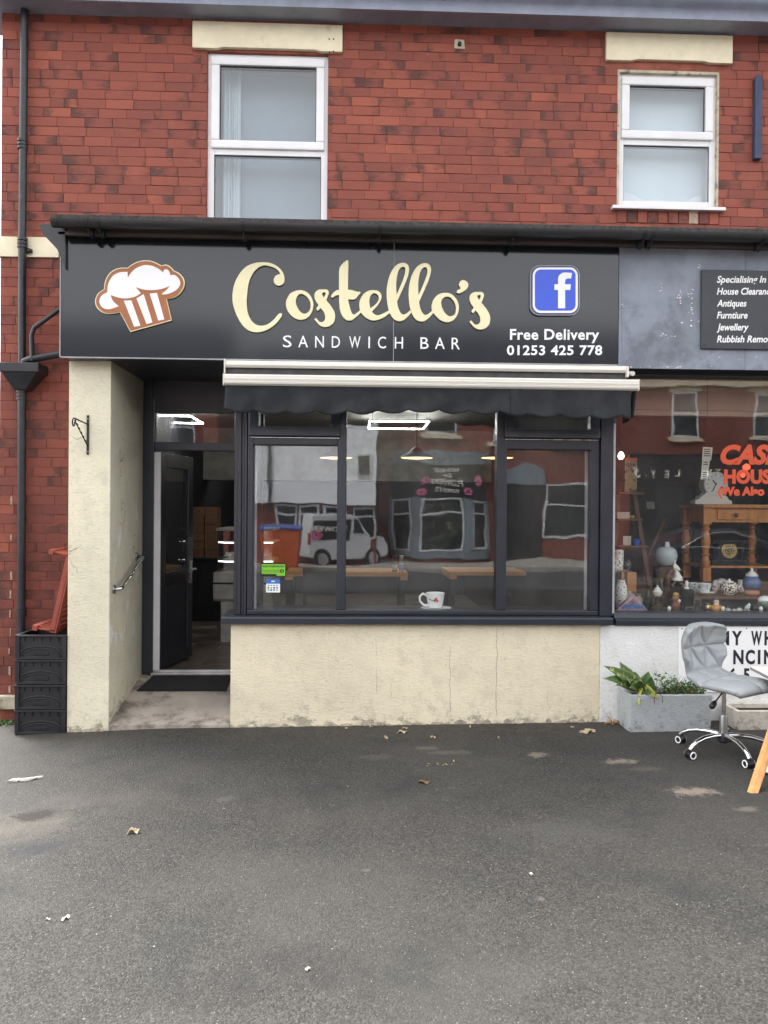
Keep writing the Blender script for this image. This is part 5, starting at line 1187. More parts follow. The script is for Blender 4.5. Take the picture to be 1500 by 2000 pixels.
me_ = MB().box(-.303, .303, -.152, .152, -.01, 0).mesh('floor_tile', M['floor_tile'], bevel=.003)
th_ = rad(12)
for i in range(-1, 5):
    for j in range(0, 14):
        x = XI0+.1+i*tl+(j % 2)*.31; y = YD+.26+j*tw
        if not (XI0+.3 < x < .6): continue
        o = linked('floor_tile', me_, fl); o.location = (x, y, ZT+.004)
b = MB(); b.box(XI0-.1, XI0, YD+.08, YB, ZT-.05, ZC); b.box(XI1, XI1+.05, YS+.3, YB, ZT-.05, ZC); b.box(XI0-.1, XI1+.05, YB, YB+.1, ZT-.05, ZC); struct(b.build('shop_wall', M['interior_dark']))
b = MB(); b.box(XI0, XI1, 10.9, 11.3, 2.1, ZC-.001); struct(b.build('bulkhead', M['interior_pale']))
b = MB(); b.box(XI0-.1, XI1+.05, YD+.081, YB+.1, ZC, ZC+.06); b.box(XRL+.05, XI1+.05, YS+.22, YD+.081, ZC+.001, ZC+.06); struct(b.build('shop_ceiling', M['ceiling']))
M['led'] = emit('led_tube', (1, .98, .94), 14.0); M['warm'] = emit('warm_lamp_glow', (1, .62, .30), .55)
G2 = 'rectangular LED frame lights on the shop ceiling'
def led(u, Ya, Yc, w_, v, lbl):
    z = PZ(u, v, Ya); xc = PX(u, v, Ya); t = thing('ceiling_light', lbl, 'ceiling light', (xc, (Ya+Yc)/2, z), group=G2); r = .0065
    for nm, p, q in (('tube', (xc-w_, Ya, z), (xc+w_, Ya, z)), ('tube', (xc-w_, Yc, z), (xc+w_, Yc, z)), ('tube', (xc-w_, Ya, z), (xc-w_, Yc, z)), ('tube', (xc+w_, Ya, z), (xc+w_, Yc, z))):
        b = MB(); b.tube([p, q], r, 6); b.build(nm, M['led'], t)
    b = MB()
    for sx in (-1, 1): b.tube([(xc+sx*w_*.9, Ya, z), (xc+sx*w_*.9, Ya, ZC)], .002, 4)
    b.build('cable', M['gasket'], t)
led(780, 8.8, 9.6, .34, 823, 'bright rectangular LED frame light in the middle of the shop window, nearer of two')
led(757, 11.5, 12.4, .34, 868, 'smaller looking rectangular LED frame light further back in the shop')
led(325, 8.5, 9.2, .26, 812, 'rectangular LED frame light seen through the glass over the door, nearer of two')
led(395, 11.7, 12.2, .36, 863, 'thin rectangular LED frame light low in the glass over the door')
M['shade'] = mat('pendant_shade', srgb(90, 84, 78), .6)
for u, lb in ((656, 'wide dish pendant lamp glowing warm behind the left mullion'), (814, 'wide dish pendant lamp in the middle pane'), (971, 'wide dish pendant lamp glowing warm behind the right mullion')):
    Y = 8.3; c = P(u, 894, Y); t = thing('pendant_lamp', lb, 'pendant lamp', c, group='dish pendant lamps over the tables'); r = 33/1500*Y
    b = MB(); b.lathe(c.x, Y, [(r, c.z), (r*.96, c.z+.012), (.1, c.z+.05), (.05, c.z+.1), (.02, c.z+.12)], 32); b.build('lamp_shade', M['shade'], t, smooth=.6)
    b = MB(); b.lathe(c.x, Y, [(r*.95, c.z-.003), (r*.5, c.z-.012), (.001, c.z-.016)], 32); b.build('glowing_diffuser', M['warm'], t)
    b = MB(); b.tube([(c.x, Y, c.z+.12), (c.x, Y, ZC)], .004, 6); b.build('cord', M['gasket'], t)
# tables
M['pine'] = mat('pine_top', srgb(226, 172, 112), .5, var=.14, vscale=4, grain=(.6, 6, 6))
M['black_metal'] = mat('black_steel', srgb(40, 42, 46), .5)
def bench(u0, u1, v, Y, lbl):
    x0, x1, z = PX(u0, v, Y), PX(u1, v, Y), PZ((u0+u1)/2, v, Y); t = thing('wooden_table', lbl, 'table', ((x0+x1)/2, Y+.35, ZT), group='wooden cafe tables behind the window')
    for k in range(4):
        b = MB(); b.box(x0, x1, Y+.175*k+.001, Y+.175*(k+1)-.001, z-.045, z-.002*(k % 2)); b.build('plank', M['pine'], t, bevel=.003)
    b = MB(); b.box(x0+.005, x0+.09, Y-.004, Y+.7, z-.085, z-.046); b.box(x1-.09, x1-.005, Y-.004, Y+.7, z-.085, z-.046); b.build('batten', M['pine'], t, bevel=.003)
    for x in (x0+.04, x1-.06):
        for y in (Y+.06, Y+.62):
            b = MB(); b.box(x-.03, x+.03, y-.03, y+.03, ZT, z-.086); b.build('leg', M['black_metal'], t)
    return x0, x1, z
tb = bench(556, 797, 1118, 8.6, 'long wooden cafe table with two shakers on it, left of the mug')
bench(877, 1134, 1117, 8.6, 'long wooden cafe table behind the right mullion, right of the mug')
for u, lb, m in ((771, 'dark pepper grinder on the wooden table, left of the pair', srgb(92, 82, 70)), (784, 'white and blue salt grinder on the wooden table, right of the pair', srgb(170, 190, 200))):
    Y = 8.72; t = thing('grinder', lb, 'grinder', (PX(u, 1116, Y), Y, tb[2])); s = Y/1500; z = tb[2]+.001; x = PX(u, 1116, Y)
    mm = mat('grinder_glass', m, .3)
    b = MB(); b.lathe(x, Y, [(5*s, z), (5*s, z+17*s), (4.2*s, z+19*s)], 16); b.build('jar', mm, t, smooth=.6)
    b = MB(); b.lathe(x, Y, [(4.4*s, z+19.1*s), (5.2*s, z+21*s), (5.2*s, z+28*s), (4.2*s, z+31*s), (3*s, z+32*s)], 16); b.build('cap', M['shade'] if u == 771 else M['alu'], t, smooth=.6)
    b = MB(); b.lathe(x, Y, [(5.1*s, z+4*s), (5.1*s, z+14*s)], 16, cap=False); b.build('label_band', M['blue_vinyl'] if u == 784 else M['paper'], t)
def cafe_chair(x, y, rz, lbl):
    t = thing('cafe_chair', lbl, 'chair', (x, y, ZT), rz, 'dark cafe chairs at the tables'); m = M['black_metal']
    b = MB(); b.box(-.2, .2, -.2, .2, .44, .47); b.build('seat', m, t, local=True, bevel=.008)
    b = MB(); b.box(-.2, .2, .18, .205, .62, .9); b.build('backrest', m, t, local=True, bevel=.008)
    for sx in (-1, 1):
        b = MB(); b.tube([(sx*.18, .19, 0), (sx*.18, .19, .9)], .014, 8); b.build('leg', m, t, local=True)
        b = MB(); b.tube([(sx*.18, -.18, 0), (sx*.18, -.18, .44)], .014, 8); b.build('leg', m, t, local=True)
cafe_chair(PX(630, 1150, 8.0), 8.0, rad(182), 'dark cafe chair with its back to the window under the left table')
cafe_chair(PX(1010, 1150, 9.6), 9.6, rad(10), 'dark cafe chair on the far side of the right table')
# counter, pizza boxes
M['counter_cream'] = mat('cream_counter', srgb(170, 166, 156), .4)
t = thing('display_counter', 'chilled glass display counter with lit shelves seen through the open door', 'counter', (PX(470, 1200, 8.6), 8.9, ZT)); Y0, Y1 = 8.5, 9.3
x0 = PX(421, 1200, Y0); x1 = x0+.62; zb1, zb0 = PZ(440, 1118, Y0), PZ(440, 1175, Y0)
b = MB(); b.box(x0+.05, x1, Y0+.05, Y1, ZT, zb0); b.build('plinth', M['counter_cream'], t)
b = MB(); b.prismx([(Y0, zb0+.03), (Y0+.03, zb0), (Y1, zb0), (Y1, zb1), (Y0, zb1), (Y0-.01, (zb0+zb1)/2)], x0-.03, x1); b.build('front_panel', M['counter_cream'], t, bevel=.01)
b = MB(); b.box(x0-.031, x1, Y0-.014, Y0-.002, zb1-.13, zb1-.11); b.build('groove', M['gasket'], t)
zt_ = PZ(440, 1037, Y0)
g = MB(); g.box(x0+.02, x1, Y0+.02, Y0+.03, zb1, zt_); g.box(x0+.01, x0+.02, Y0+.02, Y1, zb1, zt_); g.build('case_glass', M['glass'], t)
b = MB(); b.box(x0, x1, Y0, Y1, zt_, zt_+.03); b.build('case_top', M['counter_cream'], t)
b = MB(); b.box(x0+.03, x1, Y1-.02, Y1, zb1, zt_); b.build('case_back', M['interior_dark'], t)
for v in (1060, 1097):
    z = PZ(440, v, Y0+.05); b = MB(); b.box(x0+.03, x1, Y0+.06, Y1-.05, z, z+.012); sh_ = b.build('shelf', M['interior_pale'], t)
    b = MB(); b.tube([(x0+.02, Y0+.045, z+.006), (x0+.1, Y0+.045, z), (x1, Y0+.045, z+.004)], .008, 6); b.build('shelf_light', emit('shelf_led', (.95, 1, .95), .8), sh_)
M['card'] = mat('brown_cardboard', srgb(128, 98, 76), .85, var=.1, vscale=5)
YB_ = 10.2; zb2 = PZ(400, 1090, YB_)
bc = thing('back_counter', 'dark low counter at the back holding the stacked brown boxes', 'counter', (PX(400, 1100, YB_), YB_+.3, ZT))
b = MB(); b.box(PX(360, 1100, YB_), PX(430, 1100, YB_), YB_, YB_+.6, ZT, zb2-.03); b.build('cabinet', M['interior_dark'], bc)
b = MB(); b.box(PX(358, 1100, YB_), PX(432, 1100, YB_), YB_-.02, YB_+.62, zb2-.0299, zb2); b.build('worktop', M['black_metal'], bc)
bw = 23/1500*YB_; bh = 16.5/1500*YB_; rr = random.Random(3)
for cidx in range(2):
    for k in range(6):
        x = PX(386+24.5*cidx, 1060, YB_)+rr.uniform(-.008, .008); z = zb2+.001+k*bh; y = YB_+.03+rr.uniform(-.01, .01)
        where = ['bottom', 'second from bottom', 'third from bottom', 'third from top', 'second from top', 'top'][k]
        t = thing('takeaway_box', 'brown cardboard box, %s of the %s stack behind the door' % (where, ('left', 'right')[cidx]), 'box', (x, y+.08, z), group='stacked brown cardboard boxes')
        b = MB(); b.box(x-bw/2, x+bw/2, y, y+.3, z, z+bh*.86); b.build('box_body', M['card'], t, bevel=.003)
        b = MB(); b.box(x-bw/2-.002, x+bw/2+.002, y-.002, y+.302, z+bh*.8601, z+bh*.985); b.build('lid', M['card'], t, bevel=.003)
        b = MB(); b.disc((x, y-.001, z+bh*.5), (0, 1, 0), .008, .003, 10); b.build('vent_hole', M['gasket'], t)
# mug and saucer on the window board
Y = 6.27; s = Y/1500; c = P(850, 1188, Y); z = zb_
t = thing('coffee_cup', 'large white cup with red and black print on a saucer on the window board', 'cup', (c.x, Y, z+.012))
b = MB(); z0 = z+.012; b.lathe(c.x, Y, [(12*s, z0), (13*s, z0+.004), (16*s, z0+12*s), (18.4*s, z0+29*s), (17.6*s, z0+29.3*s), (15.4*s, z0+12*s), (11*s, z0+4*s)], 32); b.build('bowl', M['white_vinyl'], t, smooth=.7)
b = MB(); b.tube([(c.x-16.8*s, Y, z0+24*s), (c.x-25*s, Y, z0+27*s), (c.x-31*s, Y, z0+21*s), (c.x-30*s, Y, z0+12*s), (c.x-23*s, Y, z0+5*s), (c.x-14*s, Y, z0+4*s)], [3*s, 2.4*s, 2.2*s, 2.2*s, 2.4*s, 3*s], 10); b.build('handle', M['white_vinyl'], t, smooth=True)
yf = lambda dx, zz: Y - math.sqrt(max(1e-6, (16.9*s)**2-(dx*s)**2)) - .004
b = MB(); b.tube([(c.x-14*s, yf(-11, 0)-.012, z0+19*s), (c.x-9*s, yf(-9, 0)-.004, z0+16*s), (c.x-4*s, yf(-4, 0), z0+15.5*s)], .0025, 5); b.build('black_print', M['gasket'], t)
b = MB()
for dx, dz, r in ((-3, 16, 2.6), (0, 19, 2.4), (2, 15, 2.3)): b.disc((c.x+dx*s, yf(dx, 0)+.001, z0+dz*s), (0, 1, .1), r*s, .004, 8)
b.build('red_print', M['red_vinyl'], t)
t2 = MB(); t2.lathe(c.x+2*s, Y, [(12*s, z+.001), (13*s, z+.003), (30*s, z+.011), (30*s, z+.013), (12*s, z+.006)], 32); tag(t2.build('saucer', M['white_vinyl'], smooth=.7), 'white saucer under the large white cup on the window board', 'saucer')
# stickers on the glass
YX = YG-.0005
t = thing('hygiene_sticker', 'green food hygiene rating sticker with a five on the left window pane', 'sticker', P(534, 1112, YX))
M['green_vinyl'] = mat('green_print', srgb(126, 196, 52), .5, var=.03); M['sky_vinyl'] = mat('mid_blue_print', srgb(52, 112, 190), .5, var=.03)
def slab(par, nm, u0, u1, v0, v1, y, m, d=.0008):
    b = MB(); a, c_ = P(u0, v1, y), P(u1, v0, y); b.box(a.x, c_.x, y-d, y, a.z, c_.z); return b.build(nm, m, par)
slab(t, 'backing', 509, 559, 1100, 1126, YX, M['gasket']); slab(t, 'green_print', 511, 557, 1102, 1121, YX-.0009, M['green_vinyl']); slab(t, 'green_print', 540, 557, 1121.2, 1124.5, YX-.0009, M['green_vinyl'])
text('FOOD HYGIENE RATING', 513, 555, 1108, 1104, YX-.0018, M['black_vinyl'], t, bold=.03, depth=.0004)
for k in range(5):
    b = MB(); p = P(516+6.6*k, 1115.5, YX-.0022); 
    for q_ in range(1): b.tube([p+Vector((.0095*math.cos(a), 0, .0095*math.sin(a))) for a in [2*math.pi*i/14 for i in range(15)]], .0012, 5)
    b.build('ring', M['black_vinyl'], t)
b = MB(); b.disc(P(550.5, 1115.5, YX-.0022), (0, 1, 0), .0165, .0006, 18); b.build('rating_disc', M['black_vinyl'], t)
text('5', 548.6, 552.4, 1118, 1113, YX-.0028, M['green_vinyl'], t, 'numeral', bold=.03, depth=.0004)
t = thing('blue_sticker', 'small white sticker with a blue header under the green hygiene sticker', 'sticker', P(533, 1145, YX))
slab(t, 'backing', 519.5, 547, 1131, 1157, YX, M['white_vinyl']); slab(t, 'blue_header', 519.5, 547, 1131, 1140, YX-.0009, M['sky_vinyl'])
for r in range(3):
    for c_ in range(4):
        if r == 0: slab(t, 'icon', 523+c_*5.4, 526.5+c_*5.4, 1142.5, 1144, YX-.0009, M['plaque'])
        else: slab(t, 'icon', 522.5+c_*5.6, 526+c_*5.6, 1142+r*4.4, 1145+r*4.4, YX-.0009, [M['plaque'], M['sky_vinyl'], M['green_vinyl']][(r+c_) % 3])
slab(t, 'mark', 530, 537, 1134.5, 1136.5, YX-.0018, M['white_vinyl'], .0004)

# ------------------------------------------------------------------ antiques display
XA = XRR+.06
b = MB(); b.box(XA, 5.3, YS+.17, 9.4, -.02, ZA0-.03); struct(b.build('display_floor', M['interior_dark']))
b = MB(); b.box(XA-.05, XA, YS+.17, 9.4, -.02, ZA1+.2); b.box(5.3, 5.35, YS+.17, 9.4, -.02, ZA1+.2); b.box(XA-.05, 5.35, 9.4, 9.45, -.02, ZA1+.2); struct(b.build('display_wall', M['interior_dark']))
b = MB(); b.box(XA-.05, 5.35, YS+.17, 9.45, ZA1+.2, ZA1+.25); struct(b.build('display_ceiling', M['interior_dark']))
M['dark_wood'] = mat('dark_brown_wood', srgb(104, 72, 54), .55, var=.2, vscale=5, grain=(6, 6, 1))
M['mid_pine'] = mat('waxed_pine', srgb(206, 140, 82), .4, var=.18, vscale=4, grain=(6, 6, .8))
M['ivory'] = mat('ivory_china', srgb(232, 230, 220), .3, var=.04); M['white_china'] = mat('white_china', srgb(240, 240, 236), .2, var=.03)
def china(name, base, spot, sc=60, thr=.56):
    q = NT(name); co = q.coord(); c = q.mix(q.ramp(q.noise(co, sc, 3), thr, thr+.04), base, spot); q.bsdf(c, .25); return q.m
M['floral'] = china('floral_china', srgb(238, 236, 228), srgb(70, 66, 72), 55, .58); M['imari'] = china('red_blue_china', srgb(236, 228, 214), srgb(96, 44, 40), 70, .5)
M['blue_white'] = china('blue_white_china', srgb(236, 240, 240), srgb(120, 146, 160), 80, .56)
ZS_ = PZ(1420, 1163, 6.7)
t = thing('display_shelf', 'low brown display shelf behind the antiques window carrying cups and a teapot', 'shelf', (3.3, 6.9, ZA0))
b = MB(); b.box(PX(1345, 1163, 6.62), 5.2, 6.62, 7.2, ZS_-.025, ZS_); b.build('board', M['dark_wood'], t)
b = MB(); b.box(PX(1345, 1163, 6.62)+.02, 5.18, 6.66, 7.18, ZA0-.029, ZS_-.0255); b.build('support', M['interior_dark'], t)
b = MB(); b.box(XA+.3, 5.29, 7.25, 9.3, ZA0-.0295, PZ(1400, 1136, 7.3)); struct(b.build('display_platform', M['dark_wood']))
ZP = PZ(1400, 1136, 7.3); ZBD = ZA0-.03
def lathe_px(nm, lbl, cat, u, prof, Y, m, n=24, parts=None, group=None, base=None):
    s = Y/1500; x = PX(u, prof[0][1], Y); zs = [PZ(u, v, Y) for _, v in prof]
    off = (base-zs[0]) if base is not None else 0
    b = MB(); b.lathe(x, Y, [(max(.0005, h*s), z+off) for (h, _), z in zip(prof, zs)], n); o = b.build(nm, m, None, smooth=.7)
    if parts is None: return tag(o, lbl, cat, group)
    t = thing(nm, lbl, cat, (x, Y, zs[0]+off)); o.name = 'body'; o.parent = t; o.matrix_parent_inverse = Matrix.Translation(-Vector(t.location)); parts(t, x, Y, s, off); return t
# pine table
Yt = 7.3; zt1, zt0 = PZ(1420, 985, Yt), PZ(1420, 992, Yt); s = Yt/1500; xl, xr = PX(1374, 990, Yt), PX(1374, 990, Yt)+.78
t = thing('pine_table', 'waxed pine hall table with turned legs and a small drawer in the antiques window', 'table', ((xl+xr)/2, Yt+.25, ZP))
b = MB(); b.box(xl-.01, xr+.01, Yt-.02, Yt+.55, zt0, zt1); b.build('top', M['mid_pine'], t, bevel=.006)
za_ = PZ(1420, 1020, Yt)
b = MB(); b.box(xl+.06, xr-.06, Yt+.025, Yt+.045, za_, zt0-.001); b.box(xl+.03, xl+.05, Yt+.06, Yt+.47, za_, zt0-.001); b.box(xr-.05, xr-.03, Yt+.06, Yt+.47, za_, zt0-.001); b.build('apron', M['mid_pine'], t)
b = MB(); b.box(PX(1403, 1005, Yt), PX(1472, 1005, Yt), Yt+.008, Yt+.0245, PZ(1430, 1015, Yt), PZ(1430, 997, Yt)); dw = b.build('drawer_front', M['mid_pine'], t, bevel=.005)
b = MB(); p = P(1437, 1006, Yt); b.lathe(0, 0, [(.008, 0), (.02, .018), (.016, .03), (.004, .034)], 14, Matrix.Translation((p.x, Yt+.008, p.z)) @ Matrix.Rotation(rad(90), 4, 'X')); b.build('knob', M['dark_wood'], dw, smooth=True)
for lx in (xl+.045, xr-.045):
    for ly in (Yt+.045, Yt+.49):
        b = MB(); b.box(lx-.04, lx+.04, ly-.04, ly+.04, za_-.02, zt0-.0005); H_ = za_-.02-ZP
        b.lathe(lx, ly, [(.038, za_-.021), (.03, za_-.05), (.042, za_-.065), (.03, za_-.08), (.028, za_-.1), (.04, za_-.14), (.046, za_-.2), (.032, za_-.26), (.03, za_-.30), (.044, za_-.315), (.03, za_-.33), (.034, za_-.37), (.045, ZP+.2), (.04, ZP+.15), (.03, ZP+.13)], 16)
        b.box(lx-.038, lx+.038, ly-.038, ly+.038, ZP+.001, ZP+.13); b.build('leg', M['mid_pine'], t, smooth=.5)
b = MB(); b.box(xl+.02, xr-.02, Yt+.03, Yt+.52, ZP+.1305, ZP+.15); b.build('lower_shelf', M['mid_pine'], t)
# white mantel clock on it
Yk = 7.4; s = Yk/1500; p = P(1393, 948, Yk); zt_ = zt1+.001
t = thing('mantel_clock', 'white round faced mantel clock on a stepped scalloped base', 'clock', (p.x, Yk, zt_))
b = MB(); 
pts = [(1358, 987), (1358, 980), (1366, 977), (1370, 971), (1376, 969), (1380, 963), (1408, 963), (1412, 969), (1420, 972), (1424, 978), (1430, 981), (1430, 987)]
base_off = zt_-PZ(1393, 987, Yk-.06)
b.prism([(PX(u, v, Yk-.06), PZ(1393, v, Yk-.06)+base_off) for u, v in pts], Yk-.06, Yk+.06); b.build('base', M['ivory'], t, bevel=.004)
zc = p.z+base_off*1; R_ = 24.5*s
def ydisc(b, c, r, y0, y1, n=32): b.tube([Vector((c[0], y1, c[1])), Vector((c[0], y0, c[1]))], r, n)
b = MB(); ydisc(b, (p.x, zc), R_, Yk-.05, Yk+.05); b.build('case', M['ivory'], t, smooth=.6)
b = MB(); n = 40; b.tube([Vector((p.x+R_*.9*math.cos(2*math.pi*k/n), Yk-.052, zc+R_*.9*math.sin(2*math.pi*k/n))) for k in range(n+1)], R_*.1, 8); b.build('bezel', M['ivory'], t, smooth=True)
b = MB(); ydisc(b, (p.x, zc), R_*.8, Yk-.054, Yk-.0501); b.build('dial', M['white_china'], t)
b = MB()
for k in range(12):
    a = rad(30*k); b.box(-.003, .003, Yk-.056, Yk-.0545, R_*.62, R_*.74, Matrix.Translation((p.x, 0, zc)) @ Matrix.Rotation(a, 4, 'Y'))
b.build('hour_mark', M['plaque'], t)
b = MB(); b.box(-.005, .005, Yk-.059, Yk-.0565, -.01, R_*.42, Matrix.Translation((p.x, 0, zc)) @ Matrix.Rotation(rad(-42), 4, 'Y')); b.build('hour_hand', M['gasket'], t)
b = MB(); b.box(-.004, .004, Yk-.062, Yk-.0595, -.01, R_*.66, Matrix.Translation((p.x, 0, zc)) @ Matrix.Rotation(rad(205), 4, 'Y')); b.build('minute_hand', M['gasket'], t)
# black mantel clock on the lower shelf of the pine table
Yk = Yt+.12; s = Yk/1500; zq = ZP+.151; p = P(1426, 1075, Yk); wk = 36*s; hk = PZ(1426, 1056, Yk)-zq
M['slate_black'] = mat('black_slate', srgb(26, 27, 30), .25, var=.2); M['brass'] = mat('aged_brass', (.62, .46, .2), .3, 1, var=.3, vscale=60)
t = thing('mantel_clock', 'black mantel clock with brass dial standing under the pine table', 'clock', (p.x, Yk+.08, zq))
b = MB(); b.box(p.x-wk, p.x+wk, Yk, Yk+.16, zq, zq+hk*.2); b.box(p.x-wk*.85, p.x+wk*.85, Yk+.02, Yk+.15, zq+hk*.2001, zq+hk*.86); b.box(p.x-wk*.95, p.x+wk*.95, Yk+.005, Yk+.16, zq+hk*.8601, zq+hk); b.build('case', M['slate_black'], t, bevel=.004)
for sx in (-.66, .66):
    b = MB(); b.lathe(p.x+sx*wk, Yk+.012, [(.014, zq+hk*.201), (.014, zq+hk*.24), (.009, zq+hk*.26), (.009, zq+hk*.8), (.014, zq+hk*.82), (.014, zq+hk*.859)], 12); b.build('column', M['slate_black'], t, smooth=.6)
b = MB(); n = 36; R_ = 15*s; b.tube([Vector((p.x+R_*math.cos(2*math.pi*k/n), Yk+.016, p.z+R_*math.sin(2*math.pi*k/n))) for k in range(n+1)], .007, 8); b.build('bezel', M['brass'], t, smooth=True)
b = MB(); ydisc(b, (p.x, p.z), R_*.97, Yk+.012, Yk+.0195); b.build('dial', M['brass'], t)
b = MB(); ydisc(b, (p.x, p.z), R_*.6, Yk+.009, Yk+.0118); b.build('dial_centre', china('engraved_brass', (.5, .38, .16, 1), (.08, .06, .04, 1), 90, .5), t)
b = MB(); b.box(-.002, .002, Yk+.006, Yk+.0085, 0, R_*.8, Matrix.Translation((p.x, 0, p.z)) @ Matrix.Rotation(rad(95), 4, 'Y')); b.build('minute_hand', M['gasket'], t)
# globe lamp shade
M['opal'] = mat('opal_glass', srgb(206, 216, 216), .15, var=.04, vscale=3)
lathe_px('globe_lampshade', 'round opal glass lamp shade with a dark collar among the antiques', 'lampshade', 1301, [(9, 1106), (15, 1103), (20, 1095), (21.5, 1084), (19, 1074), (13, 1069), (10, 1068)], 7.15, M['opal'], 28,
    lambda t, x, Y, s, off: MB().lathe(x, Y, [(9*s, PZ(1301, 1067.9, Y)), (8*s, PZ(1301, 1063, Y)), (7*s, PZ(1301, 1058, Y))], 20).build('collar', M['gun_metal'], t, smooth=.6))
b = MB(); x_, z_ = PX(1301, 1106, 7.15), PZ(1301, 1106, 7.15); b.box(x_-.09, x_+.09, 7.08, 7.235, ZBD, z_-.001); tag(b.build('wooden_block', M['dark_wood'], bevel=.004), 'dark wooden block under the round opal lamp shade', 'block')
# candlestick, lady figure
lathe_px('candlestick', 'tall slim bronze candlestick left of the lady figure', 'candlestick', 1284, [(11, 1166), (10, 1162), (3.5, 1157), (3, 1150), (3.6, 1100), (7.5, 1094), (7.5, 1092.5)], 6.75, mat('bronze', srgb(112, 104, 90), .5, .4), 14, base=ZBD)
Yl = 6.6; s = Yl/1500; c = P(1323, 1134, Yl)
t = thing('lady_figurine', 'pale figurine of a lady in a long dress on a small dark plinth', 'figurine', (c.x, Yl, ZBD))
pz = lambda v: PZ(1323, v, Yl); pxx = lambda u: PX(u, 1134, Yl)
b = MB(); b.box(pxx(1310), pxx(1335), Yl-.05, Yl+.05, ZBD, pz(1165)); b.box(pxx(1312), pxx(1332), Yl-.04, Yl+.04, pz(1165)+.0005, pz(1134)-.001); b.build('plinth', M['slate_black'], t, bevel=.003)
V = [(pxx(1321), Yl, pz(1118)), (pxx(1320), Yl, pz(1111)), (pxx(1318), Yl, pz(1106)), (pxx(1317), Yl, pz(1101)), (pxx(1316), Yl-.005, pz(1097)), (pxx(1316.5), Yl-.01, pz(1094)), (pxx(1322), Yl, pz(1124)), (pxx(1324), Yl, pz(1131)), (pxx(1314), Yl-.02, pz(1107)), (pxx(1315), Yl-.05, pz(1112)), (pxx(1318), Yl-.06, pz(1108)), (pxx(1323), Yl-.01, pz(1107)), (pxx(1326), Yl-.02, pz(1114)), (pxx(1322), Yl-.05, pz(1112)), (pxx(1330), Yl, pz(1130))]
E_ = [(0, 1), (1, 2), (2, 3), (3, 4), (4, 5), (0, 6), (6, 7), (2, 8), (8, 9), (9, 10), (2, 11), (11, 12), (12, 13), (6, 14)]
R0 = [.020, .018, .020, .008, .017, .012, .028, .040, .008, .007, .006, .008, .007, .006, .016]
linked('figure', skin_mesh(V, E_, R0, M['ivory']), t)
b = MB(); b.lathe(c.x, Yl, [(.046, pz(1134)), (.05, pz(1132)), (.02, pz(1126))], 16); b.build('dress_hem', M['ivory'], t, smooth=True)
# cups, saucer, teapot
def cup(u, Y, lbl, m, base, hand=-1, v0=1152, v1=1131, hw=12, tilt=0):
    s = Y/1500; h = (v0-v1)*s; x = PX(u, v0, Y); t = thing('teacup', lbl, 'cup', (x, Y, base))
    b = MB(); b.lathe(x, Y, [(hw*.55*s, base), (hw*.55*s, base+.004), (hw*.75*s, base+h*.3), (hw*.95*s, base+h*.75), (hw*1.05*s, base+h), (hw*.98*s, base+h), (hw*.7*s, base+h*.3), (.002, base+h*.12)], 24); b.build('bowl', m, t, smooth=.8)
    b = MB(); b.tube([(x+hand*hw*.95*s, Y, base+h*.85), (x+hand*hw*1.35*s, Y, base+h*.98), (x+hand*hw*1.45*s, Y, base+h*.6), (x+hand*hw*.8*s, Y, base+h*.3)], .005, 8); b.build('handle', M['white_china'], t, smooth=True)
s0 = ZS_+.001
lathe_px('saucer', 'white china saucer under the right teacup on the shelf', 'saucer', 1378, [(9, 1160), (11, 1159), (18, 1154), (18, 1153), (8, 1157)], 6.72, M['white_china'], 28, base=s0)
cup(1377, 6.72, 'blue and white china teacup on a saucer next to the teapot', M['blue_white'], s0+.010, -1, 1153, 1132)
cup(1353, 6.85, 'blue and white china teacup without saucer left of the other cup', M['blue_white'], s0, 1, 1152, 1131)
Y = 6.72; s = Y/1500; x = PX(1424, 1160, Y)
t = thing('teapot', 'round china teapot with dark red and cream pattern and white lid', 'teapot', (x, Y, s0)); k = lambda v: s0+(1160-v)*s
b = MB(); b.lathe(x, Y, [(10*s, k(1160)), (11*s, k(1158)), (14*s, k(1155)), (17*s, k(1148)), (16.5*s, k(1141)), (13*s, k(1135)), (9*s, k(1134))], 28); b.build('body', M['imari'], t, smooth=True)
b = MB(); b.lathe(x, Y, [(9*s, k(1133.9)), (8*s, k(1132.5)), (3*s, k(1131)), (2*s, k(1130)), (3.2*s, k(1128.5)), (1*s, k(1127.5))], 18); b.build('lid', M['white_china'], t, smooth=True)
b = MB(); b.tube([(x-14*s, Y, k(1138)), (x-20*s, Y, k(1133)), (x-23*s, Y, k(1138)), (x-20*s, Y, k(1148)), (x-15*s, Y, k(1152))], 1.7*s, 8); b.build('handle', M['white_china'], t, smooth=True)
b = MB(); b.tube([(x+14*s, Y, k(1152)), (x+19*s, Y, k(1147)), (x+22*s, Y, k(1140)), (x+25*s, Y, k(1138))], [4*s, 3*s, 2.2*s, 1.8*s], 10); b.build('spout', M['imari'], t, smooth=True)
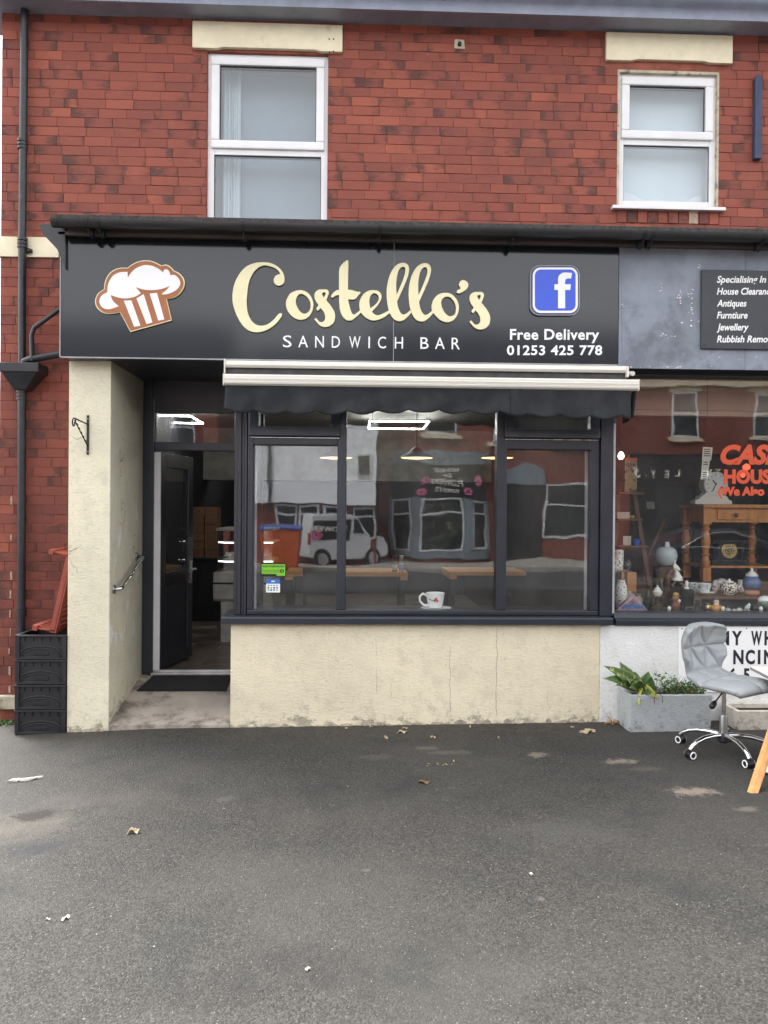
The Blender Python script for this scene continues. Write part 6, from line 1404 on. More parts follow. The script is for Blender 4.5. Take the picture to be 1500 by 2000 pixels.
# plain blue jar in the place of the figure jar
M['slate_blue'] = mat('slate_blue_glaze', srgb(92, 110, 146), .3); M['terracotta'] = mat('pale_terracotta', srgb(192, 130, 100), .6)
lathe_px('pottery_jar', 'blue glazed pottery jar with cream lid and terracotta foot, right of the teapot', 'jar', 1468, [(13, 1160), (15, 1157), (14, 1152), (13.5, 1150)], 6.75, M['terracotta'], 24,
    lambda t, x, Y, s, off: (MB().lathe(x, Y, [(14*s, off+PZ(1468, 1149.9, Y)), (17*s, off+PZ(1468, 1143, Y)), (17*s, off+PZ(1468, 1133, Y)), (12*s, off+PZ(1468, 1124, Y))], 24).build('glazed_shoulder', M['slate_blue'], t, smooth=True),
        MB().lathe(x, Y, [(12*s, off+PZ(1468, 1123.9, Y)), (12*s, off+PZ(1468, 1121, Y)), (7*s, off+PZ(1468, 1116, Y)), (2*s, off+PZ(1468, 1113, Y)), (3*s, off+PZ(1468, 1110, Y)), (1*s, off+PZ(1468, 1107, Y))], 20).build('lid', M['ivory'], t, smooth=True)), base=s0)
# front row on the window bottom
Y = 6.32; s = Y/1500; b = MB(); p0, p1, p2 = P(1203, 1192, Y), P(1269, 1194, Y), P(1235, 1157, Y+.03)
t = thing('triangular_box', 'pink and blue triangular picture box leaning in the antiques window corner', 'box', ((p0.x+p1.x)/2, Y, ZBD)); dz = ZBD+.002-min(p0.z, p1.z)
b.prism([(p0.x, p0.z+dz), (p1.x, p1.z+dz), (p2.x, p2.z+dz)], Y, Y+.05); M['pinkbox'] = china('pink_card', srgb(206, 160, 164), srgb(176, 140, 150), 30, .5); b.build('box_body', M['pinkbox'], t, bevel=.003)
q_ = [(.2, .12), (.8, .12), (.62, .42), (.38, .42)]
tri = lambda a, h: (p0.x+(p1.x-p0.x)*a, p0.z+dz+(p2.z-p0.z)*h)
b = MB(); b.prism([tri(.12, .14), tri(.88, .14), tri(.74, .40), tri(.26, .40)], Y-.0016, Y-.0005); b.build('blue_panel', china('blue_sea_print', srgb(88, 112, 170), srgb(150, 170, 206), 60, .55), t)
b = MB(); b.prism([tri(.34, .42), tri(.66, .42), tri(.5, .74)], Y-.0016, Y-.0005); b.build('castle_print', china('grey_rock_print', srgb(150, 130, 150), srgb(100, 90, 110), 60, .5), t)
lathe_px('canister', 'white china canister with black sketches beside the dark ladder', 'canister', 1208, [(8, 1113), (9, 1111), (9.5, 1082), (9.5, 1079), (8.5, 1078)], 6.5, M['floral'], 24,
    lambda t, x, Y, s, off: MB().lathe(x, Y, [(9.8*s, PZ(1208, 1077.9, Y)), (9.8*s, PZ(1208, 1075.5, Y)), (7*s, PZ(1208, 1073.5, Y))], 20).build('lid', M['white_china'], t, smooth=.7))
xs_, zs_ = PX(1208, 1113, 6.5), PZ(1208, 1113, 6.5); t = thing('glass_shelf', 'short dark shelf beside the window post holding the white canister', 'shelf', (xs_, 6.5, zs_))
b = MB(); b.box(XA+.001, xs_+.09, 6.42, 6.6, zs_-.014, zs_-.001); b.build('board', M['dark_wood'], t)
b = MB(); b.box(xs_+.06, xs_+.08, 6.5, 6.52, ZBD, zs_-.0145); b.build('leg', M['dark_wood'], t)
lathe_px('vase', 'floral black and white vase below the white canister', 'vase', 1213, [(8, 1176), (10, 1172), (12, 1150), (11, 1130), (7, 1120), (8, 1117)], 6.5, M['floral'], 24, base=ZBD)
lathe_px('jug', 'cream pottery jug behind the triangular box', 'jug', 1246, [(7, 1178), (9, 1172), (9, 1160), (5, 1154), (7, 1150)], 6.6, mat('dull_pottery', srgb(150, 148, 136), .4), 20, base=ZBD)
b = MB(); x0_, z0_ = PX(1276, 1162, 6.5), PZ(1284, 1164, 6.5); b.lathe(PX(1284, 1163, 6.5), 6.5, [(.05, ZBD), (.05, ZBD+.008), (.012, ZBD+.02), (.012, z0_-.012), (.06, z0_-.006), (.06, z0_-.001)], 20)
tag(b.build('cake_stand', M['dark_wood'], smooth=.6), 'small dark wooden stand carrying the white sugar pot', 'stand')
lathe_px('sugar_pot', 'small white lidded china pot on a dark stand', 'pot', 1284, [(6, 1163), (9, 1160), (9.5, 1154), (6, 1151), (7, 1150), (4, 1147), (1.5, 1145), (2, 1143), (.8, 1141.5)], 6.5, M['white_china'], 22, base=z0_)
lathe_px('hand_bell', 'white topped hand bell in front of the left teacup', 'bell', 1341, [(5, 1150), (4.6, 1147), (2.5, 1146), (3.4, 1140), (2.5, 1135), (.8, 1134)], 6.5, M['white_china'], 16)
b = MB(); p = P(1341, 1151, 6.5); b.box(p.x-.05, p.x+.05, 6.46, 6.56, ZBD, p.z); tag(b.build('black_box', M['slate_black'], bevel=.003), 'black box under the white hand bell', 'box')
def squat(nm, lbl, cat, u, v, Y, parts):
    s = Y/1500; x = PX(u, v, Y); t = thing(nm, lbl, cat, (x, Y, ZBD))
    for pn, du, dv, rx, rz_, m in parts:
        b = MB(); n = 14; b.lathe(0, 0, [(max(.001, math.sin(math.pi*k/10)), -math.cos(math.pi*k/10)) for k in range(11)], n, Matrix.Translation((x+du*s, Y-.0, ZBD+dv*s)) @ Matrix.Diagonal((rx*s, rx*s*.9, rz_*s, 1))); b.build(pn, m, t, smooth=True)
M['ochre'] = mat('ochre_glaze', srgb(200, 140, 74), .35); M['skin_glaze'] = mat('pale_pink_glaze', srgb(222, 190, 166), .35)
squat('pottery_figure', 'small seated pottery figure with orange coat and white beard on the window bottom', 'figurine', 1399, 1195, 6.3, [('coat', 0, 9, 11, 9, M['ochre']), ('arm', -7, 10, 4, 6, M['ochre']), ('arm', 7, 10, 4, 6, M['ochre']), ('head', 0, 22, 5.5, 6, M['skin_glaze']), ('beard', 0, 18, 5, 4.5, M['white_china']), ('cap', 0, 28, 5, 3.5, mat('grey_cap', srgb(96, 98, 104), .5))])
squat('pottery_figure', 'small pottery figure with yellow hat and brown coat beside the lady figurine plinth', 'figurine', 1320, 1180, 6.42, [('coat', 0, 10, 9, 10, mat('brown_glaze', srgb(120, 70, 56), .4)), ('head', -1, 25, 7, 7, mat('ruddy_glaze', srgb(166, 110, 84), .4)), ('hat', 0, 33, 6, 4, mat('yellow_glaze', srgb(216, 176, 92), .4)), ('collar', 6, 20, 4, 4, M['white_china'])])
for i, (u, r, hgt, col) in enumerate([(1421, 7, 6, (150, 160, 156)), (1434, 6, 5, (170, 168, 156)), (1444, 6, 6, (196, 200, 190)), (1455, 4, 6, (140, 132, 124))]):
    x = PX(u, 1194, 6.27); b = MB(); s = 6.27/1500; rr = random.Random(i)
    b.lathe(0, 0, [(max(.001, math.sin(math.pi*k/8))*(1+rr.uniform(-.12, .12)), -math.cos(math.pi*k/8)) for k in range(9)], 12, Matrix.Translation((x, 6.27, ZBD+hgt*s)) @ Matrix.Diagonal((r*s, r*s, hgt*s, 1)))
    tag(b.build('pebble', mat('polished_pebble', srgb(*col), .3), smooth=True), ['large grey green polished pebble right of the orange coated figure', 'small sandy polished pebble second in the row on the window bottom', 'pale greenish polished pebble third in the row on the window bottom', 'narrow dark polished pebble at the right end of the row'][i], 'pebble')
squat('pottery_dish', 'white and green pottery dish leaning at the right edge of the window bottom', 'dish', 1497, 1195, 6.36, [('dish', 0, 17, 17, 13, mat('green_glaze', srgb(96, 120, 96), .35)), ('rim', -3, 24, 14, 9, M['white_china'])])
lathe_px('black_pot', 'black pot with pale rim near the right end of the window bottom', 'pot', 1476, [(8, 1196), (11, 1190), (10, 1181), (9, 1180)], 6.3, M['slate_black'], 20, base=ZBD)
# stepladder with its bits
t = thing('wooden_stepladder', 'dark wooden stepladder used as shelves at the left of the antiques window', 'ladder', (PX(1245, 1150, 6.9), 7.1, ZBD))
Yl = 6.95
b = MB(); p0, p1 = P(1239, 964, Yl), P(1276, 1158, Yl); p1.z = ZBD; d = .02
b.hexa([(p1.x-d, Yl, ZBD), (p1.x+d, Yl, ZBD), (p1.x+d, Yl+.04, ZBD), (p1.x-d, Yl+.04, ZBD), (p0.x-d, Yl, p0.z), (p0.x+d, Yl, p0.z), (p0.x+d, Yl+.04, p0.z), (p0.x-d, Yl+.04, p0.z)]); b.build('side_rail', M['dark_wood'], t, bevel=.003)
b = MB(); p0 = P(1208, 964, Yl); p1x = PX(1200, 1158, Yl); b.hexa([(p1x-d, Yl, ZBD), (p1x+d, Yl, ZBD), (p1x+d, Yl+.04, ZBD), (p1x-d, Yl+.04, ZBD), (p0.x-d, Yl, p0.z), (p0.x+d, Yl, p0.z), (p0.x+d, Yl+.04, p0.z), (p0.x-d, Yl+.04, p0.z)]); b.build('side_rail', M['dark_wood'], t, bevel=.003)
lad = {}
for v, ur in ((962, 1252), (1013, 1249), (1065, 1258)):
    z = PZ(1230, v, Yl-.02); b = MB(); b.box(PX(1201, v, Yl), PX(ur, v, Yl), Yl-.09, Yl-.002, z-.018, z); b.build('tread', M['dark_wood'], t, bevel=.003); lad[v] = z
Y = Yl-.06; s = Y/1500; x0, x1 = PX(1218, 930, Y), PX(1242, 930, Y); z = lad[962]+.001; h = 68*s
t = thing('oil_can', 'tall rusty cream GTX oil tin on the top step of the ladder', 'tin', ((x0+x1)/2, Y, z))
M['tin'] = china('rusty_cream_tin', srgb(150, 126, 92), srgb(104, 72, 50), 22, .55); b = MB(); b.box(x0, x1, Y-.03, Y+.03, z, z+h); b.build('tin_body', M['tin'], t, bevel=.006)
b = MB(); b.box(x0+.002, x1-.002, Y-.031, Y-.0302, z+h*.9, z+h*.985); b.build('red_band', M['red_vinyl'], t)
b = MB(); b.lathe((x0+x1)/2-.02, Y, [(.016, z+h+.0005), (.016, z+h+.02), (.012, z+h+.022)], 12); b.build('cap', M['red_vinyl'], t)
text('GTX', 0, 0, 0, 0, Y-.0305, M['gasket'], t, 'letter', bold=.04, depth=.0006, fit=(x0+.012, x1-.012, z+h*.74, .03))
b = MB(); z = lad[1065]+.001; b.lathe(PX(1243, 1060, Y), Y, [(.022, z), (.028, z+.03), (.03, z+.055), (.027, z+.055)], 16); tag(b.build('blue_cup', M['blue_vinyl'], smooth=.6), 'small blue glazed cup on the lowest ladder step', 'cup')
b = MB(); z = lad[1013]+.001; b.box(PX(1203, 1005, Y), PX(1228, 1005, Y), Y-.03, Y+.03, z, z+.06); tag(b.build('white_card_box', M['paper'], bevel=.003), 'white card box on the middle step of the ladder', 'box')
z = lad[1065]+.001; b = MB(); xq = PX(1239, 1030, Y+.05); b.box(PX(1216, 1060, Y), PX(1232, 1060, Y), Y-.01, Y+.02, z, z+.085); tag(b.build('book', M['paper'], bevel=.002), 'pale paperback standing on the lowest ladder step', 'book')
squat('dog_ornament', 'tiny brown ornament on the middle step of the ladder', 'ornament', 1235, 1010, Y, [('body', 0, 0, 5, 3.5, M['ochre'])]);
for o in list(D.objects):
    if o.get('label', '').startswith('tiny brown ornament'): o.location.z = lad[1013]; 
    if o.name.startswith('dog_ornament'):
        for c_ in o.children: c_.matrix_parent_inverse = Matrix.Translation((-PX(1235, 1010, Y), -Y, -ZBD+3.3*Y/1500))
b = MB(); p0, p1 = P(1300, 1012, 7.6), P(1266, 1085, 7.3); p1.z = max(p1.z, ZP); b.tube([p1, p1.lerp(p0, .55), p0], [.012, .016, .022], 10); tag(b.build('wooden_bat', M['dark_wood'], smooth=True), 'brown wooden stick leaning in the dark behind the lamp shade', 'stick')
b = MB(); p0 = P(1283, 1092, 7.9); b.box(PX(1255, 1100, 7.5), PX(1290, 1100, 7.5), 7.5, 7.8, ZP+.001, PZ(1270, 1080, 7.5)); tag(b.build('red_brown_chest', mat('mahogany', srgb(96, 48, 36), .4, var=.2, vscale=6, grain=(1, 6, 6)), bevel=.006), 'red brown wooden chest behind the ladder', 'chest')
# lamps inside
t = thing('bare_bulb', 'glowing warm bulb hanging at the left of the antiques window', 'bulb', P(1213, 890, 7.2)); c = P(1213, 891, 7.2)
b = MB(); b.lathe(c.x, 7.2, [(.008, c.z+.045), (.022, c.z+.03), (.032, c.z), (.022, c.z-.028), (.002, c.z-.034)], 16); b.build('glass_bulb', emit('bulb_glow', (1, .86, .6), .9), t, smooth=True)
b = MB(); b.tube([(c.x, 7.2, c.z+.0455), (c.x, 7.2, c.z+.09)], .014, 10); b.tube([(c.x, 7.2, c.z+.09), (c.x, 7.2, ZA1+.2)], .004, 6); b.build('cord', M['gasket'], t)
t = thing('red_lamp', 'small red glowing lamp shining through the window lettering', 'lamp', P(1458, 915, 8.4)); c = P(1458, 913, 8.4)
M['redglow'] = emit('red_glow', (1, .06, .03), .8)
b = MB(); b.lathe(c.x, 8.4, [(.004, c.z-.035), (.03, c.z-.02), (.042, c.z), (.03, c.z+.028), (.01, c.z+.04)], 14); b.build('glowing_shade', M['redglow'], t, smooth=True)
b = MB(); b.lathe(c.x-.04, 8.4, [(.002, c.z-.115), (.02, c.z-.105), (.026, c.z-.09), (.02, c.z-.07), (.002, c.z-.062)], 12); b.build('glowing_drop', M['redglow'], t, smooth=True)
b = MB(); b.tube([(c.x, 8.4, c.z+.04), (c.x, 8.4, ZA1+.2)], .004, 6); b.build('cord', M['gasket'], t)
# notices hanging inside the glass
t = thing('paper_notice', 'hanging strip of printed paper notices behind the glass above the white clock', 'notice', P(1381, 915, 6.3)); Y = 6.3
for i, (u0, u1, v0, v1, m) in enumerate([(1371, 1392, 874, 898, 'paper'), (1370, 1387, 899, 918, 'paper'), (1369, 1385, 919, 936, 'ivory')]):
    a, c_ = P(u0, v1, Y), P(u1, v0, Y); b = MB(); b.prism([(a.x, a.z), (c_.x-.012, a.z-.004), (c_.x, c_.z), (a.x+.008, c_.z+.004)], Y+.002*i, Y+.002*i+.0012); sh_ = b.build('sheet', M[m], t)
    b = MB()
    for k in range(4 if i != 1 else 2): b.box(a.x+.016, c_.x-.018, Y+.002*i-.0008, Y+.002*i-.0002, c_.z-.02-.018*k, c_.z-.012-.018*k)
    b.build('print', M['plaque'], sh_)
b = MB(); b.tube([(PX(1381, 900, Y), Y+.006, PZ(1381, 875, Y)), (PX(1381, 900, Y), Y+.006, ZA1+.1)], .0015, 4); b.build('string', M['gasket'], t)

# pelmet board at the head of the antiques window, and more bric-a-brac
M['pelmet'] = mat('dusty_beige_pelmet', srgb(150, 134, 120), .8, var=.12, vscale=3)
t = thing('pelmet', 'dusty beige pelmet board inside the head of the antiques window', 'pelmet', (3.4, 6.4, PZ(1400, 815, 6.4)))
b = MB(); b.box(XA+.01, 5.28, 6.4, 6.43, PZ(1400, 802, 6.4), ZA1+.15); b.build('board', M['pelmet'], t)
b = MB(); b.box(XA+.01, 5.28, 6.37, 6.44, PZ(1400, 813, 6.37), PZ(1400, 802.5, 6.37)); b.build('lower_moulding', M['pelmet'], t, bevel=.004)
b = MB(); b.box(XA+.01, 5.28, 6.385, 6.3995, PZ(1400, 764, 6.37), PZ(1400, 757, 6.37)); b.build('upper_moulding', M['pelmet'], t, bevel=.003)
def frame_pic(u0, u1, v0, v1, Y, lbl, m):
    a, c = P(u0, v1, Y), P(u1, v0, Y); off = ZBD+.001-a.z if a.z-ZBD < .12 else 0; t = thing('picture_frame', lbl, 'picture frame', ((a.x+c.x)/2, Y, a.z+off)); w_ = .008
    b = MB(); b.box(a.x, c.x, Y, Y+.012, a.z+off, a.z+w_+off); b.box(a.x, c.x, Y, Y+.012, c.z-w_+off, c.z+off); b.box(a.x, a.x+w_, Y, Y+.012, a.z+w_+off, c.z-w_+off); b.box(c.x-w_, c.x, Y, Y+.012, a.z+w_+off, c.z-w_+off); b.build('frame', M['gun_metal'], t)
    b = MB(); b.box(a.x+w_, c.x-w_, Y+.004, Y+.011, a.z+w_+off, c.z-w_+off); b.build('picture', m, t); return t
darkpic = china('dark_etched_picture', srgb(44, 46, 48), srgb(110, 110, 106), 70, .58)
frame_pic(1339, 1354, 1184, 1196, 6.3, 'small dark picture frame lying lowest on the window bottom', darkpic)
frame_pic(1355, 1370, 1160, 1184, 6.42, 'upright dark picture frame in front of the shelf edge', darkpic)
frame_pic(1323, 1336, 1165, 1192, 6.5, 'dark narrow picture frame right of the lady figurine plinth', darkpic)
lathe_px('brass_tray', 'shallow brass dish at the foot of the white sugar pot', 'dish', 1288, [(8, 1178), (10, 1177), (15, 1171), (15, 1170), (9, 1175)], 6.4, M['brass'], 24, base=ZBD)
M['clear'] = glass('clear_glassware', .1, tint=(.86, .9, .9, 1))
lathe_px('glass_vase', 'clear cut glass vase right of the bronze candlestick', 'vase', 1295, [(5, 1164), (6, 1160), (5, 1140), (7, 1118), (8, 1112), (6, 1114), (4, 1140)], 6.85, M['clear'], 20, base=ZBD)
lathe_px('glass_bowl', 'wide clear glass bowl behind the triangular box', 'bowl', 1234, [(10, 1166), (12, 1163), (18, 1145), (19, 1138), (17, 1138), (10, 1160)], 6.75, M['clear'], 24, base=ZBD)
lathe_px('patterned_plate', 'brown patterned plate standing behind the glass bowl', 'plate', 1226, [(2, 1150), (14, 1149), (17, 1145), (17, 1120), (14, 1116), (3, 1115)], 7.1, china('brown_plate', srgb(150, 128, 110), srgb(70, 50, 46), 50, .5), 24, base=ZBD)
lathe_px('ginger_jar', 'small dark glazed jar beside the white canister', 'jar', 1224, [(6, 1116), (8, 1112), (9, 1103), (6, 1096), (5, 1095), (5, 1093)], 6.9, china('dark_glaze', srgb(66, 56, 54), srgb(150, 140, 130), 60, .58), 18)
b = MB(); p = P(1224, 1116.5, 6.9); b.box(p.x-.07, p.x+.07, 6.84, 6.96, ZBD, p.z); tag(b.build('wooden_box', M['mid_pine'], bevel=.004), 'plain wooden box under the small dark glazed jar', 'box')
for i, (u, lb, m) in enumerate([(1412, 'tiny white china thimble dish between the pebbles and the orange coated figure', M['white_china']), (1486, 'small white china dog shaped pepper pot at the right end of the sill', M['white_china']), (1378, 'little dark bronze inkwell on the window bottom under the saucer', M['slate_black']), (1307, 'small cream china egg cup on the window bottom before the lady figurine', M['ivory'])]):
    lathe_px('china_trinket', lb, 'trinket', u, [(4, 1196), (4.5, 1194), (2.5, 1190), (4, 1185), (2, 1181)], 6.24, m, 16, base=ZBD)
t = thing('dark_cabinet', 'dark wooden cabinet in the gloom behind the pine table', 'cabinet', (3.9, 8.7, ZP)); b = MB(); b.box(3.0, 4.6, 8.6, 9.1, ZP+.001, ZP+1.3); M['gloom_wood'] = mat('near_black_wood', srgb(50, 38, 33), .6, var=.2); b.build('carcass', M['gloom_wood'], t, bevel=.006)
for k in range(2):
    b = MB(); b.box(3.06+.77*k, 3.77+.77*k, 8.575, 8.599, ZP+.08, ZP+1.22); d_ = b.build('cabinet_door', M['gloom_wood'], t, bevel=.006); b = MB(); b.disc((3.72+.16*k, 8.56, ZP+.65), (0, 1, 0), .018, .03, 10); b.build('knob', M['brass'], d_)
a, c = P(1263, 994, 8.2), P(1279, 980, 8.2); b = MB(); b.box(a.x, c.x, 8.2, 8.21, a.z, c.z); tag(b.build('price_card', M['paper']), 'small pale price card in the dark behind the antiques window', 'card')
b = MB(); b.box((a.x+c.x)/2-.4, (a.x+c.x)/2+.3, 8.211, 8.6, ZP+.001, a.z+.3); tag(b.build('dark_chest', M['gloom_wood'], bevel=.01), 'tall dark wooden chest with a pale price card on its front', 'chest')

M['bottle_green'] = mat('bottle_green', srgb(40, 62, 48), .15); M['rose'] = china('rose_china', srgb(232, 224, 216), srgb(176, 96, 104), 60, .56)
for nm, lb, cat, u, pr, Y, m in [
    ('bottle', 'dark green glass bottle between the glass bowl and the candlestick', 'bottle', 1266, [(6, 1166), (7, 1163), (7, 1146), (3, 1138), (2.6, 1128), (3.2, 1127)], 6.8, M['bottle_green']),
    ('ink_bottle', 'squat dark bottle just right of the triangular box', 'bottle', 1262, [(5, 1190), (6, 1188), (6, 1180), (2.6, 1177), (2.6, 1173)], 6.45, M['bottle_green']),
    ('vase', 'rose patterned white vase between the teacup and the teapot on the shelf', 'vase', 1397, [(4, 1160), (6, 1156), (7, 1148), (4, 1140), (4.5, 1136)], 6.95, M['rose']),
    ('cream_jug', 'cream china jug behind the teapot near the blue jar', 'jug', 1447, [(5, 1160), (7, 1156), (7.5, 1148), (5, 1141), (6, 1136)], 6.98, M['ivory']),
    ('brass_pot', 'small tarnished brass pot under the shelf edge left of the orange coated figure', 'pot', 1383, [(5, 1190), (7, 1187), (7.5, 1181), (5, 1176), (6, 1174)], 6.38, M['brass']),
    ('powder_bowl', 'pale blue lidded powder bowl right of the pebbles at the front', 'bowl', 1463, [(6, 1192), (8, 1189), (8, 1185), (6, 1181), (2, 1178), (1, 1176)], 6.42, M['blue_white']),
    ('rose_plate', 'rose patterned plate standing upright at the back of the shelf', 'plate', 1410, [(3, 1160), (11, 1158), (13, 1150), (11, 1140), (4, 1136)], 7.1, M['rose'])]:
    lathe_px(nm, lb, cat, u, pr, Y, m, 20, base=s0 if Y > 6.9 and u > 1350 else ZBD)
# ------------------------------------------------------------------ across the road (seen in the window glass)
def RF(u, v, Yv):                    # where a thing mirrored in the shop glass really stands
    p = P(u, v, Yv); return Vector((p.x, 2*YG - Yv, p.z))
def far_brick():
    q = NT('far_brick'); co = q.coord(); x, y, z = q.sep(co)[:3]; cv = q.n('ShaderNodeCombineXYZ'); q.l(x, cv.inputs[0]); q.l(z, cv.inputs[1])
    bt = q.n('ShaderNodeTexBrick'); q.l(cv.outputs[0], bt.inputs['Vector']); bt.inputs['Scale'].default_value = 1; bt.inputs['Brick Width'].default_value = .225; bt.inputs['Row Height'].default_value = .078; bt.inputs['Mortar Size'].default_value = .005
    bt.inputs['Color1'].default_value = srgb(134, 66, 52); bt.inputs['Color2'].default_value = srgb(104, 52, 44); bt.inputs['Mortar'].default_value = srgb(110, 84, 76); q.bsdf(bt.outputs[0], .85); return q.m
M['far_brick'] = far_brick(); M['far_white'] = mat('far_white_render', srgb(232, 234, 240), .8, var=.05); M['far_glass'] = mat('far_window_glass', srgb(40, 44, 48), .08, var=.5, vscale=2.2, dirt=(srgb(110, 116, 118), 1.4, .55, .5)); M['far_frame'] = mat('far_window_frame', srgb(196, 200, 204), .5); M['florist_glass'] = mat('florist_display_glass', srgb(40, 44, 40), .1, var=.5, vscale=5, dirt=(srgb(130, 136, 124), 4, .52, .7)); M['far_stone'] = mat('far_stone', srgb(206, 194, 170), .8)
M['blue_grey_paint'] = mat('blue_grey_paint', srgb(118, 128, 138), .5); M['florist_black'] = mat('florist_sign_black', srgb(36, 36, 40), .4); M['pink'] = mat('pink_print', srgb(206, 104, 146), .5)
RZ = -.2
def far_window(par, x0, x1, z0, z1, y, lintel_=True, mid=.5):
    b = MB(); f = .07
    b.box(x0, x1, y, y+.05, z1-f, z1); b.box(x0, x1, y, y+.05, z0, z0+f); b.box(x0, x0+f, y, y+.05, z0+f, z1-f); b.box(x1-f, x1, y, y+.05, z0+f, z1-f)
    zm = z0+(z1-z0)*mid; b.box(x0+f, x1-f, y, y+.05, zm-f/2, zm+f/2); w_ = b.build('window', M['far_frame'], par)
    b = MB(); b.box(x0+f, x1-f, y+.0, y+.02, z0+f, zm-f/2); b.box(x0+f, x1-f, y, y+.02, zm+f/2, z1-f); b.build('pane', M['far_glass'], w_)
    if lintel_:
        b = MB(); b.box(x0-.15, x1+.15, y-.01, y+.07, z1+.002, z1+.25); b.box(x0-.15, x1+.15, y-.01, y+.14, z0-.14, z0-.002); b.build('sill_and_lintel', M['far_stone'], w_)
# white house
a, c = RF(492, 985, 25.5), RF(735, 985, 25.5); yw = a.y
t = thing('white_house', 'white rendered house across the road with a strip of ground floor windows', 'house', ((a.x+c.x)/2, yw, RZ))
zl = a.z; b = MB(); b.box(a.x, c.x, yw-6, yw+.25, zl, 5.6); b.build('upper_wall', M['far_white'], t)
b = MB(); b.box(a.x, c.x, yw-6, yw, RZ, zl-.001); b.build('lower_wall', M['far_brick'], t)
b = MB(); b.prismx([(yw+.5, 5.6), (yw+.5, 5.68), (yw-2.9, 7.6), (yw-6.4, 5.68), (yw-6.4, 5.6)], a.x-.3, c.x+.3); b.build('roof', M['roof_tile'], t)
for u0, u1 in ((537, 580), (584, 628), (632, 672), (688, 732)): far_window(t, RF(u0, 1030, 25.5).x, RF(u1, 1030, 25.5).x, .75, zl-.06, yw+.001, False, .7)
far_window(t, RF(696, 900, 25.2).x, RF(727, 900, 25.2).x, RF(700, 932, 25.2).z, RF(700, 886, 25.2).z, yw+.251, False, .1)
b = MB(); x_ = RF(527, 900, 25.5).x; b.tube([(x_, yw+.32, zl), (x_, yw+.32, 5.6)], .05, 8); b.build('drainpipe', M['plaque'], t)
# brick terrace with the bay shop
Yv = 27.5; x0, x1 = RF(742, 900, Yv).x, RF(742, 900, Yv).x+19; yb = 2*YG-Yv; ze = RF(1330, 800, Yv).z
t = thing('far_terrace', 'red brick terrace across the road with a bay fronted florist, mirrored in the shop glass', 'building', ((x0+x1)/2, yb, RZ))
ze = RF(1330, 742, Yv).z
b = MB(); b.box(x0, x1, yb-8, yb, RZ, ze+.2); b.build('wall', M['far_brick'], t)
b = MB(); b.prismx([(yb+.4, ze+.2), (yb+.45, ze+.75), (yb+.3, ze+.75), (yb-4, ze+2.6), (yb-8.4, ze+.2)], x0-.2, x1+.2); b.build('roof', M['roof_tile'], t)
b = MB(); b.box(x0, x1, yb+.001, yb+.25, ze-.25, ze+.19); b.build('cornice', M['far_stone'], t)
for u0, u1, v0, v1 in ((832, 895, 755, 848), (962, 1010, 758, 862), (1085, 1150, 760, 874), (1313, 1364, 768, 852), (1470, 1520, 768, 852)):
    p, q_ = RF(u0, v1, Yv), RF(u1, v0, Yv); far_window(t, p.x, q_.x, p.z, q_.z, yb+.001)
# curved bay
bx, br = RF(858, 1000, Yv).x, (RF(952, 1000, Yv).x-RF(764, 1000, Yv).x)/2
zb = lambda v: RF(858, v, Yv-1).z
def bay(nm, r, z0, z1, m, a0=0, a1=180, n=24, thick=None):
    b = MB(); pts = [(bx+r*math.cos(rad(a0+(a1-a0)*k/n)), yb+.0+r*.62*math.sin(rad(a0+(a1-a0)*k/n))) for k in range(n+1)]
    lo = [b.bm.verts.new((x, y, z0)) for x, y in pts]; hi = [b.bm.verts.new((x, y, z1)) for x, y in pts]
    for k in range(n): b.face([lo[k], lo[k+1], hi[k+1], hi[k]])
    b.face(lo); b.face(hi[::-1]); return b.build(nm, m, t, smooth=.5)
bay('bay_base', br*.97, RZ, zb(1090), M['far_brick']); bay('bay_sill', br*1.02, zb(1090), zb(1078), M['blue_grey_paint']); bay('bay_glass', br*.93, zb(1078), zb(972), M['florist_glass'])
bay('bay_sign', br*1.0, zb(972), zb(906), M['florist_black']); bay('bay_cornice', br*1.08, zb(906), zb(880), M['blue_grey_paint'])
def bay_pt(an, r=.96): return Vector((bx+br*r*math.cos(rad(an)), yb+br*.62*r*math.sin(rad(an)), 0))
for an in (4, 58, 122, 176):
    b = MB(); p = bay_pt(an, .95); b.box(p.x-.14, p.x+.14, p.y-.08, p.y+.08, zb(1078), zb(972)); b.build('bay_column', M['blue_grey_paint'], t)
for a0, a1 in ((12, 50), (66, 114), (130, 168)):
    w0, w1, zt, zl_, zm = bay_pt(a0), bay_pt(a1), zb(974), zb(1077), zb(1004); n = 8
    arc = [bay_pt(a0+(a1-a0)*k/n) for k in range(n+1)]; b = MB()
    for z_ in (zl_+.04, zm, zt-.04): b.tube([q_+Vector((0, 0, z_)) for q_ in arc], .045, 6)
    for q_ in (w0, w1): b.tube([q_+Vector((0, 0, zl_)), q_+Vector((0, 0, zt))], .045, 6)
    b.build('bay_window_frame', M['far_frame'], t)
def far_text(s, u, v, wpx, hpx, m, y, par):
    p = RF(u, v, Yv-1); sc_ = (Yv-1)/1500
    r = text(s, 0, 0, 0, 0, 0, m, par, 'letter', bold=.02, depth=.02, fit=(-wpx/2*sc_, wpx/2*sc_, 0, hpx*sc_))
    new = [o for o in par.children if o.get('_ft') is None and o.name.startswith('letter')]
    for o in new:
        o['_ft'] = 1; me = o.data
        for v_ in me.vertices: v_.co = (p.x - v_.co.x, y - v_.co.y, p.z + v_.co.z)
        o.matrix_parent_inverse = Matrix.Translation(-Vector(par.location))
fs = thing('florist_sign', 'dark florist sign with pale lettering and pink flowers on the bay across the road', 'sign', (bx, yb+br*.63, zb(940)))
